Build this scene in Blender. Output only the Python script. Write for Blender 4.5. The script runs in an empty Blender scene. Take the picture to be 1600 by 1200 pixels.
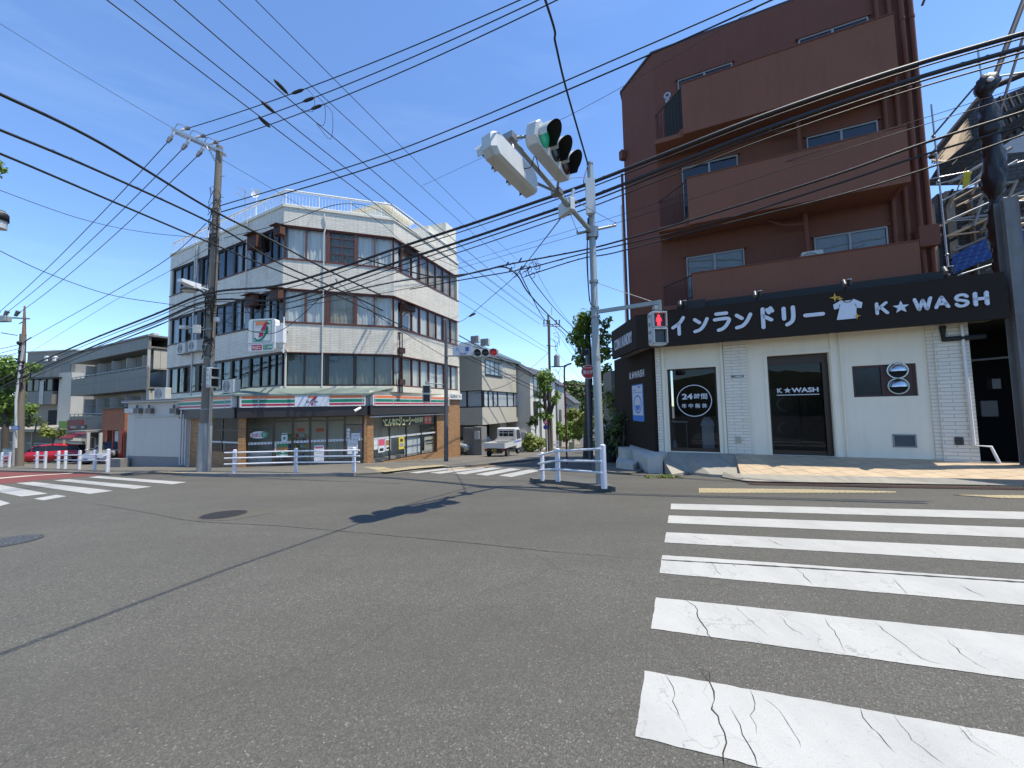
import bpy, bmesh, math, random
from mathutils import Vector, Matrix
from math import sin, cos, radians, pi, atan2, sqrt
random.seed(7)
sc = bpy.context.scene
COL = sc.collection
# ------------------------------------------------------------------ camera, sky, sun, exposure
CAMZ = 1.55; PITCH = radians(3.617); ROLL = radians(1.1365); FPX = 601.0     # focal length in pixels of a 1600 px wide picture
cam_d = bpy.data.cameras.new('camera'); cam = bpy.data.objects.new('camera', cam_d); COL.objects.link(cam)
cam_d.sensor_fit = 'HORIZONTAL'; cam_d.sensor_width = 36; cam_d.lens = 36 * FPX / 1600
cam_d.clip_start = 0.05; cam_d.clip_end = 6000
_F = Vector((0, cos(PITCH), sin(PITCH))); _U = Vector((0, -sin(PITCH), cos(PITCH))); _R = Vector((1, 0, 0))
_r2 = _R * cos(ROLL) - _U * sin(ROLL); _u2 = _R * sin(ROLL) + _U * cos(ROLL)
cam.matrix_world = Matrix(((_r2.x, _u2.x, -_F.x, 0), (_r2.y, _u2.y, -_F.y, 0), (_r2.z, _u2.z, -_F.z, CAMZ), (0, 0, 0, 1)))
sc.camera = cam
SUNV = Vector((2.2, -0.65, 5.8)).normalized()      # direction towards the sun
w = bpy.data.worlds.new('World'); sc.world = w; w.use_nodes = True
nt = w.node_tree; bg = nt.nodes['Background']
sky = nt.nodes.new('ShaderNodeTexSky'); sky.sky_type = 'NISHITA'; sky.sun_disc = False
sky.sun_elevation = math.asin(SUNV.z); sky.sun_rotation = atan2(SUNV.x, SUNV.y)
sky.altitude = 0; sky.air_density = 1.0; sky.dust_density = 0.0; sky.ozone_density = 4.0
tint = nt.nodes.new('ShaderNodeMix'); tint.data_type = 'RGBA'; tint.blend_type = 'MULTIPLY'; tint.inputs[0].default_value = 1
nt.links.new(sky.outputs[0], tint.inputs[6])
# very faint high haze wisps
_tc = nt.nodes.new('ShaderNodeTexCoord'); _mp = nt.nodes.new('ShaderNodeMapping'); _mp.inputs['Scale'].default_value = (1.2, 2.0, 6.0); _ns = nt.nodes.new('ShaderNodeTexNoise'); _ns.inputs['Scale'].default_value = 1.6; _ns.inputs['Detail'].default_value = 7; _ns.inputs['Roughness'].default_value = .62; _ns.inputs['Distortion'].default_value = .6
_mr = nt.nodes.new('ShaderNodeMapRange'); _mr.inputs[1].default_value = .50; _mr.inputs[2].default_value = .80; _mr.inputs[3].default_value = 0; _mr.inputs[4].default_value = .09
nt.links.new(_tc.outputs['Generated'], _mp.inputs[0]); nt.links.new(_mp.outputs[0], _ns.inputs['Vector']); nt.links.new(_ns.outputs['Fac'], _mr.inputs[0])
wisp = nt.nodes.new('ShaderNodeMix'); wisp.data_type = 'RGBA'; wisp.inputs[7].default_value = (5.0, 5.6, 6.4, 1); nt.links.new(_mr.outputs[0], wisp.inputs[0]); nt.links.new(sky.outputs[0], wisp.inputs[6]); nt.links.new(wisp.outputs[2], tint.inputs[6]); tint.inputs[7].default_value = (.84, .95, 1.08, 1)      # deep blue of a clear May noon
nt.links.new(tint.outputs[2], bg.inputs[0]); bg.inputs[1].default_value = 0.13
sl = bpy.data.lights.new('sun', 'SUN'); sl.energy = 3.4; sl.angle = radians(0.53); sl.color = (1, .93, .80)
so = bpy.data.objects.new('sun', sl); COL.objects.link(so); so.rotation_euler = SUNV.to_track_quat('Z', 'Y').to_euler()
sc.view_settings.view_transform = 'Standard'; sc.view_settings.look = 'None'; sc.view_settings.gamma = 1
sc.view_settings.exposure = 0.92
sc.cycles.max_bounces = 8; sc.cycles.transparent_max_bounces = 24

# ------------------------------------------------------------------ geometry helpers
def ray(px, py):
    u2 = px - 800; v2 = 600 - py
    u = u2 * cos(ROLL) + v2 * sin(ROLL); v = -u2 * sin(ROLL) + v2 * cos(ROLL)
    return Vector((u, FPX * cos(PITCH) - v * sin(PITCH), FPX * sin(PITCH) + v * cos(PITCH)))
def at(px, py, y):
    d = ray(px, py); return Vector((0, 0, CAMZ)) + d * (y / d.y)
KN = [(-3000, 0), (4, 0), (6.6, -.1), (8, -.2), (10, -.32), (14.5, -.6), (18, -.93), (27, -1.68), (45, -3.1), (80, -5.6), (130, -8), (4000, -8)]
def G(x, y):
    for (a, b), (c, d) in zip(KN, KN[1:]):
        if y <= c: return b + (d - b) * (y - a) / (c - a)
    return KN[-1][1]
def hit(px, py, dz=0.0):
    d = ray(px, py); o = Vector((0, 0, CAMZ)); st = .05 / d.y; lo = 0
    while lo < 400 / d.y:
        P = o + d * (lo + st)
        if P.z < G(P.x, P.y) + dz: break
        lo += st
    a, b = lo, lo + st
    for _ in range(30):
        m = (a + b) / 2; P = o + d * m
        if P.z < G(P.x, P.y) + dz: b = m
        else: a = m
    return o + d * a
def onz(px, py, z):
    d = ray(px, py); return Vector((0, 0, CAMZ)) + d * ((z - CAMZ) / d.z)

class Fr:
    """vertical facade frame: u runs left to right seen from the street, v is height, w points outwards"""
    def __init__(s, x, y, azdeg, z=0.0):
        a = radians(azdeg); s.o = Vector((x, y, z)); s.u = Vector((sin(a), cos(a), 0)); s.n = Vector((cos(a), -sin(a), 0)); s.az = azdeg
    def P(s, u, v, w=0): return s.o + s.u * u + Vector((0, 0, v)) + s.n * w
    def uv(s, px, py, w=0):
        d = ray(px, py); o = Vector((0, 0, CAMZ)); q = s.o + s.n * w
        t = (q - o).dot(s.n) / d.dot(s.n); p = o + d * t
        return (p - s.o).dot(s.u), p.z - s.o.z
    def U(s, px, py=600, w=0): return s.uv(px, py, w)[0]
    def V(s, px, py, w=0): return s.uv(px, py, w)[1]
    def off(s, w):
        f = Fr(0, 0, s.az); f.o = s.o + s.n * w; return f
WORLD = Fr(0, 0, 90)     # u = +x, n = -y

class MB:
    def __init__(s): s.v = []; s.f = []; s.m = []; s.sm = []; s.mi = 0
    def add(s, vs, fs, smooth=False):
        b = len(s.v); s.v += [Vector(p) for p in vs]
        for f in fs: s.f.append([i + b for i in f]); s.m.append(s.mi); s.sm.append(smooth)
        return s
    def box(s, fr, u0, u1, v0, v1, w0, w1):
        P = [fr.P(u, v, w) for w in (w0, w1) for v in (v0, v1) for u in (u0, u1)]
        return s.add(P, [(0, 2, 3, 1), (4, 5, 7, 6), (0, 1, 5, 4), (2, 6, 7, 3), (0, 4, 6, 2), (1, 3, 7, 5)])
    def bx(s, x0, x1, y0, y1, z0, z1): return s.box(WORLD, x0, x1, z0, z1, -y1, -y0)
    def cbox(s, fr, u, v, w, du, dv, dw): return s.box(fr, u - du / 2, u + du / 2, v - dv / 2, v + dv / 2, w - dw / 2, w + dw / 2)
    def rbox(s, fr, u0, u1, v0, v1, w0, w1, r=.03, seg=3):
        """box whose outline in the u,v plane has rounded corners"""
        pts = []
        for (cu, cv, a0) in ((u1 - r, v0 + r, -90), (u1 - r, v1 - r, 0), (u0 + r, v1 - r, 90), (u0 + r, v0 + r, 180)):
            for k in range(seg + 1):
                a = radians(a0 + 90 * k / seg); pts.append((cu + r * cos(a), cv + r * sin(a)))
        return s.poly(fr, pts, w0, w1)
    def poly(s, fr, pts, w0, w1):
        """outline in u,v extruded along w"""
        n = len(pts); P = [fr.P(a, b, w0) for a, b in pts] + [fr.P(a, b, w1) for a, b in pts]
        fs = [tuple(range(n))[::-1], tuple(range(n, 2 * n))] + [(i, (i + 1) % n, n + (i + 1) % n, n + i) for i in range(n)]
        return s.add(P, fs)
    def prism(s, pts, z0, z1, cap=True):
        """plan polygon extruded upwards; z0, z1 numbers or per vertex lists"""
        n = len(pts); a = z0 if isinstance(z0, (list, tuple)) else [z0] * n; b = z1 if isinstance(z1, (list, tuple)) else [z1] * n
        P = [(p[0], p[1], a[i]) for i, p in enumerate(pts)] + [(p[0], p[1], b[i]) for i, p in enumerate(pts)]
        fs = [(i, (i + 1) % n, n + (i + 1) % n, n + i) for i in range(n)]
        if cap: fs += [tuple(range(n))[::-1], tuple(range(n, 2 * n))]
        return s.add(P, fs)
    def quad(s, a, b, c, d): return s.add([a, b, c, d], [(0, 1, 2, 3)])
    def tube(s, pts, r, n=8, cap=True, smooth=True):
        pts = [Vector(p) for p in pts]; rs = r if isinstance(r, (list, tuple)) else [r] * len(pts)
        V = []; prev = None
        for i, p in enumerate(pts):
            t = (pts[min(i + 1, len(pts) - 1)] - pts[max(i - 1, 0)])
            if t.length < 1e-9: t = Vector((0, 0, 1))
            t.normalize()
            if prev is None:
                x = t.cross(Vector((0, 0, 1)) if abs(t.z) < .9 else Vector((1, 0, 0))).normalized()
            else:
                x = (prev - t * prev.dot(t)).normalized()
            prev = x; yv = t.cross(x)
            for k in range(n):
                a = 2 * pi * k / n; V.append(p + (x * cos(a) + yv * sin(a)) * rs[i])
        fs = []
        for i in range(len(pts) - 1):
            for k in range(n):
                a = i * n + k; b = i * n + (k + 1) % n; fs.append((a, b, b + n, a + n))
        s.add(V, fs, smooth)
        if cap:
            L = (len(pts) - 1) * n
            s.add(V[:n], [tuple(range(n))[::-1]]); s.add(V[L:L + n], [tuple(range(n))])
        return s
    def cyl(s, fr, u, v, w0, w1, r, n=20):
        """cylinder whose axis runs along w"""
        return s.tube([fr.P(u, v, w0), fr.P(u, v, w1)], r, n)
    def pole(s, x, y, z0, z1, r0, r1=None, n=16): return s.tube([(x, y, z0), (x, y, z1)], [r0, r0 if r1 is None else r1], n)
    def ring(s, fr, u, v, w0, w1, ro, ri, n=40):
        V = []
        for k in range(n):
            a = 2 * pi * k / n
            for (r, w) in ((ro, w0), (ro, w1), (ri, w1), (ri, w0)): V.append(fr.P(u + r * cos(a), v + r * sin(a), w))
        fs = []
        for k in range(n):
            a = 4 * k; b = 4 * ((k + 1) % n)
            for j in range(4): fs.append((a + j, b + j, b + (j + 1) % 4, a + (j + 1) % 4))
        return s.add(V, fs)
    def loft(s, rings, cap=True, smooth=False):
        n = len(rings[0]); V = [p for r in rings for p in r]; fs = []
        for i in range(len(rings) - 1):
            for k in range(n):
                a = i * n + k; b = i * n + (k + 1) % n; fs.append((a, b, b + n, a + n))
        if cap: fs += [tuple(range(n))[::-1], tuple(range((len(rings) - 1) * n, len(rings) * n))]
        return s.add(V, fs, smooth)
    def sph(s, c, r, nu=10, nv=7, sx=1, sy=1, sz=1):
        c = Vector(c); V = []; fs = []
        for j in range(nv + 1):
            b = -pi / 2 + pi * j / nv
            for i in range(nu):
                a = 2 * pi * i / nu; V.append(c + Vector((r * sx * cos(b) * cos(a), r * sy * cos(b) * sin(a), r * sz * sin(b))))
        for j in range(nv):
            for i in range(nu):
                a = j * nu + i; b = j * nu + (i + 1) % nu; fs.append((a, b, b + nu, a + nu))
        return s.add(V, fs, True)
    def text(s, fr, u, v, w, txt, h, width=None, thick=.01, bold=0.0, align='CENTER', shear=0.0):
        """real lettering: glyph outlines turned into thin solids; h = cap height, width = total width to stretch to"""
        key = (txt, round(bold, 3)); 
        if key not in _TX:
            c = bpy.data.curves.new('t', 'FONT'); c.body = txt; c.size = 1; c.offset = bold; c.resolution_u = 3
            o = bpy.data.objects.new('t', c); COL.objects.link(o); dg = bpy.context.evaluated_depsgraph_get(); dg.update()
            me = bpy.data.meshes.new_from_object(o.evaluated_get(dg), depsgraph=dg)
            _TX[key] = ([tuple(p.co) for p in me.vertices], [tuple(p.vertices) for p in me.polygons])
            bpy.data.objects.remove(o); bpy.data.curves.remove(c); bpy.data.meshes.remove(me)
        vs, fs = _TX[key]
        if not vs: return s
        x0 = min(p[0] for p in vs); x1 = max(p[0] for p in vs); y0 = min(p[1] for p in vs); y1 = max(p[1] for p in vs)
        sy = h / (y1 - y0); sx = width / (x1 - x0) if width else sy
        ox = {'CENTER': -(x0 + x1) / 2, 'LEFT': -x0, 'RIGHT': -x1}[align]; oy = -(y0 + y1) / 2
        front = [fr.P(u + (p[0] + ox) * sx + (p[1] + oy) * sy * shear, v + (p[1] + oy) * sy, w + thick) for p in vs]
        s.add(front, fs)
        if thick > .012:      # side walls for raised letters
            cnt = {}
            for f in fs:
                for a, b in zip(f, f[1:] + f[:1]): cnt[(a, b)] = 1
            back = [p - fr.n * thick for p in front]; k = len(front); V = front + back
            s.add(V, [(b, a, a + k, b + k) for (a, b) in cnt if (b, a) not in cnt])
        return s
    def strokes(s, fr, strokes, u, v, su, sv, w, thick, r, n=8):
        """rounded pen strokes (lists of points in a unit cell) as flat raised bars"""
        for st in strokes:
            pts = [(u + a * su, v + b * sv) for a, b in st]
            if len(pts) > 2: pts = smooth2(pts)
            L = []; R = []
            m = len(pts)
            for i in range(m):
                a = Vector(pts[max(i - 1, 0)]); b = Vector(pts[min(i + 1, m - 1)]); t = (b - a).normalized(); nn = Vector((-t.y, t.x)) * r
                c = Vector(pts[i]); L.append(c + nn); R.append(c - nn)
            e = []; t = (Vector(pts[-1]) - Vector(pts[-2])).normalized(); nn = Vector((-t.y, t.x))
            for k in range(1, n): a = pi / 2 - pi * k / n; e.append(Vector(pts[-1]) + (nn * sin(a) + t * cos(a)) * r)
            e2 = []; t = (Vector(pts[0]) - Vector(pts[1])).normalized(); nn = Vector((-t.y, t.x))
            for k in range(1, n): a = pi / 2 - pi * k / n; e2.append(Vector(pts[0]) + (nn * sin(a) + t * cos(a)) * r)
            # strip + round ends
            for i in range(m - 1):
                P = [L[i], R[i], R[i + 1], L[i + 1]]
                s.add([fr.P(p.x, p.y, w + thick) for p in P], [(0, 1, 2, 3)])
                s.add([fr.P(L[i].x, L[i].y, w), fr.P(L[i + 1].x, L[i + 1].y, w), fr.P(L[i + 1].x, L[i + 1].y, w + thick), fr.P(L[i].x, L[i].y, w + thick)], [(0, 1, 2, 3)])
                s.add([fr.P(R[i].x, R[i].y, w), fr.P(R[i + 1].x, R[i + 1].y, w), fr.P(R[i + 1].x, R[i + 1].y, w + thick), fr.P(R[i].x, R[i].y, w + thick)], [(0, 1, 2, 3)])
            s.add([fr.P(p.x, p.y, w + thick) for p in [L[-1]] + e + [R[-1]]], [tuple(range(len(e) + 2))[::-1]])
            s.add([fr.P(p.x, p.y, w + thick) for p in [R[0]] + e2 + [L[0]]], [tuple(range(len(e2) + 2))[::-1]])
        return s
_TX = {}
def smooth2(pts, k=4):
    out = []
    P = [pts[0]] + list(pts) + [pts[-1]]
    for i in range(1, len(P) - 2):
        p0, p1, p2, p3 = P[i - 1], P[i], P[i + 1], P[i + 2]
        for j in range(k):
            t = j / k
            out.append(tuple(.5 * ((2 * p1[q]) + (-p0[q] + p2[q]) * t + (2 * p0[q] - 5 * p1[q] + 4 * p2[q] - p3[q]) * t * t + (-p0[q] + 3 * p1[q] - 3 * p2[q] + p3[q]) * t ** 3) for q in range(len(p1))))
    out.append(tuple(pts[-1])); return out

def build(name, mb, mats, parent=None, fix=True):
    me = bpy.data.meshes.new(name)
    root = parent
    while root is not None and root.parent is not None: root = root.parent       # parts sit untransformed under their thing
    inv = root.matrix_world.inverted() if parent is not None and fix else None
    vs = [inv @ p for p in mb.v] if inv else mb.v
    me.from_pydata([tuple(p) for p in vs], [], mb.f)
    if not isinstance(mats, (list, tuple)): mats = [mats]
    for m in mats: me.materials.append(m)
    me.polygons.foreach_set('material_index', mb.m); me.polygons.foreach_set('use_smooth', mb.sm)
    # metric box-projected uv from the world positions
    uvl = me.uv_layers.new(name='UVMap'); data = []
    for f in mb.f:
        a, b, c = mb.v[f[0]], mb.v[f[1]], mb.v[f[2]]
        n = (b - a).cross(c - a)
        if n.length < 1e-12 and len(f) > 3: n = (c - a).cross(mb.v[f[3]] - a)
        n = n.normalized() if n.length > 1e-12 else Vector((0, 0, 1))
        if abs(n.z) > .8:
            for i in f: data += [mb.v[i].x, mb.v[i].y]
        else:
            t = Vector((-n.y, n.x, 0)).normalized()
            for i in f: data += [mb.v[i].dot(t), mb.v[i].z]
    uvl.data.foreach_set('uv', data)
    me.validate(); me.update()
    o = bpy.data.objects.new(name, me); COL.objects.link(o)
    if parent is not None: o.parent = parent
    return o
def tag(o, label, cat, group=None, kind=None):
    if label: o['label'] = label
    if cat: o['category'] = cat
    if group: o['group'] = group
    if kind: o['kind'] = kind
    return o
def thing(name, label, cat, loc, rz=0.0, group=None):
    o = bpy.data.objects.new(name, None); COL.objects.link(o); o.empty_display_size = .2
    o.matrix_world = Matrix.Translation(Vector(loc)) @ Matrix.Rotation(rz, 4, 'Z')
    return tag(o, label, cat, group)
def structure(name, mb, m, kind='structure'):
    o = build(name, mb, m); o['kind'] = kind; return o
def solo(name, mb, m, label, cat, group=None): return tag(build(name, mb, m), label, cat, group)
def copy_tree(o, parent=None, loc=None, rz=None):
    c = o.copy(); COL.objects.link(c)
    if parent is not None: c.parent = parent
    for ch in list(o.children): copy_tree(ch, c)
    if loc is not None:
        c.location = loc
        if rz is not None: c.rotation_euler = (0, 0, rz)
    return c

# ------------------------------------------------------------------ materials
def newmat(name):
    m = bpy.data.materials.new(name); m.use_nodes = True; nt = m.node_tree
    return m, nt, nt.nodes['Principled BSDF']
def N(nt, t, **k):
    n = nt.nodes.new(t)
    for a, b in k.items():
        if a.startswith('i_'): n.inputs[a[2:].replace('_', ' ')].default_value = b
        else: setattr(n, a, b)
    return n
def ramp(nt, src, stops):
    r = nt.nodes.new('ShaderNodeValToRGB'); nt.links.new(src, r.inputs[0])
    e = r.color_ramp.elements
    while len(e) > 1: e.remove(e[-1])
    e[0].position = stops[0][0]; e[0].color = (*stops[0][1], 1) if isinstance(stops[0][1], (tuple, list)) else (stops[0][1],) * 3 + (1,)
    for p, c in stops[1:]:
        q = e.new(p); q.color = (*c, 1) if isinstance(c, (tuple, list)) else (c,) * 3 + (1,)
    return r.outputs[0]
def mix(nt, f, a, b, mode='MIX'):
    m = nt.nodes.new('ShaderNodeMix'); m.data_type = 'RGBA'; m.blend_type = mode
    for s, v in ((m.inputs[0], f), (m.inputs[6], a), (m.inputs[7], b)):
        if hasattr(v, 'links'): nt.links.new(v, s)
        elif isinstance(v, (int, float)): s.default_value = v
        else: s.default_value = (*v, 1)
    return m.outputs[2]
def coords(nt, kind='UV', scale=(1, 1, 1), rot=0):
    tc = nt.nodes.new('ShaderNodeTexCoord'); mp = nt.nodes.new('ShaderNodeMapping')
    nt.links.new(tc.outputs[kind], mp.inputs[0]); mp.inputs['Scale'].default_value = scale; mp.inputs['Rotation'].default_value = (0, 0, rot)
    return mp.outputs[0]
def noise(nt, vec, scale, detail=3, rough=.6, dist=0):
    n = nt.nodes.new('ShaderNodeTexNoise'); n.inputs['Scale'].default_value = scale; n.inputs['Detail'].default_value = detail
    n.inputs['Roughness'].default_value = rough; n.inputs['Distortion'].default_value = dist
    nt.links.new(vec, n.inputs['Vector']); return n.outputs['Fac']
def bump(nt, b, h, strength=.3, dist=.01):
    n = nt.nodes.new('ShaderNodeBump'); n.inputs['Strength'].default_value = strength; n.inputs['Distance'].default_value = dist
    nt.links.new(h, n.inputs['Height']); nt.links.new(n.outputs[0], b.inputs['Normal'])
def sc3(c, k): return tuple(min(1, x * k) for x in c)
_M = {}
def mat(name, col, rough=.7, metal=0, var=.12, vs=1.3, bmp=0, bs=40, spec=.5, dirt=0.0, dirtcol=(.12, .1, .08), kind='Object'):
    """plain painted / cast material with broad tone variation, fine bump and optional rain streaks"""
    if name in _M: return _M[name]
    m, nt, b = newmat(name); co = coords(nt, 'Object')
    v = noise(nt, co, vs, 5, .65)
    c = mix(nt, v, sc3(col, 1 - var), sc3(col, 1 + var))
    if dirt > 0:
        uv = coords(nt, 'UV', (3.2, .28, 1)); d = noise(nt, uv, 1.6, 6, .7)
        d2 = ramp(nt, d, [(.5, 0.0), (.78, 1.0)])
        mm = nt.nodes.new('ShaderNodeMath'); mm.operation = 'MULTIPLY'; nt.links.new(d2, mm.inputs[0]); mm.inputs[1].default_value = dirt
        c = mix(nt, mm.outputs[0], c, dirtcol)
    if hasattr(c, 'links'): nt.links.new(c, b.inputs['Base Color'])
    b.inputs['Roughness'].default_value = rough; b.inputs['Metallic'].default_value = metal; b.inputs['Specular IOR Level'].default_value = spec
    if bmp: bump(nt, b, noise(nt, co, bs, 4, .7), bmp, .01)
    _M[name] = m; return m
def tiles(name, c1, c2, mortar, bw, bh, msize=.006, off=.5, rough=.7, dirt=.0, bmp=.5, dirtcol=(.15, .13, .1), var=.5, kind='UV'):
    if name in _M: return _M[name]
    m, nt, b = newmat(name); co = coords(nt, kind)
    t = nt.nodes.new('ShaderNodeTexBrick'); nt.links.new(co, t.inputs['Vector']); t.offset = off
    t.inputs['Color1'].default_value = (*c1, 1); t.inputs['Color2'].default_value = (*c2, 1); t.inputs['Mortar'].default_value = (*mortar, 1)
    t.inputs['Scale'].default_value = 1; t.inputs['Brick Width'].default_value = bw; t.inputs['Row Height'].default_value = bh
    t.inputs['Mortar Size'].default_value = msize; t.inputs['Mortar Smooth'].default_value = .2; t.inputs['Bias'].default_value = 0
    c = t.outputs['Color']
    n1 = noise(nt, co, 1.1, 6, .7)
    c = mix(nt, 1.0, c, ramp(nt, n1, [(.3, 1 - var * .4), (.7, 1.0)]), 'MULTIPLY')
    if dirt:
        uv = coords(nt, kind, (2.6, .2, 1)); d = ramp(nt, noise(nt, uv, 1.3, 6, .7), [(.48, 0.0), (.8, dirt)])
        c = mix(nt, d, c, dirtcol)
    nt.links.new(c, b.inputs['Base Color']); b.inputs['Roughness'].default_value = rough
    inv = nt.nodes.new('ShaderNodeMath'); inv.operation = 'SUBTRACT'; inv.inputs[0].default_value = 1; nt.links.new(t.outputs['Fac'], inv.inputs[1])
    add = nt.nodes.new('ShaderNodeMath'); add.operation = 'MULTIPLY_ADD'; nt.links.new(noise(nt, co, 60, 3, .6), add.inputs[0]); add.inputs[1].default_value = .3
    nt.links.new(inv.outputs[0], add.inputs[2]); bump(nt, b, add.outputs[0], bmp, .008)
    _M[name] = m; return m
def glassmat(name, tint=(.8, .84, .84), refl=.12, wav=.05, rough=0.0, edge=.38):
    if name in _M: return _M[name]
    m, nt, b = newmat(name); nt.nodes.remove(b); out = nt.nodes['Material Output']
    tr = nt.nodes.new('ShaderNodeBsdfTransparent'); tr.inputs[0].default_value = (*tint, 1)
    gl = nt.nodes.new('ShaderNodeBsdfGlossy'); gl.inputs['Roughness'].default_value = rough; gl.inputs[0].default_value = (.9, .95, 1, 1)
    lw = nt.nodes.new('ShaderNodeLayerWeight'); lw.inputs[0].default_value = .5
    mr = nt.nodes.new('ShaderNodeMapRange'); nt.links.new(lw.outputs['Facing'], mr.inputs[0]); mr.inputs[3].default_value = refl; mr.inputs[4].default_value = min(.95, refl + edge)
    pw = nt.nodes.new('ShaderNodeMath'); pw.operation = 'POWER'; nt.links.new(lw.outputs['Facing'], pw.inputs[0]); pw.inputs[1].default_value = 2.6; nt.links.new(pw.outputs[0], mr.inputs[0])
    mx = nt.nodes.new('ShaderNodeMixShader'); nt.links.new(mr.outputs[0], mx.inputs[0]); nt.links.new(tr.outputs[0], mx.inputs[1]); nt.links.new(gl.outputs[0], mx.inputs[2])
    if wav:
        bp = nt.nodes.new('ShaderNodeBump'); bp.inputs['Strength'].default_value = wav; bp.inputs['Distance'].default_value = .05
        nt.links.new(noise(nt, coords(nt, 'Object'), 1.3, 2, .5), bp.inputs['Height']); nt.links.new(bp.outputs[0], gl.inputs['Normal'])
    nt.links.new(mx.outputs[0], out.inputs[0]); _M[name] = m; return m
def emit(name, col, s=1.0):
    if name in _M: return _M[name]
    m, nt, b = newmat(name); b.inputs['Base Color'].default_value = (*col, 1); b.inputs['Emission Color'].default_value = (*col, 1); b.inputs['Emission Strength'].default_value = s
    b.inputs['Roughness'].default_value = .4; _M[name] = m; return m

def asphalt_mat():
    m, nt, b = newmat('asphalt'); co = coords(nt, 'Object')
    big = noise(nt, co, .35, 5, .6); mid = noise(nt, co, 2.2, 5, .7)
    base = mix(nt, big, (.092, .088, .074), (.128, .122, .104))
    base = mix(nt, ramp(nt, mid, [(.3, 0.0), (.75, .5)]), base, (.081, .076, .063))
    vo = nt.nodes.new('ShaderNodeTexVoronoi'); vo.inputs['Scale'].default_value = 130; nt.links.new(co, vo.inputs['Vector'])
    sp = nt.nodes.new('ShaderNodeSeparateColor'); nt.links.new(vo.outputs['Color'], sp.inputs[0])
    st = ramp(nt, sp.outputs[0], [(0.0, .68), (.45, .9), (.85, 1.12), (.97, 1.4), (1.0, 2.2)])
    c = mix(nt, 1.0, base, st, 'MULTIPLY')
    f = noise(nt, co, 420, 2, .6); c = mix(nt, 1.0, c, ramp(nt, f, [(.35, .7), (.65, 1.25)]), 'MULTIPLY')
    # worn wheel tracks and old oil drips
    w2 = noise(nt, coords(nt, 'Object', (.12, .5, 1), radians(26)), 1.0, 4, .6)
    c = mix(nt, ramp(nt, w2, [(.42, 0.0), (.62, .5)]), c, (.068, .064, .053))
    dp = ramp(nt, noise(nt, co, 5.5, 2, .5), [(.72, 0.0), (.78, .45)]); c = mix(nt, dp, c, (.05, .049, .047))
    # long hair cracks
    v2 = nt.nodes.new('ShaderNodeTexVoronoi'); v2.feature = 'DISTANCE_TO_EDGE'; v2.inputs['Scale'].default_value = .16
    vm = nt.nodes.new('ShaderNodeVectorMath'); vm.operation = 'ADD'; ns = nt.nodes.new('ShaderNodeTexNoise'); ns.inputs['Scale'].default_value = .8; ns.inputs['Detail'].default_value = 6
    nt.links.new(co, ns.inputs['Vector']); nt.links.new(co, vm.inputs[0]); nt.links.new(ns.outputs['Color'], vm.inputs[1]); nt.links.new(vm.outputs[0], v2.inputs['Vector'])
    cr = ramp(nt, v2.outputs['Distance'], [(0.0, .16), (.0008, .1), (.0014, 0.0)]); c = mix(nt, cr, c, (.03, .029, .028))
    nt.links.new(c, b.inputs['Base Color']); b.inputs['Roughness'].default_value = .82; b.inputs['Specular IOR Level'].default_value = .35
    bump(nt, b, vo.outputs['Distance'], .55, .006); return m
def paint_mat(name='road_paint', col=(.47, .465, .43), crack=1.0):
    m, nt, b = newmat(name); co = coords(nt, 'Object')
    c = mix(nt, noise(nt, co, 2.5, 6, .75), sc3(col, .78), sc3(col, 1.08))
    vo = nt.nodes.new('ShaderNodeTexVoronoi'); vo.feature = 'DISTANCE_TO_EDGE'; vo.inputs['Scale'].default_value = 3.4
    ns = nt.nodes.new('ShaderNodeTexNoise'); ns.inputs['Scale'].default_value = 5; ns.inputs['Detail'].default_value = 5; nt.links.new(co, ns.inputs['Vector'])
    vm = nt.nodes.new('ShaderNodeVectorMath'); vm.operation = 'MULTIPLY_ADD'; vm.inputs[1].default_value = (.35, .35, .35); nt.links.new(ns.outputs['Color'], vm.inputs[0])
    stc = coords(nt, 'Object', (1, .42, 1), radians(-18)); nt.links.new(stc, vm.inputs[2]); nt.links.new(vm.outputs[0], vo.inputs['Vector'])
    gate = ramp(nt, noise(nt, co, 1.7, 3, .6), [(.44, 0.0), (.6, 1.0)])
    cr = ramp(nt, vo.outputs['Distance'], [(0.0, 1.0), (.007, .85), (.014, 0.0)])
    mm = nt.nodes.new('ShaderNodeMath'); mm.operation = 'MULTIPLY'; nt.links.new(cr, mm.inputs[0]); nt.links.new(gate, mm.inputs[1])
    mk = nt.nodes.new('ShaderNodeMath'); mk.operation = 'MULTIPLY'; nt.links.new(mm.outputs[0], mk.inputs[0]); mk.inputs[1].default_value = crack * .35
    c = mix(nt, mk.outputs[0], c, (.07, .07, .068))
    wear = ramp(nt, noise(nt, co, 38, 4, .75), [(.60, 0.0), (.74, .6)]); tr = ramp(nt, noise(nt, coords(nt, 'Object', (.7, .25, 1), radians(13)), 2.0, 5, .7), [(.45, 0.0), (.7, .4)]); c = mix(nt, tr, c, (.27, .27, .26)); c = mix(nt, wear, c, (.2, .2, .195))
    spk = ramp(nt, noise(nt, co, 230, 2, .6), [(.3, .82), (.6, 1.0)]); c = mix(nt, 1.0, c, spk, 'MULTIPLY')
    nt.links.new(c, b.inputs['Base Color']); b.inputs['Roughness'].default_value = .6
    bump(nt, b, noise(nt, co, 150, 3, .6), .35, .004); return m
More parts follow.
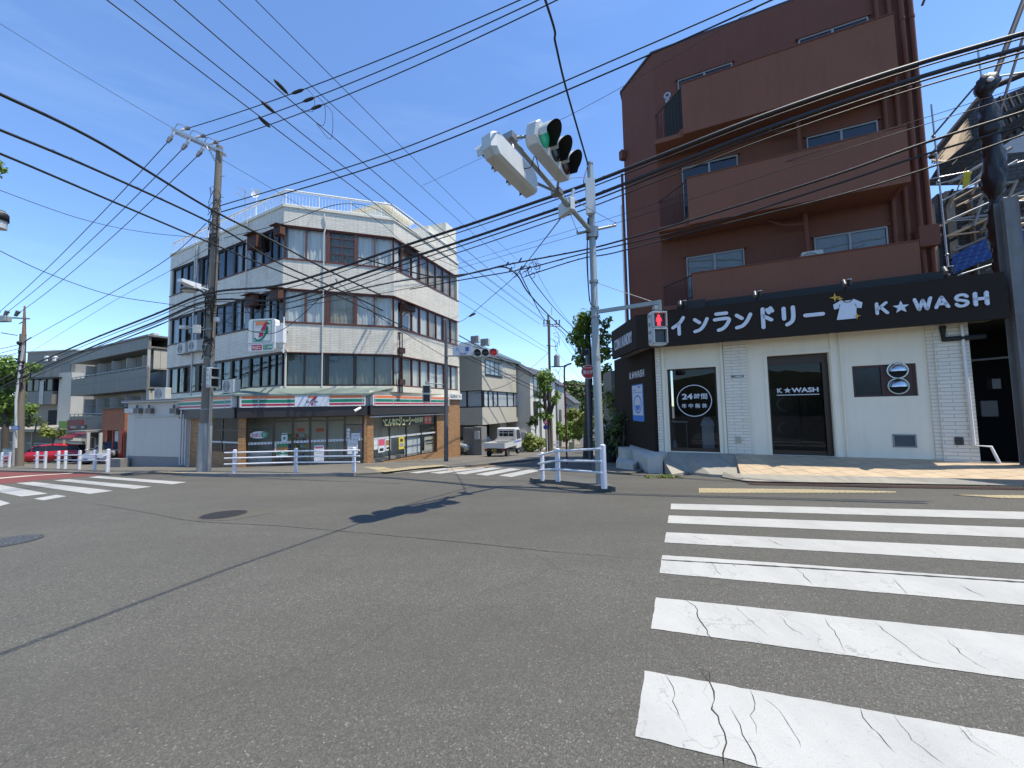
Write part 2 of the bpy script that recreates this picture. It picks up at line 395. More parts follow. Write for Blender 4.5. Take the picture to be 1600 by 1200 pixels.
# ================================================================== GROUND, ROADS, PAVEMENTS
KN[:] = [(-3000, 0), (4, 0), (6.6, -.1), (8, -.2), (10, -.32), (14.5, -.6), (18, -.94), (25, -1.58), (27, -1.76), (45, -3.3), (80, -6.0), (130, -8), (4000, -8)]
ASPH = asphalt_mat(); PAINT = paint_mat(); PAINT2 = paint_mat('road_paint_worn', (.45, .445, .41), .8)
CONC = mat('concrete', (.31, .285, .23), .85, var=.22, vs=2, bmp=.5, bs=60, dirt=.5)
CONCD = mat('old_concrete', (.20, .19, .175), .9, var=.3, vs=3, bmp=.6, bs=50, dirt=.4)
YELTACT = tiles('yellow_tactile_paving', (.52, .43, .24), (.45, .37, .21), (.2, .16, .1), .1, .1, .012, 0, .8, bmp=.8)
def mb_ground():
    xs = [-2500, -600, -150, -60, -30, -15, -8, 0, 8, 15, 30, 60, 150, 600, 2500]
    ys = [-800, -100, -20, 0, 4, 5, 6, 6.6, 7.3, 8, 9, 10, 12, 14.5, 16, 18, 20, 22, 25, 27, 32, 38, 45, 60, 80, 105, 130, 400, 3000]
    m = MB(); P = [(x, y, G(x, y)) for y in ys for x in xs]; n = len(xs)
    m.add(P, [(j * n + i, j * n + i + 1, (j + 1) * n + i + 1, (j + 1) * n + i) for j in range(len(ys) - 1) for i in range(n - 1)], True); return m
structure('ground', mb_ground(), ASPH)
def patch(pts, dz, skirt=0.0, zf=None):
    """plan polygon laid on the sloping ground, dz above it, with side walls of height skirt"""
    zf = zf or (lambda x, y: G(x, y) + dz)
    bm = bmesh.new(); vs = [bm.verts.new((p[0], p[1], 0)) for p in pts]; f = bm.faces.new(vs)
    if f.normal.z < 0: bmesh.ops.reverse_faces(bm, faces=[f])
    bm.normal_update()
    y0 = min(p[1] for p in pts); y1 = max(p[1] for p in pts)
    cuts = [k[0] for k in KN if y0 < k[0] < y1]
    for y in cuts: bmesh.ops.bisect_plane(bm, geom=bm.verts[:] + bm.edges[:] + bm.faces[:], plane_co=(0, y, 0), plane_no=(0, 1, 0))
    bm.verts.ensure_lookup_table()
    for i, v in enumerate(bm.verts): v.index = i; v.co.z = zf(v.co.x, v.co.y)
    m = MB(); V = [v.co.copy() for v in bm.verts]; bm.normal_update()
    m.add(V, [[v.index for v in (f.verts if f.normal.z > 0 else reversed(f.verts[:]))] for f in bm.faces])
    if skirt:
        for e in bm.edges:
            if e.is_boundary:
                a, b = e.verts[0].co, e.verts[1].co
                m.quad(a, b, b - Vector((0, 0, skirt)), a - Vector((0, 0, skirt)))
    bm.free(); return m
def H(*pp, dz=0.0): return [hit(x, y, dz).xy for x, y in pp]
def ext(a, b, k): return (b[0] + (b[0] - a[0]) * k, b[1] + (b[1] - a[1]) * k)
def ragged(pts, step=.035, amp=.0026):
    random.seed(int(abs(pts[0][1]) * 1000)); out = []
    for a, b in zip(pts, pts[1:] + pts[:1]):
        a = Vector(a); b = Vector(b); n = max(1, int((b - a).length / step)); d = (b - a).normalized(); nn = Vector((-d.y, d.x)); w = 0
        for i in range(n): w = w * .5 + random.uniform(-amp, amp) - (random.random() < .03) * amp * 1.5; p = a.lerp(b, i / n) + nn * (w if i else 0); out.append((p.x, p.y))
    return out
# --- near zebra crossing on the right
m = MB()
for L1, R1, L2, R2 in (((1048.8, 787.2), (1600, 800), (1048, 796), (1600, 812)), ((1044.8, 805.6), (1600, 824.8), (1043, 817.5), (1600, 840.8)),
                       ((1041, 832), (1600, 858), (1038, 848), (1600, 881)), ((1034.8, 868), (1600, 907), (1030.8, 896), (1600, 946)),
                       ((1024.7, 934), (1600, 994), (1017, 983), (1600, 1062.8)), ((1007, 1048.8), (1600, 1152.9), (992.8, 1151.6), (1188.8, 1200))):
    a, b = H(L1, R1); c, d = H(L2, R2)
    k = .25 if R2[0] == 1600 else 2.6
    pl = patch(ragged([a, ext(a, b, .25), ext(c, d, k), c]), .004); m.add(pl.v, pl.f)
structure('zebra_crossing', m, PAINT)
# --- zebra crossing over the main road on the left, zebra crossing over the side street
m = MB()
for q in ([(138, 746), (154, 744), (292, 753.6), (269.5, 756.8)], [(84, 750.8), (106.8, 748.7), (237, 760.6), (210, 764)], [(24.5, 755), (52.5, 753), (176.8, 767), (140, 772)],
          [(-60, 758), (-20, 754), (75, 771.5), (33, 776)], [(-70, 772), (-60, 764), (16, 786.5), (0, 791)], [(52.5, 779.5), (88, 773.2), (104, 775.5), (68, 782)]):
    pl = patch(H(*q), .004); m.add(pl.v, pl.f)
structure('zebra_crossing_main_road', m, PAINT2)
m = MB()
for q in ([(608, 738), (684, 729.6), (694, 730), (617, 739.4)], [(639, 738.5), (714, 729.6), (729, 730.2), (652, 739.6)], [(671, 738.8), (745, 730), (760, 731), (688, 740.3)],
          [(707, 739.6), (770, 730), (788, 731), (726, 741.3)], [(742, 741.3), (798, 731.4), (818, 732.6), (761, 743.4)], [(779, 743.2), (830, 733), (847, 735), (799, 745.6)]):
    pl = patch(H(*q), .004); m.add(pl.v, pl.f)
structure('zebra_crossing_side_street', m, PAINT2)
REDA = mat('red_anti_skid_surface', (.16, .045, .04), .9, var=.2, vs=3, bmp=.6, bs=200)
structure('red_road_surface', patch(H((-90, 733.5), (118, 738.5), (165, 741.5), (132, 744.5), (60, 750.5), (-90, 766)), .002), REDA)
structure('road_edge_line', patch(H((-60, 753), (-60, 751.6), (118, 738.9), (124, 739.3)), .005), mat('cream_line_paint', (.55, .52, .42), .7))
m = patch(H((700, 733.6), (740, 730.6), (830, 722.4), (833, 723), (745, 731.4), (702, 734.6)), .004)
structure('kerb_line_paint', m, mat('faded_orange_paint', (.45, .27, .12), .8, var=.3, vs=4))
# --- pavements
PAVE = mat('pavement_asphalt', (.13, .12, .098), .88, var=.2, vs=1.2, bmp=.6, bs=220)
edge = H((1, 737), (100, 739.2), (172, 743), (240, 740.2), (292, 743), (365, 744.5), (460, 744.2), (556, 743), (590, 741.2), (606, 738.8), (686, 730.2), (700, 732), (742, 728.6), (800, 723.2), (846, 718.4))
e2 = [tuple(p) for p in edge]
structure('pavement', patch([(-60, 34)] + e2 + [(3.4, 30), (7.5, 45), (10, 60), (-60, 60)], .06, .09), PAVE)
m = MB()
for a, b in zip(e2[4:8], e2[5:8]):
    d = (Vector(b) - Vector(a)).normalized(); nn = Vector((d.y, -d.x)) * .17
    pl = patch([a, b, (b[0] + nn.x, b[1] + nn.y), (a[0] + nn.x, a[1] + nn.y)], .10, .12); m.add(pl.v, pl.f)
structure('kerb', m, CONCD)
m = patch(H((583, 736), (602, 737.2), (655, 731.2), (700, 727.4), (690, 725.6), (640, 729), dz=.07), .064)
pl = patch(H((566, 729.6), (590, 734), (612, 732.4), (600, 729.4), dz=.07), .064); m.add(pl.v, pl.f)
pl = patch(H((240, 737.4), (250, 736.4), (352, 738.8), (346, 740.5), dz=.07), .064); m.add(pl.v, pl.f)
structure('tactile_paving', m, YELTACT)
# --- far side pavement of the side street (right)
structure('side_street_pavement', patch(H((925, 735), (960, 741), (985, 742)) + [(9, 18), (14, 60), (9.4, 60), (5.6, 28)], .05, .08), PAVE)
# --- concrete kerb nose under the near guard rail
m = patch(H((828, 752.5), (842, 748.5), (900, 750.5), (945, 757.5), (962, 768.5), (935, 767), (905, 761), (868, 756.5), (834, 755)), .10, .12)
structure('kerb_nose', m, mat('weathered_kerb', (.10, .098, .09), .9, var=.4, vs=4, bmp=.6, bs=40))
def tri_fan_disc(c, r, dz):
    pts = [(c[0] + r * cos(2 * pi * k / 40), c[1] + r * sin(2 * pi * k / 40)) for k in range(40)]
    return patch(pts, dz, .01)
def manhole_mat(name, col):
    m, nt, b = newmat(name); co = coords(nt, 'Object')
    vo = nt.nodes.new('ShaderNodeTexVoronoi'); vo.inputs['Scale'].default_value = 22; vo.distance = 'CHEBYCHEV'; vo.inputs['Randomness'].default_value = .25; nt.links.new(co, vo.inputs['Vector'])
    c = mix(nt, ramp(nt, vo.outputs['Distance'], [(.25, 1.0), (.4, 0.0)]), sc3(col, .45), sc3(col, 1.5)); nt.links.new(c, b.inputs['Base Color'])
    b.inputs['Metallic'].default_value = .6; b.inputs['Roughness'].default_value = .55; bump(nt, b, vo.outputs['Distance'], 1.0, .01); return m
c = hit(350, 804); patchm = MB(); 
structure('asphalt_patch', patch([(c.x + (.62 + .12 * sin(3 * a)) * cos(a) + .1, c.y + (.5 + .08 * cos(2 * a)) * sin(a)) for a in [2 * pi * k / 40 for k in range(40)]], .003), mat('patched_asphalt', (.092, .084, .066), .9, var=.15, vs=3, bmp=.6, bs=250))
def manhole(c, r, label, col):
    t = thing('manhole_cover', label, 'manhole cover', (c.x, c.y, G(c.x, c.y)), group='manhole covers in the road')
    m = MB(); pl = tri_fan_disc(c, r, .008); m.add(pl.v, pl.f); build('lid', m, manhole_mat('cast_iron' + str(r), col), t)
    m = MB(); n = 40; f = lambda k, q: (c.x + q * cos(2 * pi * k / n), c.y + q * sin(2 * pi * k / n), G(c.x, c.y + q * sin(2 * pi * k / n)) + .007)
    for k in range(n): m.quad(f(k, r * 1.01), f(k + 1, r * 1.01), f(k + 1, r * 1.09), f(k, r * 1.09))
    build('frame', m, mat('iron_rim', (.09, .085, .08), .6, .5), t)
manhole(c, .30, 'round cast iron manhole cover in the middle of the junction with a patched ring', (.055, .052, .048))
manhole(hit(8, 847), .30, 'smooth grey round manhole cover cut by the left edge of the photo', (.12, .117, .108))

# seams and cracks in the road, as narrow dark strips
CRK = mat('crack_dark', (.022, .021, .02), .95)
def crack(pts, w0, w1, jit=0.0, dz=.0065, seed=1, m=None):
    random.seed(seed); P = [Vector(p) for p in H(*pts)]; Q = []
    for a, b in zip(P, P[1:]):
        n = max(2, int((b - a).length / .05)); d = (b - a).normalized(); nn = Vector((-d.y, d.x))
        for i in range(n): Q.append(a.lerp(b, i / n) + nn * random.uniform(-jit, jit))
    Q.append(P[-1]); m = m or MB(); V = []
    for i, q in enumerate(Q):
        d = (Q[min(i + 1, len(Q) - 1)] - Q[max(i - 1, 0)]).normalized(); nn = Vector((-d.y, d.x)); k = i / (len(Q) - 1); w = (w0 + (w1 - w0) * k) * random.uniform(.5, 1.3) * (1 if jit else 1); w = w if not jit else w * min(1, 6 * (1 - k) + .15, 6 * k + .15)
        for s in (-.5, .5): p = q + nn * w * s; V.append(Vector((p.x, p.y, G(p.x, p.y) + dz)))
    return m.add(V, [(2 * i + 1, 2 * i, 2 * i + 2, 2 * i + 3) for i in range(len(Q) - 1)])
m = MB()
crack([(140, 786), (210, 798), (283, 812), (320, 816), (440, 822), (600, 836), (750, 850), (860, 862), (960, 870), (1034, 876)], .014, .012, .004, .004, 2, m)
structure('asphalt_seam', m, mat('seam_tar', (.05, .049, .046), .9))
m = MB()
for k, (p, a, b) in enumerate((([(1070, 938), (1088, 948), (1092, 966), (1106, 992), (1114, 1006)], .012, .007), ([(1098, 1048), (1110, 1068), (1119, 1097), (1114, 1110), (1127, 1132), (1134, 1162), (1132, 1200)], .008, .012), ([(1042, 1055), (1053, 1075), (1051, 1097), (1064, 1128)], .004, .003),
    ([(1140, 1105), (1162, 1150), (1184, 1200)], .004, .006), ([(1092, 1046), (1106, 1051), (1108, 1070)], .004, .003), ([(1172, 1080), (1178, 1100), (1174, 1120), (1182, 1150)], .004, .003), ([(1190, 1090), (1215, 1112), (1240, 1150), (1252, 1170)], .003, .003), ([(1343, 1108), (1362, 1140), (1372, 1150), (1400, 1180)], .006, .004),
    ([(1395, 1118), (1418, 1148), (1440, 1170), (1478, 1198)], .004, .004), ([(1499, 1136), (1520, 1160), (1560, 1185)], .004, .004), ([(1215, 962), (1240, 985), (1256, 995)], .005, .004), ([(1290, 968), (1310, 1000), (1322, 1022)], .004, .004), ([(1150, 948), (1180, 978), (1200, 995)], .004, .004), ([(1365, 972), (1400, 1000), (1440, 1030), (1476, 1040)], .005, .004), ([(1112, 880), (1120, 892), (1128, 900)], .008, .006), ([(1144, 880), (1150, 888)], .008, .006), ([(1240, 886), (1254, 898), (1270, 915)], .007, .006), ([(1395, 905), (1410, 920), (1420, 932)], .007, .006), ([(1480, 1000), (1510, 1030), (1550, 1050)], .004, .004), ([(1080, 837), (1100, 845)], .01, .008), ([(1200, 843), (1225, 855)], .01, .008), ([(1500, 915), (1540, 935)], .007, .006))):
    crack(p, a * .62, b * .62, .011, .007, 30 + k, m)
structure('paint_crack', m, CRK)
m = MB(); crack([(1034, 875.5), (1250, 888), (1450, 901), (1640, 913.5)], .022, .03, .0, .0072, 4, m); structure('paint_groove', m, mat('seam_tar', (.05, .049, .046)))
# ================================================================== CORNER STORE BUILDING
AZC, AZL, AZR = 71.455, 118.25, 21.72
FC = Fr(-10.99, 18.23, AZC)                        # chamfered front; u 0..5.15
A = FC.o; B = FC.P(5.15, 0)
FL = Fr(0, 0, AZL); FL.o = A - FL.u * 12.0        # left face; u 0..12
FRr = Fr(0, 0, AZR); FRr.o = B.copy(); FRr.o.z = 0  # right face; u 0..6.8
D = FL.o; C = FRr.P(6.82, 0)
C2 = C - FRr.n * 9.0; D2 = D - FL.n * 9.0
ZP, T3, B3, T2, B2, T1, B1 = 11.62, 10.69, 9.04, 7.54, 5.91, 4.43, 2.84
WTILE = tiles('white_long_tile', (.80, .755, .64), (.72, .675, .565), (.36, .35, .31), .42, .085, .007, .5, .62, dirt=.35, bmp=.6, var=.35)
STUC = mat('cream_stucco', (.72, .68, .56), .85, var=.1, vs=1.2, bmp=.5, bs=30, dirt=.35)
RUST = mat('rust_brown_frame', (.115, .035, .022), .6, var=.3, vs=5, bmp=.2, bs=60)
DFRAME = mat('dark_bronze_frame', (.025, .022, .02), .45, .3)
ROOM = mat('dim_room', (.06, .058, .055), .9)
GLASS = glassmat('window_glass', (.86, .89, .86), .035, .12)
GLASSD = glassmat('dark_window_glass', (.62, .66, .66), .05, .12)
def curtain_mat(name, col, fr=9.0):
    m, nt, b = newmat(name); uv = coords(nt, 'UV', (1, .12, 1))
    wv = nt.nodes.new('ShaderNodeTexWave'); wv.inputs['Scale'].default_value = fr / 6.28; wv.inputs['Distortion'].default_value = 3.5; wv.inputs['Detail'].default_value = 2; nt.links.new(uv, wv.inputs['Vector'])
    n = noise(nt, coords(nt, 'UV', (5, .5, 1)), 1.4, 4, .6)
    c = mix(nt, n, sc3(col, .62), sc3(col, 1.15)); nt.links.new(c, b.inputs['Base Color']); b.inputs['Roughness'].default_value = .95  # fold shading put into the cloth colour as upright streaks
    return m
CURT = curtain_mat('white_curtain', (.78, .79, .78)); CURTD = curtain_mat('dim_curtain', (.34, .35, .36)); CURTG = curtain_mat('grey_green_blind', (.20, .225, .205), 16); CURTB = curtain_mat('beige_curtain', (.45, .41, .33), 13)
DARK = mat('dark_interior', (.02, .02, .02), .9)
def curtain(mb, fr, u0, u1, v0, v1, w, amp=.035, step=.05):
    n = max(4, int((u1 - u0) / step)); ph = random.random() * 6; V = []
    for i in range(n + 1):
        u = u0 + (u1 - u0) * i / n; a = w + amp * sin(u * 38 + ph + 1.6 * sin(u * 7 + ph)) + amp * .6 * sin(u * 17 + 2 * ph)
        for v in (v0, v1): V.append(fr.P(u, v, a))
    mb.add(V, [(2 * i, 2 * i + 2, 2 * i + 3, 2 * i + 1) for i in range(n)], True)
bld = thing('corner_building', 'white tiled four storey corner building with brown window bands and a shop below', 'building', (A.x, A.y, G(A.x, A.y)))
def plan(off=0.0, back=0.0):
    """outline of the upper floors, the street sides pushed out by off"""
    def isx(p, d, q, e):
        k = (q - p).cross(e) / d.cross(e) if isinstance((q - p).cross(e), float) else 0; return p + d * k
    L = [(D + FL.n * off, FL.u), (A + FC.n * off, FC.u), (B + FRr.n * off, FRr.u)]
    pts = [tuple((D + FL.n * off).xy)]
    for (p, d), (q, e) in zip(L, L[1:]):
        p2, d2, q2, e2_ = p.xy, d.xy, q.xy, e.xy
        k = (q2 - p2).cross(e2_) / d2.cross(e2_); pts.append(tuple(p2 + d2 * k))
    pts.append(tuple((C + FRr.n * off).xy)); pts += [tuple(C2.xy), tuple(D2.xy)]
    return pts
m = MB()
for z0, z1 in ((T3, ZP), (T2, B3), (T1, B2)): m.prism(plan(), z0, z1)
build('tiled_wall', m, WTILE, bld)
m = MB(); m.prism(plan(.03), B1 - .32, B1 - .02); m.prism(plan(-1.2), -2.2, ZP - .3)
m.prism(plan(.05), ZP + .003, ZP + .14)
build('wall', m, STUC, bld)
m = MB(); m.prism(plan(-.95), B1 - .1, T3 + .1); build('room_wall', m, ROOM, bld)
# solid end piers and the pier strips between the window groups
m = MB()
m.box(FL, 0, .22, B1 - .02, T3, -.9, -.002); build('end_pier', m, STUC, bld); m = MB(); m.box(FRr, 6.62, 6.82, B1 - .02, T3, -.9, -.002)
build('end_pier', m, STUC, bld)
def fpx(x): return 240 + x * .3125
UL3 = [FL.U(fpx(x), y) for x, y in ((88, 500), (125, 500), (157, 500), (185, 500), (214, 500), (232, 500), (268, 480), (306, 470), (346, 450), (392, 440), (400, 440), (438, 420), (484, 420), (492, 400), (540, 380), (582, 370), (618, 350), (652, 330))]
UR = [FRr.U(fpx(x), 430) for x in (1205, 1245, 1295, 1335, 1378, 1415, 1452, 1487, 1526)]
UC = [.04, .98, 1.92, 2.03, 3.22, 3.30, 4.18, 5.1]
def bay(fr, us, v0, v1, kinds, wide, fm, glass, prefix):
    """a band of windows: one window per pair of mullions"""
    for i, (u0, u1) in enumerate(zip(us, us[1:])):
        k = kinds[i % len(kinds)]
        if k == 'x': 
            mm = MB(); mm.box(fr, u0, u1, v0, v1, -.3, -.03); build('mullion', mm, fm, bld); continue
        mm = MB(); e = .035
        mm.box(fr, u0, u1, v0, v0 + .06, -.16, -.035); mm.box(fr, u0, u1, v1 - .06, v1, -.16, -.035)
        mm.box(fr, u0, u0 + e, v0 + .06, v1 - .06, -.16, -.04); mm.box(fr, u1 - e, u1, v0 + .06, v1 - .06, -.16, -.04)
        if k == 'g':
            for q in (1, 2, 3): mm.box(fr, u0 + e, u1 - e, v0 + .06 + (v1 - v0) * q / 4 - .015, v0 + .06 + (v1 - v0) * q / 4 + .015, -.13, -.06)
            mm.box(fr, (u0 + u1) / 2 - .02, (u0 + u1) / 2 + .02, v0 + .06, v1 - .06, -.128, -.062)
        wnd = build('window', mm, fm, bld)
        gm = MB(); gm.quad(fr.P(u0 + e, v0 + .06, -.1), fr.P(u1 - e, v0 + .06, -.1), fr.P(u1 - e, v1 - .06, -.1), fr.P(u0 + e, v1 - .06, -.1)); build('pane', gm, glass, wnd)
        if k in 'wbgGv':
            cm = MB(); curtain(cm, fr, u0 + .03, u1 - .03, v0 + .03, v1 - .02, -.24, .03)
            build('curtain', cm, {'w': CURT, 'v': CURTD, 'b': CURTB, 'g': CURTG, 'G': CURTG}[k], wnd)
        elif k == 'h':
            cm = MB(); curtain(cm, fr, u0 + .03, u0 + (u1 - u0) * .55, v0 + .03, v1 - .02, -.24, .03); build('curtain', cm, CURT, wnd)
kl3 = 'dddddxddddxwwxwwdw'; 
bay(FL, UL3, B3, T3, 'vddvxddddxvvxvddv', 1, DFRAME, GLASS, '3')
bay(FL, UL3, B2, T2, 'vddvxdvddxvvxdvdd', 1, DFRAME, GLASS, '2')
bay(FL, UL3, B1, T1, 'GdGGxdddGxGdxddGd', 1, DFRAME, GLASS, '1')
bay(FC, UC, B3, T3, 'wwxgxww', 1, RUST, GLASS, '3')
bay(FC, UC, B2, T2, 'wwxbxww', 1, RUST, GLASS, '2')
bay(FC, UC, B1, T1, 'GGxGxbb', 1, DFRAME, GLASSD, '1')
bay(FRr, UR, B3, T3, 'wwwbbbbb', 1, RUST, GLASS, '3')
bay(FRr, UR, B2, T2, 'wwwwbwbb', 1, RUST, GLASS, '2')
bay(FRr, UR, B1, T1, 'wbwwwwww', 1, RUST, GLASS, '1')
m = MB()      # sills and heads running round the bands
for z in (B3, B2): 
    m.prism(plan(.03), z - .05, z + .0)
for z in (T3, T2): m.prism(plan(.012), z + .0, z + .045)
build('window_sill', m, RUST, bld)
m = MB(); 
for z in (B1, T1): m.prism(plan(.02), z - .04 if z == B1 else z, z if z == B1 else z + .04)
build('window_sill', m, RUST, bld)
# roof railing: white pipes and bars on all street sides
WH = mat('white_painted_steel', (.74, .75, .75), .4, var=.06, vs=4, dirt=.2)
m = MB(); pp = plan(-.12); ring = [Vector((p[0], p[1], 0)) for p in pp[:4]]
for a, b in zip(ring, ring[1:]):
    n = int((b - a).length / .145)
    m.tube([a + Vector((0, 0, ZP + .92)), b + Vector((0, 0, ZP + .92))], .05, 6); m.tube([a + Vector((0, 0, ZP + .22)), b + Vector((0, 0, ZP + .22))], .018, 6)
    for i in range(n + 1):
        p = a.lerp(b, i / n); r = .028 if i % 10 == 0 else .010; m.tube([p + Vector((0, 0, ZP + .1)), p + Vector((0, 0, ZP + .92))], r, 5, cap=False)
build('roof_railing', m, WH, bld)
# roof house and the higher end wall at the right
m = MB()
def onR(px, py, w=0): return FRr.uv(px, py, w)
v1 = FRr.V(690, 338, -.15)
m.box(FRr, FRr.U(673, 400), 6.82, ZP + .14, FRr.V(700, 372) , -9, -.14)
m.box(FRr, 5.5, 6.82, ZP + .14, v1 - .15, -4.5, -.16)
m.box(FRr, 1.9, 4.4, ZP + .14, ZP + 2.3, -5.2, -2.4); m.box(FRr, 1.75, 4.6, ZP + 2.303, ZP + 2.45, -5.4, -2.1)
build('roof_house', m, STUC, bld)
# ---------------------------------------------------------------- shop floor
FS = FC.off(.9)                                     # shop front plane
u372, u573 = FS.U(372, 680), FS.U(574, 680)
S0 = FS.P(u372, 0); S1 = FS.P(u573, 0)
dR = (C - S1); FSR = Fr(S1.x, S1.y, math.degrees(atan2(dR.x, dR.y))); LR_ = dR.xy.length
FSL = Fr(0, 0, AZL); LL_ = 5.2; FSL.o = S0 - FSL.u * LL_
zt, zb = FS.V(470, 617.5), FS.V(470, 635.6)         # striped fascia
zc = FS.V(470, 651)                                 # bottom of the dark band
print('fascia z', zt, zb, zc, 'lens', u372, u573, LR_)
BRICK = tiles('brown_brick_tile', (.50, .27, .11), (.37, .18, .068), (.17, .12, .075), .21, .07, .008, .5, .7, dirt=.2, bmp=.6, var=.5)
DBROWN = mat('dark_brown_panel', (.030, .026, .026), .5, var=.1)
BRONZE = mat('bronze_shop_frame', (.085, .062, .042), .45, .4)
SGLASS = glassmat('shop_glass', (.88, .90, .89), .03, .05)
shop_pts = [FSL.P(0, 0), S0, S1, C, C2, FSL.P(0, 0) - FSL.n * 6]
def inset(fr, w): return fr.off(w)
m = MB(); m.prism([p.xy for p in (FSL.P(0, 0, -.05), FS.P(u372, 0, -.06), FS.P(u573, 0, -.06), FSR.P(LR_ - .1, 0, -.06), C2, FSL.P(0, 0, -6))], zb - .35, zt - .02)
build('shop_ceiling', m, mat('shop_ceiling_paint', (.45, .45, .43), .8), bld)
m = MB()      # dark band under the fascia on three sides
m.box(FSL, 0, LL_, zc, zb, -.03, .20); m.box(FS, u372, u573, zc, zb, -.03, .20); m.box(FSR, 0, FSR.U(697, 640), zc - .0, zb, -.03, .20)
build('shop_canopy', m, DBROWN, bld)
def canopy():      # sloping green sheet roof between the shop fascia and the first floor
    m = MB(); o = .27
    def run(fr, u0, u1, back0, back1):
        a = fr.P(u0, zt + .06, o); b = fr.P(u1, zt + .06, o)
        m.quad(a, b, back1, back0); m.quad(a - Vector((0, 0, .09)), b - Vector((0, 0, .09)), b, a)
        m.quad(a - Vector((0, 0, .09)), a - fr.n * .5 - Vector((0, 0, .09)), b - fr.n * .5 - Vector((0, 0, .09)), b - Vector((0, 0, .09)))
    run(FS, u372 - .1, u573 + .1, FC.P(-1.2, B1 - .10), FC.P(5.15, B1 - .10))
    run(FSL, 0, LL_ + .1, FL.P(12 - LL_, B1 - .15) , FC.P(-1.2, B1 - .10))
    return m
build('canopy_roof', canopy(), mat('green_sheet_metal', (.20, .25, .22), .5, .2, var=.2, vs=1.5, dirt=.5), bld)
m = MB(); m.box(FSR, 0, LR_ + .02, zt + .02, B1 - .3, -.25, .12); build('lintel', m, STUC, bld)
# brick piers and walls
zg = lambda p: G(p.x, p.y) - .1
m = MB(); pu = FS.U(383.5, 690)
m.box(FS, u372, pu, zg(S0), zc, -.35, .0); build('brick_pier', m, BRICK, bld); m = MB(); m.box(FS, FS.U(568.5, 690), u573, zg(S1), zc, -.35, 0)
m.box(FSR, 0.003, FSR.U(583.5, 690), zg(S1) - .2, zc, -.35, .002); build('brick_pier', m, BRICK, bld); m = MB()
uW0, uW1 = FSR.U(583.5, 690), FSR.U(683, 670)
m.box(FSR, uW1, LR_, zg(C), zt + .02, -.30, .001); build('brick_pier', m, BRICK, bld); m = MB()
# sloping brick dado under the side window
b0 = FSR.V(584, 722) ; b1 = FSR.V(682, 705)
P4 = [FSR.P(uW0, b0, .0), FSR.P(uW1, b1, .0)]
vs = [FSR.P(uW0, -2.6, 0), FSR.P(uW1, -2.6, 0), FSR.P(uW1, b1 - .05, 0), FSR.P(uW0, b1 - .06, 0)]
m.box(FSR, uW0, uW1, -2.6, b1 - .05, -.28, -.001); build('brick_wall', m, BRICK, bld); m = MB()
ul0, ul1 = FSL.U(318, 680), FSL.U(371, 680)
vb = FSL.V(345, 706)
m.box(FSL, 0, LL_, zg(S0) - .4, vb, -.28, 0); m.box(FSL, 0, ul0, vb, zc, -.28, -.001); 
build('brick_wall', m, BRICK, bld)
m = MB(); m.prism([p.xy for p in (FSL.P(0, 0, -.3), FS.P(u372, 0, -.4), FS.P(u573, 0, -.4), FSR.P(LR_ - .4, 0, -.3), C2, FSL.P(0, 0, -6))], -2.4, zg(S0) + .06)
build('shop_floor', m, mat('shop_floor_tile', (.30, .30, .29), .35), bld)
# glazing
def pane(fr, u0, u1, v0, v1, w, fm, frame=.045, glass=SGLASS, name='shop_window', tr=None):
    mm = MB(); d = .05
    mm.box(fr, u0, u1, v0, v0 + frame, w - d, w); mm.box(fr, u0, u1, v1 - frame, v1, w - d, w)
    mm.box(fr, u0, u0 + frame, v0 + frame, v1 - frame, w - d, w - .002); mm.box(fr, u1 - frame, u1, v0 + frame, v1 - frame, w - d, w - .002)
    if tr: mm.box(fr, u0 + frame, u1 - frame, tr - frame / 2, tr + frame / 2, w - d, w - .004)
    wd = build(name, mm, fm, bld); g = MB(); g.quad(fr.P(u0 + frame, v0 + frame, w - d / 2), fr.P(u1 - frame, v0 + frame, w - d / 2), fr.P(u1 - frame, v1 - frame, w - d / 2), fr.P(u0 + frame, v1 - frame, w - d / 2)); build('pane', g, glass, wd); return wd
gs = zg(S0) + .16
uf = [FS.U(x, 690) for x in (384.5, 426, 456, 483.5, 510.5, 538, 567.5)]
for i, (a, b) in enumerate(zip(uf, uf[1:])):
    pane(FS, a, b, gs, zc, -.12, BRONZE, .05, SGLASS, 'door' if i in (2, 3) else 'shop_window', FS.V(470, 666 if i not in (1, 2, 3, 4) else 658))
us = [FSR.U(x, 680) for x in (583.5, 611, 637, 660, 682.5)]
for a, b in zip(us, us[1:]): pane(FSR, a, b, b1 - .05, zc - .02, -.08, DFRAME, .05)
ul = [ul0 + .01, (ul0 + ul1) / 2, ul1 - .0]
for a, b in zip(ul, ul[1:]): pane(FSL, a, b, vb, zc, -.08, DFRAME, .05, SGLASS, 'shop_window', FSL.V(345, 672))
STRW = mat('white_sticker', (.68, .69, .69), .5, var=.03); STRB = mat('black_sticker', (.02, .02, .02), .5)
def stripes(fr, u0, u1, v, h, w, k=7):
    m = MB(); m.box(fr, u0, u1, v - h / 2, v + h / 2, w, w + .003); m.mi = 1; n = max(2, int((u1 - u0) / .13))
    for i in range(n):
        c = u0 + (u1 - u0) * (i + .5) / n; a = .022
        m.add([fr.P(c - a * 1.6, v - h * .32, w + .005), fr.P(c - a * .2, v - h * .32, w + .005), fr.P(c + a * 1.6, v + h * .32, w + .005), fr.P(c + a * .2, v + h * .32, w + .005)], [(0, 1, 2, 3)])
    build('sticker_strip', m, [STRW, STRB], bld)
for i, (a, b) in enumerate(zip(uf, uf[1:])): stripes(FS, a + .05, b - .05, FS.V(470, 690.5), .10, -.13)
for a, b in zip(us, us[1:]): stripes(FSR, a + .05, b - .05, FSR.V(640, 680), .09, -.09)
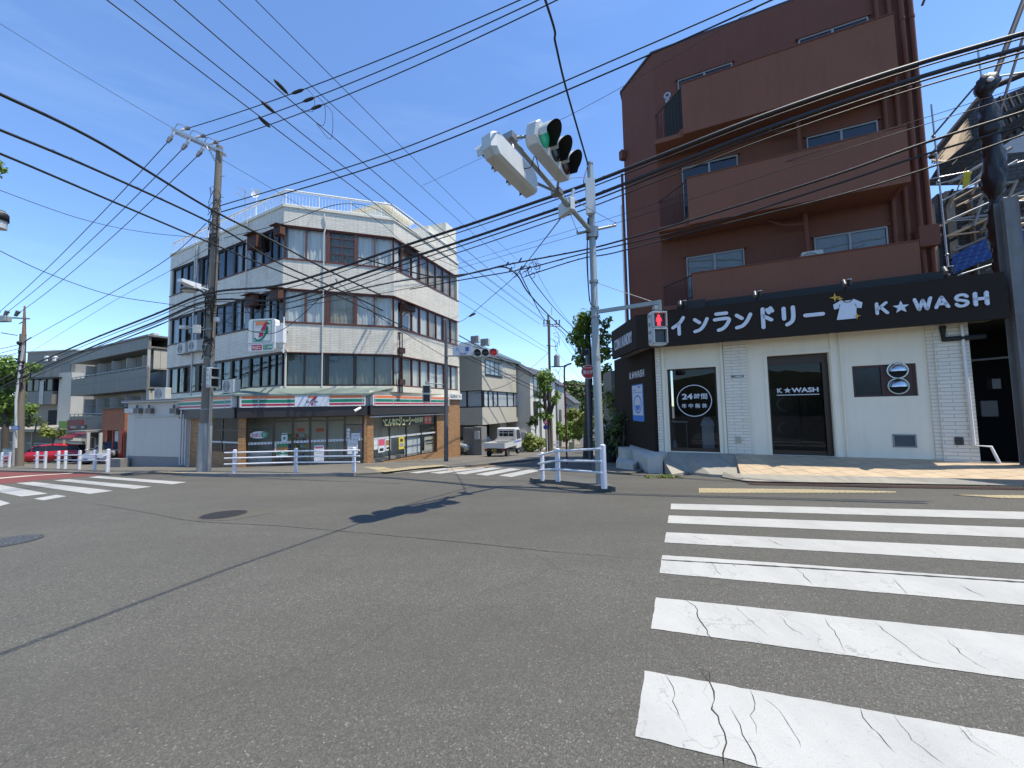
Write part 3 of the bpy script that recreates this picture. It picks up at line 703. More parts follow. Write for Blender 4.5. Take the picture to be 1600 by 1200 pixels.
for a, b in zip(ul, ul[1:]): stripes(FSL, a + .05, b - .05, FSL.V(345, 691), .07, -.09)
# white letters on the small building sign at the right end
m = MB(); sv0, sv1 = FSR.V(709, 624), FSR.V(709, 615); su0, su1 = FSR.U(699, 620), FSR.U(718.5, 620)
m.box(FSR, su0, su1, sv0, sv1, .12, .15); m.mi = 1; m.text(FSR, (su0 + su1) / 2, (sv0 + sv1) / 2, .15, '沼田ビル', (sv1 - sv0) * .62, (su1 - su0) * .9, .004, .03)
tag(build('name_board', m, [mat('sign_white', (.72, .72, .70), .5, var=.04), STRB]), 'small white board with black lettering on the right corner of the tiled building', 'sign')
# ---------------------------------------------------------------- striped fascia signs
SW = mat('sign_white', (.72, .72, .70)); SO = mat('sign_orange', (.75, .19, .06), .45, var=.06); SG = mat('sign_green', (.006, .20, .12), .45, var=.06); SR = mat('sign_red', (.42, .012, .05), .45, var=.06)
SEAM = mat('sign_seam', (.42, .42, .42), .5)
def fascia(fr, u0, u1, name_label, seams, logo=None):
    t = thing('fascia_sign', name_label, 'shop sign', fr.P((u0 + u1) / 2, zb, .22), group='striped shop fascia signs')
    h = zt - zb
    m = MB(); m.rbox(fr, u0, u1, zb, zt, .02, .24, .06); build('sign_box', m, SW, t)
    for nm, mt, a, c in (('orange_stripe', SO, .72, .95), ('green_stripe', SG, .37, .63), ('red_stripe', SR, .12, .28)):
        m = MB()
        if logo: m.box(fr, u0 + .05, logo[0], zb + a * h, zb + c * h, .24, .246); m.box(fr, logo[1], u1 - .05, zb + a * h, zb + c * h, .24, .246)
        else: m.box(fr, u0 + .05, u1 - .05, zb + a * h, zb + c * h, .24, .246)
        build('stripe', m, mt, t)
    m = MB()
    for s in seams: m.box(fr, s - .02, s + .02, zb + .01, zt - .01, .24, .252)
    build('seam', m, SEAM, t)
    if logo:
        c = (logo[0] + logo[1]) / 2; m = MB(); m.box(fr, logo[0], logo[1], zb + .01, zt - .01, .24, .254); build('logo_board', m, mat('sign_white2', (.62, .66, .72), .5, var=.03), t)
        # the numeral: orange top bar, red diagonal, red foot
        s = h * .44; y = (zt + zb) / 2
        m = MB(); m.poly(fr, [(c - s * .75, y + s * .55), (c + s * .25, y + s * .55), (c + s * .62, y + s * .92), (c - s * .75, y + s * .92)], .254, .258); build('numeral', m, SO, t)
        m = MB(); m.poly(fr, [(c + s * .25, y + s * .53), (c + s * .64, y + s * .90), (c + s * .9, y + s * .90), (c + s * .86, y + s * .7), (c + s * .3, y - s * .0), (c - s * .28, y - s * .0), (c - s * .02, y + s * .3)], .254, .259)
        m.poly(fr, [(c - s * .22, y - s * .42), (c + s * .2, y - s * .42), (c + s * .2, y - s * .92), (c - s * .22, y - s * .92)], .254, .258); build('numeral', m, SR, t)
        m = MB(); m.text(fr, c, y - s * .20, .256, 'ELEVEN', s * .36, s * 2.0, .004, .02); build('lettering', m, STRB, t)
    return t
fascia(FS, u372 + .12, u573 - .08, 'long striped shop sign with the numeral logo over the front doors', [FS.U(x, 626) for x in (378, 406.5, 567)], (FS.U(462.5, 626), FS.U(515.5, 626)))
fascia(FSL, 0.1, LL_ - .12, 'short striped shop sign behind the utility pole, left of the doors', [FSL.U(x, 626) for x in (336, 361)])
fascia(FSR, .12, FSR.U(697, 628), 'striped shop sign over the side window facing the side street', [FSR.U(x, 628) for x in (580, 609, 635, 658, 678)])
# ---------------------------------------------------------------- inside the shop
def shelf_unit(fr, u, w, wd, hgt, col, label):
    z = zg(S0) + .06
    t = thing('display_shelf', label, 'shelf', fr.P(u, z, w), group='shelves inside the shop')
    m = MB(); m.box(fr, u - wd / 2, u + wd / 2, z, z + hgt, w - .05, w)
    for k in range(5): m.box(fr, u - wd / 2, u + wd / 2, z + .1 + k * hgt / 5, z + .13 + k * hgt / 5, w, w + .35)
    build('rack', m, mat('shelf_grey', (.5, .5, .5), .5), t)
    m = MB(); random.seed(int(u * 10))
    for k in range(5):
        x = u - wd / 2 + .03
        while x < u + wd / 2 - .1:
            ww = random.uniform(.06, .14); hh = random.uniform(.1, hgt / 5 - .08); m.mi = random.randrange(5)
            m.box(fr, x, x + ww - .01, z + .13 + k * hgt / 5, z + .13 + k * hgt / 5 + hh, w + .03, w + .3); x += ww
    build('goods', m, [mat('goods%d' % i, c, .6) for i, c in enumerate(((.5, .06, .05), (.6, .5, .1), (.1, .3, .12), (.65, .65, .62), (.08, .14, .4)))], t)
for i, (u, w_) in enumerate(((.4, -2.2), (1.9, -3.2), (3.4, -2.6), (4.8, -3.4))):
    shelf_unit(FS, u, w_, 1.2, 1.35, None, ['goods shelf behind the tobacco window of the shop', 'goods shelf left of the sliding doors inside the shop', 'goods shelf seen straight through the sliding doors', 'goods shelf at the right end inside the shop'][i])
m = MB()
for k in range(3): m.box(FS, .2 + k * 1.9, 1.5 + k * 1.9, zc + .12, zc + .16, -2.4, -2.3)
for k in range(3): m.box(FS, .2 + k * 1.9, 1.5 + k * 1.9, zc + .12, zc + .16, -4.4, -4.3)
tag(build('ceiling_light', m, emit('shop_tube_light', (1, .97, .9), 5.0)), 'rows of lit ceiling tubes glimpsed through the shop doors', 'ceiling light')
def board(fr, px0, py0, px1, py1, w, mt, label, extra=None, name='poster', cat='poster', group=None):
    u0, v1_ = fr.uv(px0, py0, w); u1, v0_ = fr.uv(px1, py1, w)
    m = MB(); m.box(fr, u0, u1, v0_, v1_, w, w + .006); mats = [mt]
    if extra:
        for k, (col, a, b, c, d) in enumerate(extra):
            mats.append(col); m.mi = k + 1; m.box(fr, u0 + a * (u1 - u0), u0 + b * (u1 - u0), v0_ + c * (v1_ - v0_), v0_ + d * (v1_ - v0_), w + .006, w + .009)
    return tag(build(name, m, mats), label, cat, group)
PW = mat('poster_white', (.66, .68, .69), .5, var=.03); PG = mat('poster_green', (.05, .22, .10), .5); PP = mat('poster_pink', (.62, .10, .17), .5); PY = mat('poster_yellow', (.70, .55, .05), .5); PR = mat('poster_red', (.45, .04, .03), .5); PB = mat('poster_grey', (.3, .3, .32), .5); PO = mat('poster_food', (.35, .18, .06), .6, var=.5, vs=30); PBL = mat('poster_blue', (.05, .16, .45), .5)
W_ = -.14
g_ = 'posters and notices on the shop glass'
board(FS, 388, 706, 425, 732, -.5, mat('freezer_grey', (.42, .44, .45), .4), 'grey copier cabinet standing behind the left shop window', [(STRB, .35, .4, .5, .55), (PB, .5, .95, .75, .8), (PW, .1, .9, .85, .95)], 'copier', 'copier')
board(FS, 425.5, 692, 438, 705, W_, PW, 'white notice left of the sliding doors', [(PB, .1, .9, .5, .55)], group=g_)
board(FS, 440, 677, 449, 691, W_, PW, 'white leaflet with a green heading above the green poster', [(PG, 0, 1, .8, .95), (PG, .3, .7, .3, .6)], group=g_)
board(FS, 432, 693.5, 450, 713, W_ + .006, PG, 'green and brown food poster beside the left sliding door', [(PO, 0, 1, .35, .75), (PW, .4, .65, .3, .55), (PW, 0, 1, 0, .15)], group=g_)
board(FS, 491, 696, 506, 720, W_, PW, 'tall pale poster on the right sliding door', [(PP, .1, .9, .8, .9), (PB, .15, .85, .3, .34), (PB, .15, .85, .5, .54)], group=g_)
board(FS, 543, 688, 559, 709, W_, PW, 'white notice with small print on the right shop window', [(PB, .15, .85, .7, .74), (PB, .15, .85, .55, .58), (PB, .15, .85, .4, .43)], group=g_)
board(FS, 549, 677, 563, 685, W_, PW, 'small pale notice above the white strip at the right window', [(PB, .1, .9, .5, .6)], group=g_)
board(FS, 541.5, 669, 547, 685, W_, PB, 'narrow strip of stickers at the edge of the right window', [(PW, .1, .9, .7, .95), (PW, .1, .9, .36, .6), (PW, .1, .9, .05, .3)], group=g_)
board(FS, 561, 669, 567, 673, W_, PR, 'little red and blue stickers in the top corner of the right window', [(PBL, 0, 1, 0, .5)], group=g_)
for px, lab in ((464, 'orange hanging sign glimpsed through the left sliding door'), (494, 'orange hanging sign glimpsed through the right sliding door')):
    board(FS, px, 669, px + 12, 674, -1.2, mat('orange_board', (.7, .13, .03), .5), lab, None, 'hanging_sign', 'sign')
# tobacco oval
u0, v0 = FS.uv(405, 679.5, -.11); m = MB(); k = FS.U(419, 680) - FS.U(390, 680)
m.add([FS.P(u0 + k * .5 * cos(a), v0 + .16 * sin(a), -.11) for a in [2 * pi * i / 30 for i in range(30)]], [tuple(range(30))]); m.mi = 1; m.text(FS, u0 - k * .16, v0, -.108, 'たばこ', .17, k * .52, .004, .03)
m.mi = 2; m.add([FS.P(u0 + k * .30 + .14 * cos(a), v0 + .135 * sin(a), -.104) for a in [2 * pi * i / 20 for i in range(20)]], [tuple(range(20))])
m.mi = 0; m.text(FS, u0 + k * .30, v0, -.103, '酒', .15, .15, .004, .02)
tag(build('oval_sign', m, [PW, PR, PG]), 'white oval tobacco sign with red letters in the left shop window', 'sign')
gr = 'posters and notices on the side window'
wR = -.10
board(FSR, 584, 686.5, 590, 702, wR, PW, 'white notice at the left edge of the side window', [(PB, .1, .9, .4, .44)], group=gr)
board(FSR, 591, 686, 601, 706, wR, PW, 'pink headed poster in the side window', [(PP, .05, .95, .5, .95), (STRB, .2, .8, .1, .3)], group=gr)
board(FSR, 602, 684, 610.5, 703, wR, PW, 'poster with a dark red picture in the side window', [(PO, .1, .9, .4, .8), (STRB, .2, .8, .1, .25)], group=gr)
board(FSR, 623, 683, 631.5, 701, wR, PY, 'yellow poster in the middle of the side window', [(STRB, .25, .75, .6, .85), (PB, .15, .85, .2, .5)], group=gr)
board(FSR, 632, 686, 658, 712, -.35, mat('freezer_white', (.62, .68, .72), .35), 'white freezer backs standing against the side window', [(PB, .48, .5, 0, 1), (PB, 0, 1, .55, .57)], 'freezer', 'freezer')
board(FSR, 663, 683, 679, 707, -.3, mat('machine_cream', (.50, .50, .42), .5), 'cream cash machine behind the last side window', [(STRB, .1, .85, .75, .82), (STRB, .1, .85, .55, .62), (PW, .3, .8, .3, .34), (PW, .3, .8, .12, .18)], 'cash_machine', 'machine')
# black banner with yellow lettering
u0, v1_ = FSR.uv(597, 652, -.03); u1, v0_ = FSR.uv(678, 661, -.03)
bt = thing('banner', 'black banner with yellow lettering and food pictures over the side window', 'banner', FSR.P((u0 + u1) / 2, v0_, 0))
m = MB(); m.box(FSR, u0, u1, v0_ - .05, v1_ + .02, -.03, -.022); build('cloth', m, STRB, bt)
m = MB(); q = u1 - u0; hh = v1_ - v0_; YL = mat('banner_yellow', (.80, .74, .30), .5)
m.text(FSR, u0 + q * .16, v0_ + hh * .45, -.02, 'こんなに', hh * .8, q * .24, .004, .05); m.text(FSR, u0 + q * .43, v0_ + hh * .5, -.02, 'ジューシー', hh * 1.05, q * .30, .004, .05); m.text(FSR, u0 + q * .67, v0_ + hh * .5, -.02, 'なからあげ', hh * .7, q * .17, .004, .05)
for a, b in ((.01, .10), (.02, .22)): m.add([FSR.P(u0 + q * a, v0_ + hh * (.9 - b), -.018), FSR.P(u0 + q * a, v0_ + hh * (.75 - b), -.018), FSR.P(u0 + q * .07, v0_ + hh * (.45 - b), -.018)], [(0, 1, 2)])
build('lettering', m, YL, bt)
m = MB(); m.cyl(FSR, u0 + q * .82, v0_ + hh * .5, -.022, -.016, hh * .5, 14); m.cyl(FSR, u0 + q * .90, v0_ + hh * .5, -.022, -.016, hh * .5, 14); build('food_picture', m, PR, bt)
m = MB(); m.cyl(FSR, u0 + q * .82, v0_ + hh * .5, -.016, -.012, hh * .3, 12); m.cyl(FSR, u0 + q * .90, v0_ + hh * .5, -.016, -.012, hh * .3, 12); build('food_picture', m, mat('chicken', (.6, .35, .2), .7, var=.5, vs=20), bt)
m = MB(); m.tube([FSR.P(.1, FSR.V(600, 650.5), .1), FSR.P(FSR.U(693, 649), FSR.V(600, 650.5), .1)], .035, 8); solo('light_tube', m, mat('white_plastic', (.7, .7, .68), .4), 'long white tube light under the side canopy', 'light')
# ---------------------------------------------------------------- projecting logo sign
ps = Fr(0, 0, 71 + 8); a = at(387, 545, 16.6)
u0, v0 = 0, 0
ps = Fr(at(386, 520, 16.75).x, 16.75, 90 + 6)
U0, V0 = ps.uv(387.5, 551); U1, V1 = ps.uv(430, 502)
t = thing('projecting_sign', 'white square shop sign with orange, red and green logo projecting above the canopy', 'shop sign', ps.P((U0 + U1) / 2, V0, -.15))
Z0, Z1 = ps.V(410, 549), ps.V(410, 498)
m = MB(); m.rbox(ps, U0, U1, Z0, Z1, -.3, 0, .14, 5); build('sign_box', m, mat('sign_box_white', (.70, .70, .68), .45, var=.05, dirt=.3), t)
m = MB(); m.box(ps, U0 - .012, U0 + .0, Z0 + .1, Z1 - .1, -.29, -.02); build('side_panel', m, mat('sign_side_grey', (.35, .36, .37), .5), t)
wd_, hh = U1 - U0, Z1 - Z0
X = lambda a: U0 + a * wd_
Y = lambda b: Z0 + b * hh
m = MB()
for (a0, a1, c0, c1) in ((.17, .87, .93, .95), (.17, .87, .30, .32), (.17, .19, .32, .93), (.85, .87, .32, .93)): m.box(ps, X(a0), X(a1), Y(c0), Y(c1), 0, .006)
m.strokes(ps, [[(.24, .40), (.34, .34), (.48, .36), (.60, .46), (.68, .60), (.73, .70)], [(.70, .74), (.68, .60), (.72, .56)]], U0, Z0, wd_, hh, .006, .004, wd_ * .035)
m.sph(ps.P(X(.76), Y(.86), .004), .045 * wd_, 10, 6); build('emblem', m, SG, t)
m = MB(); m.poly(ps, [(X(.27), Y(.92)), (X(.27), Y(.80)), (X(.56), Y(.80)), (X(.66), Y(.92))], .002, .010); build('emblem', m, mat('emblem_orange', (.72, .24, .1), .5), t)
m = MB(); m.poly(ps, [(X(.56), Y(.80)), (X(.66), Y(.92)), (X(.74), Y(.90)), (X(.62), Y(.64)), (X(.46), Y(.64))], .002, .011); m.poly(ps, [(X(.42), Y(.58)), (X(.56), Y(.58)), (X(.56), Y(.48)), (X(.40), Y(.42))], .002, .012); build('emblem', m, SR, t)
m = MB(); m.text(ps, X(.52), Y(.61), .008, 'SEVEN&i HOLDINGS', hh * .045, wd_ * .62, .004, .02); build('lettering', m, SG, t)
m = MB(); m.box(ps, X(0.0), X(1.0), Y(.245), Y(.27), 0, .008); m.mi = 1; m.box(ps, X(.14), X(.52), Y(.05), Y(.20), 0, .007); m.mi = 2; m.box(ps, X(.57), X(.92), Y(.05), Y(.20), 0, .007)
m.mi = 3; m.text(ps, X(.33), Y(.125), .008, 'たばこ', hh * .10, wd_ * .33, .004, .03); m.text(ps, X(.745), Y(.125), .008, '酒 ATM', hh * .10, wd_ * .30, .004, .03)
build('lower_board', m, [SEAM, SR, SG, SW], t)
m = MB(); bz = (Z0 + Z1) / 2
m.box(ps, U1, U1 + .35, bz - .35, bz + .4, -.26, -.04); m.tube([ps.P(U1 + .2, bz + .5, -.15), FC.P(.25, bz + .5, 0)], .04, 8); m.tube([ps.P(U1 + .2, bz - .5, -.15), FC.P(.25, bz - .5, 0)], .04, 8); m.tube([ps.P(U1 + .3, bz - .8, -.15), ps.P(U1 + .3, bz + .8, -.15)], .03, 8)
build('bracket', m, WH, t)
# ---------------------------------------------------------------- rusty window boxes, air conditioners, pipes, aerials
RUSTM = mat('rusty_steel', (.10, .04, .025), .8, .2, var=.5, vs=6, bmp=.4, bs=50)
def rusty_box(fr, px0, py0, px1, py1, label, dep=.36):
    u0, v1_ = fr.uv(px0, py0, .2); u1, v0_ = fr.uv(px1, py1, .2)
    if u0 > u1: u0, u1 = u1, u0
    t = thing('window_air_conditioner', label, 'air conditioner', fr.P((u0 + u1) / 2, v0_, 0), group='rusty window air conditioners')
    m = MB(); m.box(fr, u0, u1, v0_, v1_, 0.0, dep * .7); build('casing', m, RUSTM, t)
    m = MB(); m.add([fr.P(u0 - .04, v1_ + .08, -.02), fr.P(u1 + .04, v1_ + .08, -.02), fr.P(u1 + .04, v1_ + .0, dep + .1), fr.P(u0 - .04, v1_ + .0, dep + .1), fr.P(u0 - .04, v1_ + .10, -.02), fr.P(u1 + .04, v1_ + .10, -.02), fr.P(u1 + .04, v1_ + .02, dep + .1), fr.P(u0 - .04, v1_ + .02, dep + .1)], [(0, 3, 2, 1), (4, 5, 6, 7), (0, 1, 5, 4), (3, 7, 6, 2), (0, 4, 7, 3), (1, 2, 6, 5)]); build('hood', m, RUSTM, t)
    m = MB()
    for i in range(6): m.box(fr, u0 + .04, u1 - .04, v0_ + .05 + i * (v1_ - v0_ - .1) / 6, v0_ + .07 + i * (v1_ - v0_ - .1) / 6, dep * .7, dep * .7 + .01)
    build('grille', m, DFRAME, t)
    m = MB()
    for u in (u0 + .05, u1 - .05): m.tube([fr.P(u, v0_ - .35, 0), fr.P(u, v0_, dep * .65)], .015, 5)
    build('bracket', m, RUSTM, t)
rusty_box(FL, 388, 371, 402, 385, 'rusty air conditioner under a hood in the top floor window band, left side')
rusty_box(FL, 429, 356, 439, 365, 'rusty hooded box next to the left corner of the top floor')
rusty_box(FL, 384, 464, 398, 476, 'dark rusty air conditioner in the second floor band, behind the sign')
rusty_box(FL, 424, 454, 436, 466, 'red rusty hooded air conditioner at the left corner of the second floor')
rusty_box(FRr, 636, 386, 650, 402, 'rusty air conditioner in the top floor band facing the side street')
rusty_box(FRr, 634, 474, 648, 488, 'rusty air conditioner in the second floor band facing the side street')
ACW = mat('ac_cream', (.50, .50, .46), .5, var=.05, dirt=.25)
def ac_unit(fr, u, v, w, label, wd=.8, hh=.56, dep=.28, group='outdoor air conditioning units'):
    t = thing('air_conditioner', label, 'air conditioner', fr.P(u, v, w), group=group)
    m = MB(); m.rbox(fr, u - wd / 2, u + wd / 2, v, v + hh, w, w + dep, .03, 2); build('casing', m, ACW, t)
    m = MB(); m.ring(fr, u - wd * .12, v + hh / 2, w + dep, w + dep + .012, hh * .42, hh * .38, 24)
    for k in range(4): m.ring(fr, u - wd * .12, v + hh / 2, w + dep + .002, w + dep + .008, hh * (.08 + .08 * k), hh * (.065 + .08 * k), 16)
    build('grille', m, mat('grille_grey', (.12, .12, .12), .5), t)
    m = MB()
    for s in (-1, 1): m.box(fr, u + s * wd * .35 - .02, u + s * wd * .35 + .02, v - .06, v, w - .0, w + dep + .05)
    build('foot', m, mat('galvanised', (.35, .35, .35), .4, .6), t)
    return t
for px, py, lab in ((287, 553, 'cream outdoor unit on the wall left of the utility pole, the left of a pair'), (305, 549, 'cream outdoor unit half hidden behind the utility pole, the right of a pair')):
    u, v = FL.uv(px, py, .2); ac_unit(FL, u, v, .06, lab, 1.0, .62)
u, v = FS.uv(361, 611, -.6); ac_unit(FSL, FSL.U(361, 600, .0), zt + .14, -.15, 'cream outdoor unit standing on the shop canopy near the pedestrian signal', .95, .6)
PIPE = mat('cream_pipe', (.55, .54, .50), .5, var=.05)
def pipe(pts, r, label, mt=PIPE, name='drain_pipe', cat='pipe', par=bld):
    m = MB(); m.tube(pts, r, 8); return build(name, m, mt, par)
u1_ = FL.U(307, 400); pipe([FL.P(u1_, ZP - .3, .06), FL.P(u1_, B3 - 1.2, .06), FL.P(u1_ + .02, B1 - .4, .06)], .045, '')
pipe([FL.P(u1_ + .25, ZP - .1, .07), FL.P(u1_ + .25, ZP - 1.9, .07), FL.P(u1_ + .12, ZP - 2.1, .07)], .045, '')
u2_ = FL.U(388, 360); pipe([FL.P(u2_, ZP + .2, .06), FL.P(u2_, T3, .06), FL.P(u2_, B2 + .3, .06)], .03, '')
pipe([FC.P(-.25 + .45, B2 - 1.5, .05), FC.P(.2, B1 - .1, .05)], .05, '')
u3_ = FC.U(507, 340); pipe([FC.P(u3_ - .02, ZP - .15, .06), FC.P(u3_ + .1, ZP - .7, .06), FC.P(u3_, T3 - .2, .06), FC.P(u3_ - .03, B1 - .1, .05)], .035, '')
m = MB(); uu = FRr.U(623, 560); vv0, vv1 = FRr.V(623, 613), FRr.V(623, 520)
m.box(FRr, uu - .10, uu - .06, vv0, vv1, .1, .14); m.box(FRr, uu + .12, uu + .16, vv0, vv1, .1, .14)
for q in (0.0, .33, .7, 1.0): m.box(FRr, uu - .1, uu + .16, vv0 + (vv1 - vv0) * q - .015, vv0 + (vv1 - vv0) * q + .015, .0, .14)
for q in (.17, .7): m.box(FRr, uu - .14, uu + .3, vv0 + (vv1 - vv0) * q - .14, vv0 + (vv1 - vv0) * q + .14, .05, .2)
solo('sign_bracket', m, mat('rusty_dark', (.06, .03, .025), .7, .2, var=.4, vs=6), 'empty black ladder shaped sign bracket on the side street face', 'sign bracket')
# roof: satellite dish and aerial, small mast
p = at(400, 318, 20.2); base = Vector((p.x, p.y, ZP + .14))
t = thing('satellite_dish', 'white satellite dish on a pole at the roof edge', 'satellite dish', base)
m = MB(); m.tube([base, Vector((p.x, p.y, at(400, 304, 20.2).z))], .035, 8); build('mast', m, WH, t)
m = MB(); dc = at(400, 302, 20.15); ax = Vector((-.1, -1, .25)).normalized(); sx = ax.cross(Vector((0, 0, 1))).normalized(); sy = sx.cross(ax)
rings = []
for k in range(6):
    r = .28 * k / 5; rings.append([dc - ax * (.09 - .09 * (k / 5) ** 2) + (sx * cos(a) + sy * sin(a)) * max(r, .003) for a in [2 * pi * i / 24 for i in range(24)]])
m.loft(rings, cap=False, smooth=True); build('dish', m, WH, t)
m = MB(); m.tube([dc - sy * .26, dc + ax * .3 - sy * .05], .012, 6); m.sph(dc + ax * .3 - sy * .04, .04, 8, 6); build('feed_arm', m, PIPE, t)
t = thing('tv_aerial', 'thin grey tv aerial beside the satellite dish on the roof', 'aerial', at(383, 326, 20.6))
m = MB(); q = at(384, 326, 20.6); q.z = ZP + .1; top = at(383, 296, 20.6); m.tube([q, top], .02, 6); build('mast', m, mat('galvanised', (.35, .35, .35)), t)
m = MB()
for (x0, y0, x1, y1) in ((372, 292, 390, 303), (370, 302, 392, 314)):
    a = at(x0, y0, 20.6); b = at(x1, y1, 20.6); m.tube([a, b], .012, 5)
    for k in range(7):
        c = a.lerp(b, k / 6); L = .1 + .16 * (1 - k / 6); m.tube([c - Vector((0, 1, .3)) * L, c + Vector((0, 1, .3)) * L], .008, 4)
build('array', m, mat('galvanised', (.35, .35, .35)), t)
# security camera on the corner
c0 = FS.P(u573 - .3, zc + .35, .22); t = thing('security_camera', 'white bullet security camera on the shop corner', 'security camera', c0)
m = MB(); d = (FS.n * .55 - FS.u * .6 + Vector((0, 0, -.35))).normalized(); m.tube([c0 + FS.n * .1, c0 + FS.n * .1 + d * .38], .065, 12); m.tube([c0, c0 + FS.n * .12], .03, 8); build('housing', m, WH, t)
m = MB(); m.tube([c0 + FS.n * .1 + d * .375, c0 + FS.n * .1 + d * .39], .05, 12); build('lens', m, STRB, t)
# ================================================================== LAUNDRY GROUND FLOOR AND BROWN APARTMENT BLOCK ABOVE
ZL = .15                                             # shop floor level
LW = Fr(4.75, 11.68, 116.2)                          # wall plane of the laundry
U = LambdaU = lambda px, py, w=0: LW.uv(px, py, w)[0]
V = lambda px, py, w=0: LW.uv(px, py, w)[1]
uL, uR = U(1027, 640), U(1526, 700)                  # wall ends
WF = .60                                             # fascia stands this far out
uFL, uFR = U(994.5, 520, WF), U(1573, 460, WF)
zfb, zft = V(1300, 519.5, WF), V(1300, 456, WF)
zwt = V(1200, 541, 0) 
print('laundry', uL, uR, 'fascia', uFL, uFR, zfb, zft, 'walltop', zwt)
LWHITE = mat('laundry_white_stucco', (.80, .73, .575), .85, var=.07, vs=1.5, bmp=.7, bs=9, dirt=.12, dirtcol=(.3, .28, .24))
WBRICK = tiles('white_painted_brick', (.80, .735, .60), (.76, .70, .57), (.56, .51, .42), .40, .087, .008, .5, .75, dirt=.1, bmp=.9, var=.15)
CHAR = mat('charcoal_wood_panel', (.022, .0195, .019), .55, var=.25, vs=3)
def charm():
    m, nt, b = newmat('charcoal_grain_panel'); uv = coords(nt, 'UV', (.6, 14, 1)); n = noise(nt, uv, 3, 5, .7)
    c = mix(nt, n, (.016, .0105, .0075), (.034, .025, .0185)); nt.links.new(c, b.inputs['Base Color']); b.inputs['Roughness'].default_value = .75; b.inputs['Specular IOR Level'].default_value = .2; bump(nt, b, n, .3, .004); return m
CHARG = charm()
BROWN = mat('reddish_brown_render', (.145, .052, .032), .85, var=.14, vs=.6, bmp=.5, bs=25, dirt=.6, dirtcol=(.10, .038, .026))
BROWN2 = mat('balcony_brown_render', (.190, .074, .043), .85, var=.12, vs=.8, bmp=.5, bs=25, dirt=.6, dirtcol=(.15, .055, .034))
ap = thing('apartment_block', 'tall reddish brown apartment block with solid balconies over the coin laundry', 'building', LW.P(uL, 0))
SIL = mat('aluminium_frame', (.26, .265, .27), .5, .3)
# --- laundry walls with real openings
def wall_with_holes(m, fr, u0, u1, v0, v1, w0, w1, holes):
    us = sorted({u0, u1} | {h[0] for h in holes} | {h[1] for h in holes}); 
    for a, b in zip(us, us[1:]):
        hs = sorted([h for h in holes if h[0] <= a + 1e-6 and h[1] >= b - 1e-6], key=lambda h: h[2]); v = v0
        for h in hs:
            if h[2] > v: m.box(fr, a, b, v, h[2], w0, w1)
            v = h[3]
        if v < v1: m.box(fr, a, b, v, v1, w0, w1)
h1 = (U(1045, 640), U(1122, 640), ZL + .02, V(1080, 575)); h2 = (U(1203, 640), U(1301, 640), ZL, V(1245, 553.5))
h3 = (U(1333, 600), U(1434, 600), V(1385, 619.5), V(1385, 569.5)); h4 = (U(1395, 690), U(1432, 690), V(1412, 699), V(1412, 678.5))
m = MB(); wall_with_holes(m, LW, uL, uR - .02, -.45, zwt + .3, -.25, 0, [h1, h2, h3, h4]); build('laundry_wall', m, LWHITE, ap)
m = MB(); e = .035
m.box(LW, uL + .003, U(1035, 640), ZL, zwt + .25, .001, e); build('brick_pilaster', m, WBRICK, ap); m = MB(); m.box(LW, U(1134.5, 640), U(1170, 640), ZL, zwt + .25, .001, .07); build('brick_pilaster', m, WBRICK, ap); m = MB(); m.box(LW, U(1465, 640), uR, -.3, zwt + .25, .001, .10)
m.box(LW, U(1455, 640), U(1465, 640), -.3, zwt + .25, .001, .05)
build('brick_pilaster', m, WBRICK, ap)
m = MB()
for a, b, c in ((1037, 1041, .05), (1129.5, 1133.5, .05), (1303, 1312, .05), (1318, 1321, .03)): m.box(LW, U(a, 640), U(b, 640), ZL, zwt + .25, 0.0, c)
for h in (h1, h2): m.box(LW, h[0] - .08, h[1] + .08, h[3], h[3] + .07, 0, .025); m.box(LW, h[0] - .08, h[0], ZL, h[3], 0, .02); m.box(LW, h[1], h[1] + .08, ZL, h[3], 0, .02)
build('wall_trim', m, LWHITE, ap)
# body of the ground floor behind
KL = LW.P(uL, 0); AZK = 178.0
CH = Fr(0, 0, AZK); chl = 3.6; CH.o = LW.P(uL - .12, 0) - CH.u * chl; CH.o.z = 0           # dark chamfer wall, u runs towards the corner
back = 9.0
pc = CH.P(0, 0)
m = MB(); m.prism([LW.P(uL + .1, 0, -.3).xy, LW.P(uR - .1, 0, -.3).xy, LW.P(uR - .1, 0, -.3 - back).xy, (CH.P(0, 0, -.3) - LW.n * 0).xy], zwt + .1, zwt + .4)
build('laundry_ceiling', m, CONC, ap)
m = MB(); m.prism([LW.P(uL + .2, 0, -4.6).xy, LW.P(uR - .1, 0, -4.6).xy, LW.P(uR - .1, 0, -4.75).xy, LW.P(uL + .2, 0, -4.75).xy], -.5, zwt + .2)
m.box(LW, uR - .12, uR, -.5, zwt + .3, -back, -.25); m.box(LW, uL + .02, uL + .12, ZL, zwt + .2, -4.6, -.26); build('inner_wall', m, mat('laundry_back_wall', (.10, .10, .10), .8), ap)
m = MB(); m.prism([LW.P(uL, 0, -.02).xy, LW.P(uR, 0, -.02).xy, LW.P(uR, 0, -4.6).xy, LW.P(uL, 0, -4.6).xy], -.5, ZL - .005); build('laundry_floor', m, mat('laundry_floor', (.16, .16, .16), .3), ap)
m = MB(); m.box(CH, -.2, chl, -2.2, zwt + .3, -.3, 0); build('panel_wall', m, CHARG, ap)
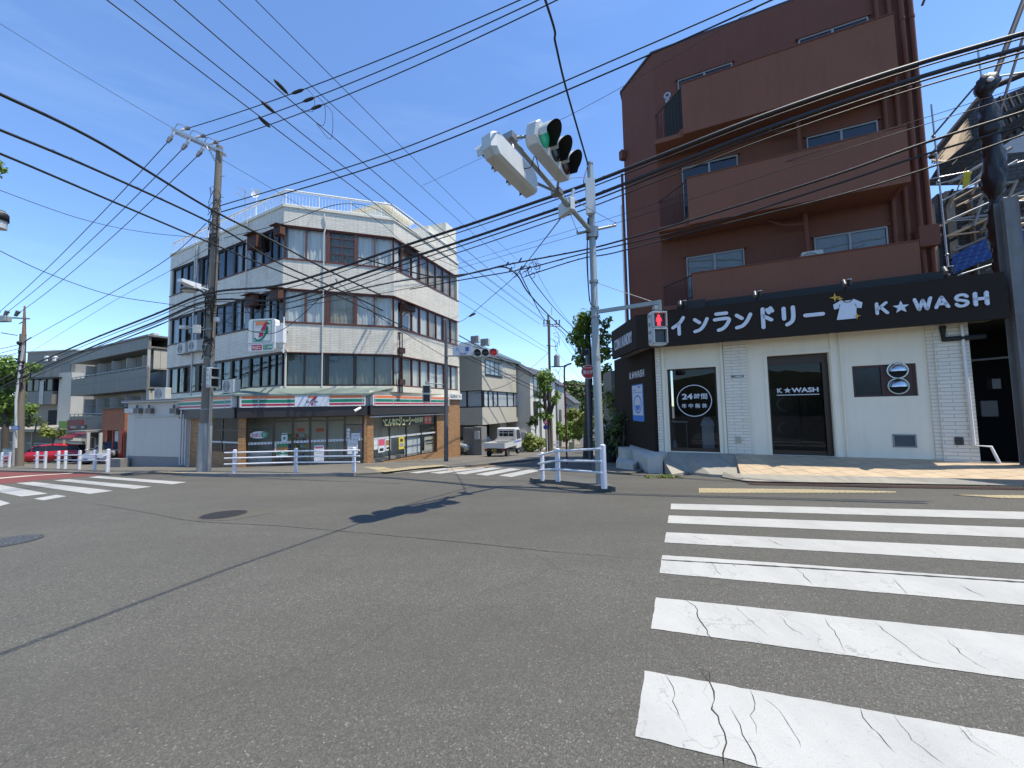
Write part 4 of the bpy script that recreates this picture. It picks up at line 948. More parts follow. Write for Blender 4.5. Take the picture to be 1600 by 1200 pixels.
# --- fascia sign band (charcoal), with returns and lit-from-above lamps
fs = thing('fascia_sign', 'long charcoal sign band of the coin laundry with white lettering, shirt and stars', 'shop sign', LW.P((uFL + uFR) / 2, zfb, WF))
m = MB(); m.box(LW, uFL, uFR, zfb, zft, WF - .12, WF); build('sign_board', m, CHARG, fs)
CF = Fr(0, 0, AZK); q = LW.P(uFL, 0, WF); CF.o = q.copy(); CF.o.z = 0
cfl = 2.4
CF.o = q - CF.u * cfl; CF.o.z = 0
ucl = CF.U(956, 540); print('chamfer fascia left', ucl, 'of', cfl)
m = MB(); m.box(CF, ucl, cfl - .002, zfb, zft, -.12, 0); build('sign_board', m, CHARG, fs)
m = MB(); m.prism([LW.P(uFL, 0, WF - .12).xy, LW.P(uFR, 0, WF - .12).xy, LW.P(uFR, 0, -.2).xy, LW.P(uL, 0, -.2).xy, CF.P(ucl, 0, -1.2).xy, CF.P(ucl, 0, -.12).xy], zfb + .06, zfb + .12)
build('soffit', m, tiles('soffit_board', (.30, .26, .21), (.26, .22, .18), (.08, .07, .06), .3, 3, .012, 0, .7), fs)
m = MB(); m.box(LW, U(1057, 470, WF), U(1500, 430, WF), zft + .01, zft + .30, WF - .65, WF - .5); m.box(LW, U(1057, 470, WF), U(1100, 430, WF), zft + .01, zft + .26, WF - .5, WF - .1)
build('upstand', m, mat('black_metal', (.008, .008, .008), .6), fs)
KANA = {  # pen strokes in a unit cell (x right, y up), drawn for rounded lettering
 'イ': [[(.80, .95), (.55, .66), (.10, .42)], [(.50, .60), (.50, .02)]],
 'ン': [[(.12, .88), (.42, .66)], [(.10, .10), (.45, .20), (.72, .48), (.92, .86)]],
 'ラ': [[(.20, .92), (.80, .92)], [(.10, .62), (.90, .62), (.82, .34), (.58, .12), (.30, .04)]],
 'ド': [[(.25, .98), (.25, .02)], [(.25, .62), (.78, .38)], [(.55, .92), (.66, .76)], [(.76, .99), (.87, .83)]],
 'リ': [[(.22, .94), (.22, .36)], [(.78, .96), (.78, .46), (.68, .18), (.38, .02)]],
 'ー': [[(.06, .50), (.94, .50)]]}
SGNW = mat('sign_letter_white', (.62, .65, .70), .5, var=.03)
Wf = WF + .004
def place(px0, px1, py0, py1):    # cell from pixel box on the fascia plane
    a = U(px0, (py0 + py1) / 2, WF); b = U(px1, (py0 + py1) / 2, WF); c = V((px0 + px1) / 2, py1, WF); d = V((px0 + px1) / 2, py0, WF); return a, b, c, d
for ch, bx in (('イ', (1049, 1073, 496, 523)), ('ン', (1083, 1107, 496, 520)), ('ラ', (1114, 1141, 488, 517)), ('ン', (1148, 1175, 489, 514)), ('ド', (1186, 1210, 482, 512)), ('リ', (1219, 1245, 480, 508)), ('ー', (1256, 1287, 478, 506))):
    a, b, c, d = place(*bx); m = MB(); m.strokes(LW, KANA[ch], a, c, b - a, d - c, Wf, .03, .045); build('letter', m, SGNW, fs)
KW = {'K': [[(.12, 1), (.12, 0)], [(.85, 1), (.16, .42)], [(.42, .62), (.92, 0)]], 'W': [[(.02, 1), (.26, 0)], [(.26, 0), (.5, .85)], [(.5, .85), (.74, 0)], [(.74, 0), (.98, 1)]],
      'A': [[(.04, 0), (.5, 1)], [(.5, 1), (.96, 0)], [(.22, .33), (.78, .33)]], 'S': [[(.90, .80), (.72, .97), (.35, .98), (.12, .80), (.20, .58), (.55, .49), (.88, .36), (.88, .14), (.60, .0), (.28, .02), (.08, .2)]],
      'H': [[(.1, 1), (.1, 0)], [(.9, 1), (.9, 0)], [(.1, .5), (.9, .5)]]}
for ch, bx in (('K', (1367, 1387, 474, 490)), ('W', (1428, 1454, 467, 484)), ('A', (1460, 1481, 464.5, 480.5)), ('S', (1491, 1512, 461, 478.5)), ('H', (1520.5, 1543, 458, 476))):
    a, b, c, d = place(*bx); m = MB(); m.strokes(LW, KW[ch], a, c, b - a, d - c, Wf, .03, .030 if ch != 'H' else .033); build('letter', m, SGNW, fs)
def star(fr, u, v, r, w, th, rot=0, k=5, inner=.4):
    pts = [(u + (r if i % 2 == 0 else r * inner) * sin(rot + pi * i / k), v + (r if i % 2 == 0 else r * inner) * cos(rot + pi * i / k)) for i in range(2 * k)]
    m = MB(); n = len(pts); c = fr.P(u, v, w + th); P = [fr.P(a, b, w + th) for a, b in pts] + [fr.P(a, b, w) for a, b in pts] + [c]
    m.add(P, [(i, (i + 1) % n, 2 * n) for i in range(n)] + [((i + 1) % n, i, n + i, n + (i + 1) % n) for i in range(n)]); return m
a, b, c, d = place(1395, 1419, 470, 488); build('star', star(LW, (a + b) / 2, (c + d) / 2 - .02, (b - a) * .56, Wf, .03, inner=.42), SGNW, fs)
a, b, c, d = place(1301, 1349, 467.5, 500)
sh = [(.02, .80), (.30, .98), (.42, .93), (.58, .93), (.70, .98), (.98, .76), (.93, .50), (.78, .54), (.73, .04), (.10, .04), (.22, .60), (.04, .56)]
m = MB(); P = [LW.P(a + x * (b - a), c + y * (d - c), Wf + .02) for x, y in sh]; m.add(P, [(0, 1, 10, 11), (1, 2, 3, 4, 7, 8, 9, 10), (4, 5, 6, 7)]); build('shirt', m, SGNW, fs)
m = MB(); m.tube([LW.P(a + x * (b - a), c + y * (d - c), Wf + .024) for x, y in ((.34, .96), (.42, .86), (.50, .84), (.58, .86), (.66, .96))], .010, 5)
m.tube([LW.P(a + x * (b - a), c + y * (d - c), Wf + .024) for x, y in ((.20, .62), (.24, .78))], .006, 4); m.tube([LW.P(a + x * (b - a), c + y * (d - c), Wf + .024) for x, y in ((.78, .56), (.74, .74))], .006, 4); build('shirt_collar', m, DFRAME, fs)
SPK = mat('sparkle_gold', (.60, .36, .05), .5)
for px, py, r in ((1304, 465, .11), (1312, 467, .07), (1338.5, 494, .08)):
    u, v = LW.uv(px, py, WF); build('sparkle', star(LW, u, v, r, Wf, .02, k=4, inner=.3), SPK, fs)
u0, v0 = CF.uv(960, 538); u1, v1 = CF.uv(988.5, 530); vm = (CF.V(960, 537) + CF.V(988, 530)) / 2
m = MB(); m.text(CF, (u0 + u1) / 2, vm, .003, 'COIN LAUNDRY', .36, (u1 - u0) * .96, .014, 0.0); build('lettering', m, SGNW, fs)
for px, py in ((1066, 475), (1184, 459), (1325, 440), (1485, 424)):
    uu = U(px, py, WF + .15); t = thing('sign_lamp', {1066: 'small round spotlight above the left end of the laundry sign', 1184: 'small spotlight above the laundry sign over the brick pilaster', 1325: 'small spotlight above the shirt on the laundry sign', 1485: 'small spotlight above the last letter of the laundry sign'}[px], 'spotlight', LW.P(uu, zft, WF), group='spotlights along the laundry sign')
    m = MB(); m.tube([LW.P(uu, zft + .02, WF - .1), LW.P(uu, zft + .14, WF + .05)], .015, 6); build('arm', m, DFRAME, t)
    m = MB(); m.tube([LW.P(uu - .06, zft + .10, WF + .12), LW.P(uu - .06, zft + .22, WF + .03)], [.05, .06], 12); build('lamp_head', m, mat('lamp_grey', (.10, .10, .10), .4, .5), t)
    m = MB(); m.tube([LW.P(uu + .06, zft + .10, WF + .02), LW.P(uu + .06, zft + .24, WF + .02)], [.035, .045], 10); build('lamp_head', m, DFRAME, t)
    m = MB(); m.tube([LW.P(uu + .06, zft + .243, WF + .02), LW.P(uu + .06, zft + .255, WF + .02)], .05, 10); build('cap', m, WH, t)
# --- chamfer wall: lettering and washing machine picture
ua, va = CH.uv(984, 588); ub, vb2 = CH.uv(1007, 582); vm = (va + vb2) / 2
lt = thing('wall_sign', 'white lettering and blue washing machine picture on the dark side wall', 'sign', CH.P((ua + ub) / 2, vm - 1.6, .02))
m = MB(); wq = ub - ua; m.text(CH, ua + wq * .08, vm, .002, 'K', .24, wq * .14, .014, .01); m.text(CH, ua + wq * .66, vm, .002, 'WASH', .24, wq * .66, .014, .01); build('lettering', m, SGNW, lt)
build('star', star(CH, ua + wq * .25, vm, wq * .10, .002, .014, inner=.42), SGNW, lt)
# picture
ma, mb_ = CH.U(988.5, 630), CH.U(1006, 630); mt_, mb2 = CH.V(997, 600.5), CH.V(997, 658); WB = mat('sign_blue', (.045, .22, .60), .5, var=.04)
m = MB(); m.rbox(CH, ma, mb_, mb2, mt_, .0, .012, .08, 4); build('blue_panel', m, WB, lt)
k = mb_ - ma; hh = mt_ - mb2
m = MB(); m.box(CH, ma + k * .06, mb_ - k * .06, mb2 + hh * .16, mt_ - hh * .03, .012, .016); build('white_panel', m, SGNW, lt)
m = MB(); cu, cv = (ma + mb_) / 2, mb2 + hh * .46
n = 40; rx, ry = k * .36, hh * .25
P = []
for i in range(n):
    a = 2 * pi * i / n; P += [CH.P(cu + rx * cos(a), cv + ry * sin(a), .018), CH.P(cu + rx * .82 * cos(a), cv + ry * .84 * sin(a), .018)]
m.add(P, [(2 * i, (2 * i + 2) % (2 * n), (2 * i + 3) % (2 * n), 2 * i + 1) for i in range(n)])
m.add([CH.P(cu + rx * .62 * cos(-pi * i / 16), cv - ry * .1 + ry * .6 * sin(-pi * i / 16), .018) for i in range(17)], [tuple(range(17))[::-1]])
m.box(CH, ma + k * .06, mb_ - k * .06, mb2 + hh * .77, mb2 + hh * .785, .016, .018)
for i in range(3): m.box(CH, ma + k * (.14 + .09 * i), ma + k * (.20 + .09 * i), mb2 + hh * .83, mb2 + hh * .86, .016, .018)
m.box(CH, ma + k * .55, ma + k * .8, mb2 + hh * .90, mb2 + hh * .94, .016, .018)
build('machine_drawing', m, WB, lt)
# --- left door, centre door, high window, vent
LGLASS = glassmat('laundry_glass', (.55, .57, .57), .03, .02, 0, .14); LGLASS2 = glassmat('laundry_door_glass', (.40, .41, .42), .025, .05, 0, .12)
BRZ = mat('bronze_door_frame', (.055, .040, .028), .4, .5)
def dframe(name, h, w, fm, glass, f=.05, transom=None, par=None, botr=.1):
    m = MB(); u0, u1, v0, v1 = h; m.box(LW, u0, u1, v0, v0 + botr, w - .05, w); m.box(LW, u0, u1, v1 - f, v1, w - .05, w); m.box(LW, u0, u0 + f, v0 + botr, v1 - f, w - .05, w); m.box(LW, u1 - f, u1, v0 + botr, v1 - f, w - .05, w)
    if transom: m.box(LW, u0 + f, u1 - f, transom, v1 - f, w - .06, w - .012)
    o = build(name, m, fm, ap); g = MB(); vt = transom or v1 - f
    g.quad(LW.P(u0 + f, v0 + botr, w - .03), LW.P(u1 - f, v0 + botr, w - .03), LW.P(u1 - f, vt, w - .03), LW.P(u0 + f, vt, w - .03)); build('pane', g, glass, o); return o
dframe('glass_panel', h1, -.10, BRZ, LGLASS, .04)
dframe('door', h2, -.14, BRZ, LGLASS2, .05, V(1245, 568), None, .12)
m = MB(); m.box(LW, h2[1] - .14, h2[1] - .06, h2[2], h2[3] - .25, -.14, -.09); build('door_post', m, BRZ, ap)
dframe('window', h3, -.05, mat('dark_red_brown_frame', (.06, .025, .018), .5), glassmat('frosted_dark', (.12, .13, .13), .06, .3, .25), .05, None, None, .05)
um = (h3[0] + h3[1]) / 2; m = MB(); m.box(LW, um - .04, um + .0, h3[2] + .05, h3[3] - .05, -.09, -.045); m.box(LW, um, h3[1] - .05, h3[2] + .05, h3[3] - .05, -.12, -.06); build('window_panel', m, mat('dark_red_brown_frame', (.06, .025, .018)), ap)
m = MB(); m.box(LW, h3[0], h3[1], h3[2] - .2, h3[3] + .1, -.5, -.4); build('dark_backing', m, DARK, ap); m = MB(); m.box(LW, h4[0], h4[1], h4[2] - .1, h4[3] + .1, -.3, -.2); build('dark_backing', m, DARK, ap)
for px, py, lab in ((1404, 578.5, 'round steel vent hood in the high window, upper one'), (1405.5, 603, 'round steel vent hood in the high window, lower one')):
    u, v = LW.uv(px, py, .05); t = thing('vent_hood', lab, 'vent hood', LW.P(u, v, -.05), group='steel vent hoods in the high window')
    STEEL = mat('stainless_steel', (.55, .56, .57), .22, 1.0, var=.05)
    m = MB(); m.ring(LW, u, v, -.06, .0, .255 * .8, .22 * .8, 30); build('flange', m, STEEL, t)
    m = MB(); R_ = .175; V0 = []; nn = 12; rr = []
    for j in range(7):
        b = (pi / 2) * j / 6; rr.append([LW.P(u + R_ * cos(b) * cos(pi * i / nn), v - .02 + R_ * cos(b) * sin(pi * i / nn), .02 + R_ * .7 * sin(b)) for i in range(nn + 1)])
    for j in range(6): m.add(rr[j] + rr[j + 1], [(i, i + 1, nn + 2 + i, nn + 1 + i) for i in range(nn)], True)
    build('hood', m, STEEL, t)
    m = MB(); m.cyl(LW, u, v, -.07, -.055, .17, 20); build('opening', m, DARK, t)
m = MB(); u0, u1, v0, v1 = h4
for a, b, c, d in ((u0, u1, v0, v0 + .03), (u0, u1, v1 - .03, v1), (u0, u0 + .03, v0, v1), (u1 - .03, u1, v0, v1)): m.box(LW, a, b, c, d, -.05, .02)
for i in range(9):
    z = v0 + .04 + i * (v1 - v0 - .07) / 9; m.add([LW.P(u0 + .03, z, .01), LW.P(u1 - .03, z, .01), LW.P(u1 - .03, z + .03, -.03), LW.P(u0 + .03, z + .03, -.03)], [(0, 1, 2, 3)])
build('vent_grille', m, SIL, ap)
m = MB(); u, v = LW.uv(1152, 588, .07); m.box(LW, u - .16, u + .16, v - .035, v + .035, .07, .08); m.mi = 1; m.box(LW, u - .05, u + .12, v - .012, v + .012, .08, .082); build('name_plate', m, [mat('plate_grey', (.18, .18, .17), .5), SGNW], ap)
for (px, py), c in (((1154, 687), (.42, .38, .30)), ((1498, 689), (.05, .045, .04))):
    u, v = LW.uv(px, py, .1); m = MB(); w_ = .071 if px < 1300 else .101; m.rbox(LW, u - .07, u + .07, v - .09, v + .09, w_ - .01, w_ + .03, .015, 2); m.ring(LW, u, v, w_ + .03, w_ + .04, .05, .03, 12); build('socket_cover', m, mat('socket_%d' % px, c, .5), ap)
# writing on the glass
ws = thing('window_lettering', 'white circle with opening hours lettering on the left glass panel', 'sign', LW.P(*LW.uv(1085, 660), -.1))
u, v = LW.uv(1084.5, 626, -.12); r = (U(1112, 626, -.12) - U(1057, 626, -.12)) / 2
m = MB(); m.ring(LW, u, v, -.126, -.120, r, r - .022, 60); build('ring', m, SGNW, ws)
m = MB(); m.text(LW, u - r * .38, v + r * .27, -.124, '24', r * .36, r * .62, .004, .03); m.text(LW, u + r * .38, v + r * .26, -.124, '時間', r * .36, r * .74, .004, .012); m.text(LW, u, v - r * .32, -.124, '年 中 無 休', r * .30, r * 1.44, .004, .012); build('lettering', m, SGNW, ws)
w2_ = thing('window_lettering', 'white underlined shop lettering on the dark centre door glass', 'sign', LW.P(*LW.uv(1246, 620), -.15))
ua, ub = U(1214, 611, -.16), U(1279, 609, -.16); vm = V(1246, 609.5, -.16); wq = ub - ua
m = MB(); m.text(LW, ua + wq * .07, vm, -.164, 'K', .13, wq * .13, .004, .03); m.text(LW, ua + wq * .68, vm, -.164, 'WASH', .13, wq * .64, .004, .03); m.box(LW, ua - .01, ub + .01, vm - .135, vm - .115, -.164, -.160); build('lettering', m, SGNW, w2_)
build('star', star(LW, ua + wq * .26, vm, .085, -.164, .004, inner=.42), SGNW, w2_)
# things inside
CART = mat('cart_plastic', (.45, .48, .52), .4, var=.05)
t = thing('laundry_bin', 'pale plastic laundry bin with domed lid behind the left glass panel', 'bin', LW.P(U(1105, 690, -.8), ZL, -.8))
ua, ub = U(1096, 690, -.8), U(1118, 690, -.8); m = MB(); m.rbox(LW, ua + .03, ub - .03, ZL + .02, V(1107, 665, -.8), -1.1, -.7, .04); build('body', m, CART, t)
vt = V(1107, 665, -.8); m = MB(); m.loft([[LW.P(a, b, c) for a, b, c in ((ua, vt, -.66), (ub, vt, -.66), (ub, vt, -1.14), (ua, vt, -1.14))], [LW.P(a, b, c) for a, b, c in ((ua + .04, vt + .16, -.72), (ub - .04, vt + .16, -.72), (ub - .04, vt + .16, -1.08), (ua + .04, vt + .16, -1.08))], [LW.P(a, b, c) for a, b, c in ((ua + .12, vt + .26, -.8), (ub - .12, vt + .26, -.8), (ub - .12, vt + .26, -1.0), (ua + .12, vt + .26, -1.0))]]); build('lid', m, CART, t)
t = thing('folding_table', 'thin legged folding table behind the left glass panel', 'table', LW.P(U(1062, 690, -.9), ZL, -.9))
ua, ub = U(1048, 690, -.9), U(1076, 690, -.9); m = MB(); m.box(LW, ua, ub, ZL + .85, ZL + .88, -1.2, -.7); build('table_top', m, CART, t)
for a in (ua + .04, ub - .04):
    for c in (-1.15, -.75): m = MB(); m.tube([LW.P(a, ZL, c), LW.P(a, ZL + .85, c)], .012, 6); build('leg', m, SIL, t)
for k in range(4):
    u = U(1230, 650, -3.6) + k * .85; t = thing('washing_machine', ['front loading washing machine glimpsed inside the laundry, leftmost', 'front loading washing machine second from the left inside', 'front loading washing machine third from the left inside', 'front loading washing machine at the right inside'][k], 'washing machine', LW.P(u, ZL, -4.2), group='washing machines inside the laundry')
    m = MB(); m.rbox(LW, u - .4, u + .4, ZL, ZL + 1.9, -4.5, -3.9, .03); build('body', m, mat('machine_steel', (.22, .23, .24), .35, .5), t); m = MB()
    for z in (.5, 1.35): m.ring(LW, u, ZL + z, -3.9, -3.85, .26, .19, 24)
    build('door', m, STEEL, t)
# --- pipes at the right end of the wall
m = MB(); q0 = LW.uv(1514, 530, .15)[0]; zt2 = V(1510, 528, .15)
a = LW.P(q0, zt2 + .1, .12); m.tube([LW.P(U(1474, 522, .15), zfb, .14), LW.P(U(1474, 522, .15), V(1490, 529, .15) , .14)] + [LW.P(U(1540, 528, .15), V(1490, 529, .15), .14)], .06, 10); build('pipe', m, mat('black_metal', (.008, .008, .008)), ap)
m = MB(); x0, x1 = U(1511, 600, .16), U(1511, 600, .16); zq = V(1529, 696, .16)
m.tube([LW.P(x0, zfb, .16), LW.P(x0 + .02, zq, .16), LW.P(x0 + .28, zq - .02, .16), LW.P(x0 + .40, zq - .42, .16)], .028, 8); build('pipe', m, WH, ap)
# --- upper block
LW_SHOP = LW; _p = LW.P(3.0, 0, -.1); LW = Fr(_p.x, _p.y, 114.3); LW.o = LW.P(-3.0, 0)
WB_ = -.05                                            # balcony fronts
WM = -1.10                                            # main wall
uK = U(1029, 300, WM); uE = U(1452, 300, WM)
BP = LW.off(WB_); MW = LW.off(WM)
top = MW.V(1150, 35)                                  # roof line
topm = (MW.V(1022, 82) + MW.V(1240, 2)) / 2; print('roof', MW.V(1022, 82), MW.V(1240, 2))
top = topm
K = MW.P(uK, 0); AZF = 158
FK = Fr(0, 0, AZF); fkl = 3.0; FK.o = K - FK.u * fkl; FK.o.z = 0
ufk = FK.U(973, 200); topF = FK.V(971.5, 144); print('facet', ufk, topF, top)
E_ = MW.P(uE, 0); 
pts = [FK.P(ufk, 0), K, E_, E_ - MW.n * 9, FK.P(ufk, 0) - MW.n * 9 + FK.u * 0]
m = MB(); m.prism([p.xy for p in pts], [zft - .6] * 5, [topF, top, top, top, topF]); build('wall', m, BROWN, ap)
m = MB(); m.prism([(p + (p - (K + E_) / 2).normalized() * .06).xy for p in pts], [topF + .001, top, top, top, topF + .001], [topF + .09, top + .09, top + .09, top + .09, topF + .09]); build('roof_edge', m, mat('roof_edge_dark', (.05, .03, .028), .7), ap)
# balconies: (parapet top, parapet bottom) from the left edges in the photograph
bal = []
for (xt, yt, xb, yb, xr, yr) in ((1064, 132, 1066, 210, 1403, 100), (1073, 279, 1076, 351, 1420, 240), (1081, 428, 1083, 480, 1438, 400)):
    bal.append((BP.U(xt, yt), BP.U(xr, yr), BP.V(xb, yb), BP.V(xt, yt)))
print('balconies', bal)
NAMES = ['top balcony', 'middle balcony', 'lower balcony']
for i, (a, b, z0, z1) in enumerate(bal):
    t0 = z0; m = MB(); m.box(LW, a, b, z0, z1, WB_ - .14, WB_); m.box(LW, uK + .0, b, z0 + .02, z0 + .16, WM, WB_ - .14)
    m.add([LW.P(a, z0, WB_ - .14), LW.P(uK - .0, z0, WM), LW.P(uK, z0 + .30, WM), LW.P(a, z0 + .30, WB_ - .14), LW.P(a + .1, z0, WB_ - .14), LW.P(uK + .1, z0, WM), LW.P(uK + .1, z0 + .3, WM), LW.P(a + .1, z0 + .3, WB_ - .14)], [(0, 1, 2, 3), (4, 7, 6, 5), (0, 3, 7, 4), (3, 2, 6, 7), (0, 4, 5, 1)])
    m.box(LW, b - .12, b, z0, z1, WM, WB_ - .14)
    pb_ = build('balcony', m, BROWN2, ap)
    m = MB(); m.box(LW, a - .015, b + .02, z1, z1 + .03, WB_ - .17, WB_ + .02); build('coping', m, BROWN, pb_)
    # open railing in the slanting end
    m = MB(); A0 = LW.P(uK, z0 + .3, WM); A1 = LW.P(a + .03, z0 + .3, WB_ - .1); hr = z1 - z0 - .3
    zt_ = Vector((0, 0, hr)); m.tube([A0 + zt_, A1 + zt_], .022, 6); m.tube([A0 + Vector((0, 0, .05)), A1 + Vector((0, 0, .05))], .015, 6)
    for k in range(9): p = A0.lerp(A1, (k + .5) / 9); m.tube([p, p + zt_], .010, 5, cap=False)
    build('railing', m, mat('railing_brown', (.05, .022, .018), .6), pb_)
    if i == 0:
        m = MB(); m.add([A0.lerp(A1, .35) + Vector((0, 0, .05)), A1 + Vector((0, 0, .05)), A1 + zt_, A0.lerp(A1, .35) + zt_], [(0, 1, 2, 3)]); build('mesh_screen', m, mat('dark_green_mesh', (.012, .016, .014), .9), pb_)
# windows of the main wall
AG = glassmat('apartment_glass', (.62, .64, .64), .05, .10)
def awin(px0, py0, px1, py1, curt, zbase, par=ap):
    u0, v1 = MW.uv(px0, py0); u1, _ = MW.uv(px1, py1); v1 = (v1 + MW.V(px1, py1)) / 2 + (.14 if py1 < 120 else 0); v0 = zbase
    wf = build('window', (lambda m: (m.box(MW, u0, u1, v1 - .05, v1, .0, .05), m.box(MW, u0, u1, v0, v0 + .05, .0, .05), m.box(MW, u0, u0 + .035, v0 + .05, v1 - .05, 0, .05), m.box(MW, u1 - .035, u1, v0 + .05, v1 - .05, 0, .05), m.box(MW, (u0 + u1) / 2 - .03, (u0 + u1) / 2 + .03, v0 + .05, v1 - .05, 0.001, .055), m)[-1])(MB()), SIL, par)
    g = MB(); g.quad(MW.P(u0 + .05, v0 + .05, .028), MW.P(u1 - .05, v0 + .05, .028), MW.P(u1 - .05, v1 - .05, .028), MW.P(u0 + .05, v1 - .05, .028)); build('pane', g, AG, wf)
    c = MB(); 
    if curt: curtain(c, MW, u0 + .05, u1 - .05, v0 + .05, v1 - .05, .012, .006)
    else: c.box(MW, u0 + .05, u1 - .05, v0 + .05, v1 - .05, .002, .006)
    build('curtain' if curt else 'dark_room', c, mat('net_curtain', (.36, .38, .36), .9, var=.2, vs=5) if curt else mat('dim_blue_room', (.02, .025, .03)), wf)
    m = MB(); m.box(MW, u0 - .06, u1 + .06, v1, v1 + .05, 0, .08); build('window_head', m, BROWN, wf)
floors = [b[2] + .17 for b in bal]
awin(1059, 133, 1144, 105, False, floors[0]); awin(1247, 68, 1356, 37, False, floors[0] + .9)
awin(1065, 263, 1152, 243, False, floors[1]); awin(1259, 215, 1370, 190, False, floors[1] + .9)
awin(1072, 403, 1162, 389, True, floors[2]); awin(1271, 373, 1385, 353, True, floors[2] + .9)
# posts, small condenser brackets
for i, (px, py) in enumerate(((1248, 215), (1259, 352))):
    u = LW.U(px, py, -.8); z1_ = bal[i][2] + .02; z0_ = bal[i + 1][3] - .9; m = MB(); m.tube([LW.P(u, z0_, -.8), LW.P(u, z1_, -.8)], .06, 10); m.tube([LW.P(u, z1_ - .35, -.8), LW.P(u - .5, z1_ - .28, -.8), LW.P(u - .9, z1_ - .05, -.8)], .035, 8); build('drain_pipe', m, BROWN, ap)
m = MB()      # group of rain pipes at the right corner
for k, (dx, w_, r) in enumerate(((-.78, .08, .05), (-.52, .09, .05), (-.28, .12, .055), (-.08, .09, .06))):
    m = MB(); m.tube([LW.P(uE + dx, zft - .3, WM + w_ + .0), LW.P(uE + dx, top - .1, WM + w_)], r, 10)
    for z in range(6, 15, 2): m.tube([LW.P(uE + dx, z, WM + w_), LW.P(uE + dx, z + .07, WM + w_)], r + .012, 10)
    build('rain_pipe', m, BROWN, ap)
m = MB(); m.rbox(LW, uE - .42, uE - .02, bal[2][3] + .05, bal[2][3] + .6, WM + .15, WM + .35, .03); build('meter_box', m, BROWN, ap)
q = FK.P(ufk + .02, 0, .06); 
for dz, z0_, z1_ in ((0, zft - 1, topF - 3.3), (.14, zft - 1, topF - 4.5)):
    m = MB(); m.tube([FK.P(ufk - .05 - dz * .6, z0_, .08), FK.P(ufk - .05 - dz * .6, z1_, .08)], .05, 8); build('rain_pipe', m, BROWN if dz == 0 else WH, ap)
m = MB(); u, v = FK.uv(973, 240, .1); m.rbox(FK, u - .1, u + .1, v - .25, v + .1, .02, .2, .03); build('junction_box', m, BROWN, ap)
m = MB(); p = LW.P(LW.U(1043, 158, -.7), 0, -.7); zz = bal[0][3] + .25; m.tube([(p.x, p.y, zz - 1.0), (p.x, p.y, zz - .05)], .02, 6); m.mi = 0
m.ring(Fr(p.x, p.y, 116), 0, zz + .02, -.02, .04, .11, .05, 18); m.ring(Fr(p.x, p.y, 116), 0, zz - .16, -.02, .04, .07, .02, 14)
solo('balcony_ornament', m, mat('galvanised', (.35, .35, .35)), 'small metal pole with round discs at the top balcony railing', 'ornament')
# antenna arm on the roof corner
m = MB(); a = LW.P(uE + .2, top - 1.5, WM); m.tube([a, a + LW.u * .5 + Vector((0, 0, 1.3)), a + LW.u * .35 + Vector((0, 0, 1.3))], .03, 6); m.tube([a + Vector((0, 0, .8)), a + LW.u * .5 + Vector((0, 0, 1.3))], .02, 6); build('roof_bracket', m, BROWN, ap)
LW = LW_SHOP
# ---------------------------------------------------------------- forecourt
def wallp(px, dz=0): return LW.P(U(px, 712), 0, 0)
TILEP = tiles('beige_paving_tile', (.52, .40, .26), (.45, .34, .22), (.20, .15, .11), .30, .30, .006, 0, .75, dirt=.0, bmp=.5, var=.35, kind='Object')
def slab(wall_px, curb_px, zc_off, mtl, name, zwall=ZL, label=None):
    W = [LW.P(U(x, 712), 0, .0) for x in wall_px]; Cc = [hit(x, y, zc_off) for x, y in curb_px]; n = len(W); m = MB()
    P = [Vector((p.x, p.y, zwall)) for p in W] + [Vector((p.x, p.y, p.z)) for p in Cc]
    P += [p - Vector((0, 0, .45)) for p in P]
    f = [(i, n + i, n + i + 1, i + 1) for i in range(n - 1)] + [(n + i, 3 * n + i, 3 * n + i + 1, n + i + 1) for i in range(n - 1)] + [(0, 2 * n, 3 * n, n), (n - 1, 2 * n - 1, 4 * n - 1, 3 * n - 1)]
    m.add(P, f); o = build(name, m, mtl); o['kind'] = 'structure'; return o
slab((1148, 1250, 1350, 1450, 1560, 1700), ((1157, 740), (1240, 742), (1360, 744.5), (1480, 747), (1600, 749.5), (1760, 754)), .14, TILEP, 'tiled_forecourt')
m = MB(); cp = [hit(x, y, .142) for x, y in ((1130, 737), (1157, 740), (1240, 742), (1360, 744.5), (1480, 747), (1600, 749.5), (1760, 754))]; dn = [hit(x, y, .03) for x, y in ((1128, 745), (1165, 751.5), (1240, 753), (1360, 754.5), (1480, 756.5), (1600, 758.5), (1760, 763))]
m.add(cp + dn, [(i, 7 + i, 8 + i, i + 1) for i in range(6)]); o = build('forecourt_edge', m, CONC); o['kind'] = 'structure'
slab((1029, 1070, 1110, 1147.5), ((1050, 741), (1075, 737), (1110, 741), (1156.5, 743)), .07, CONC, 'concrete_forecourt')
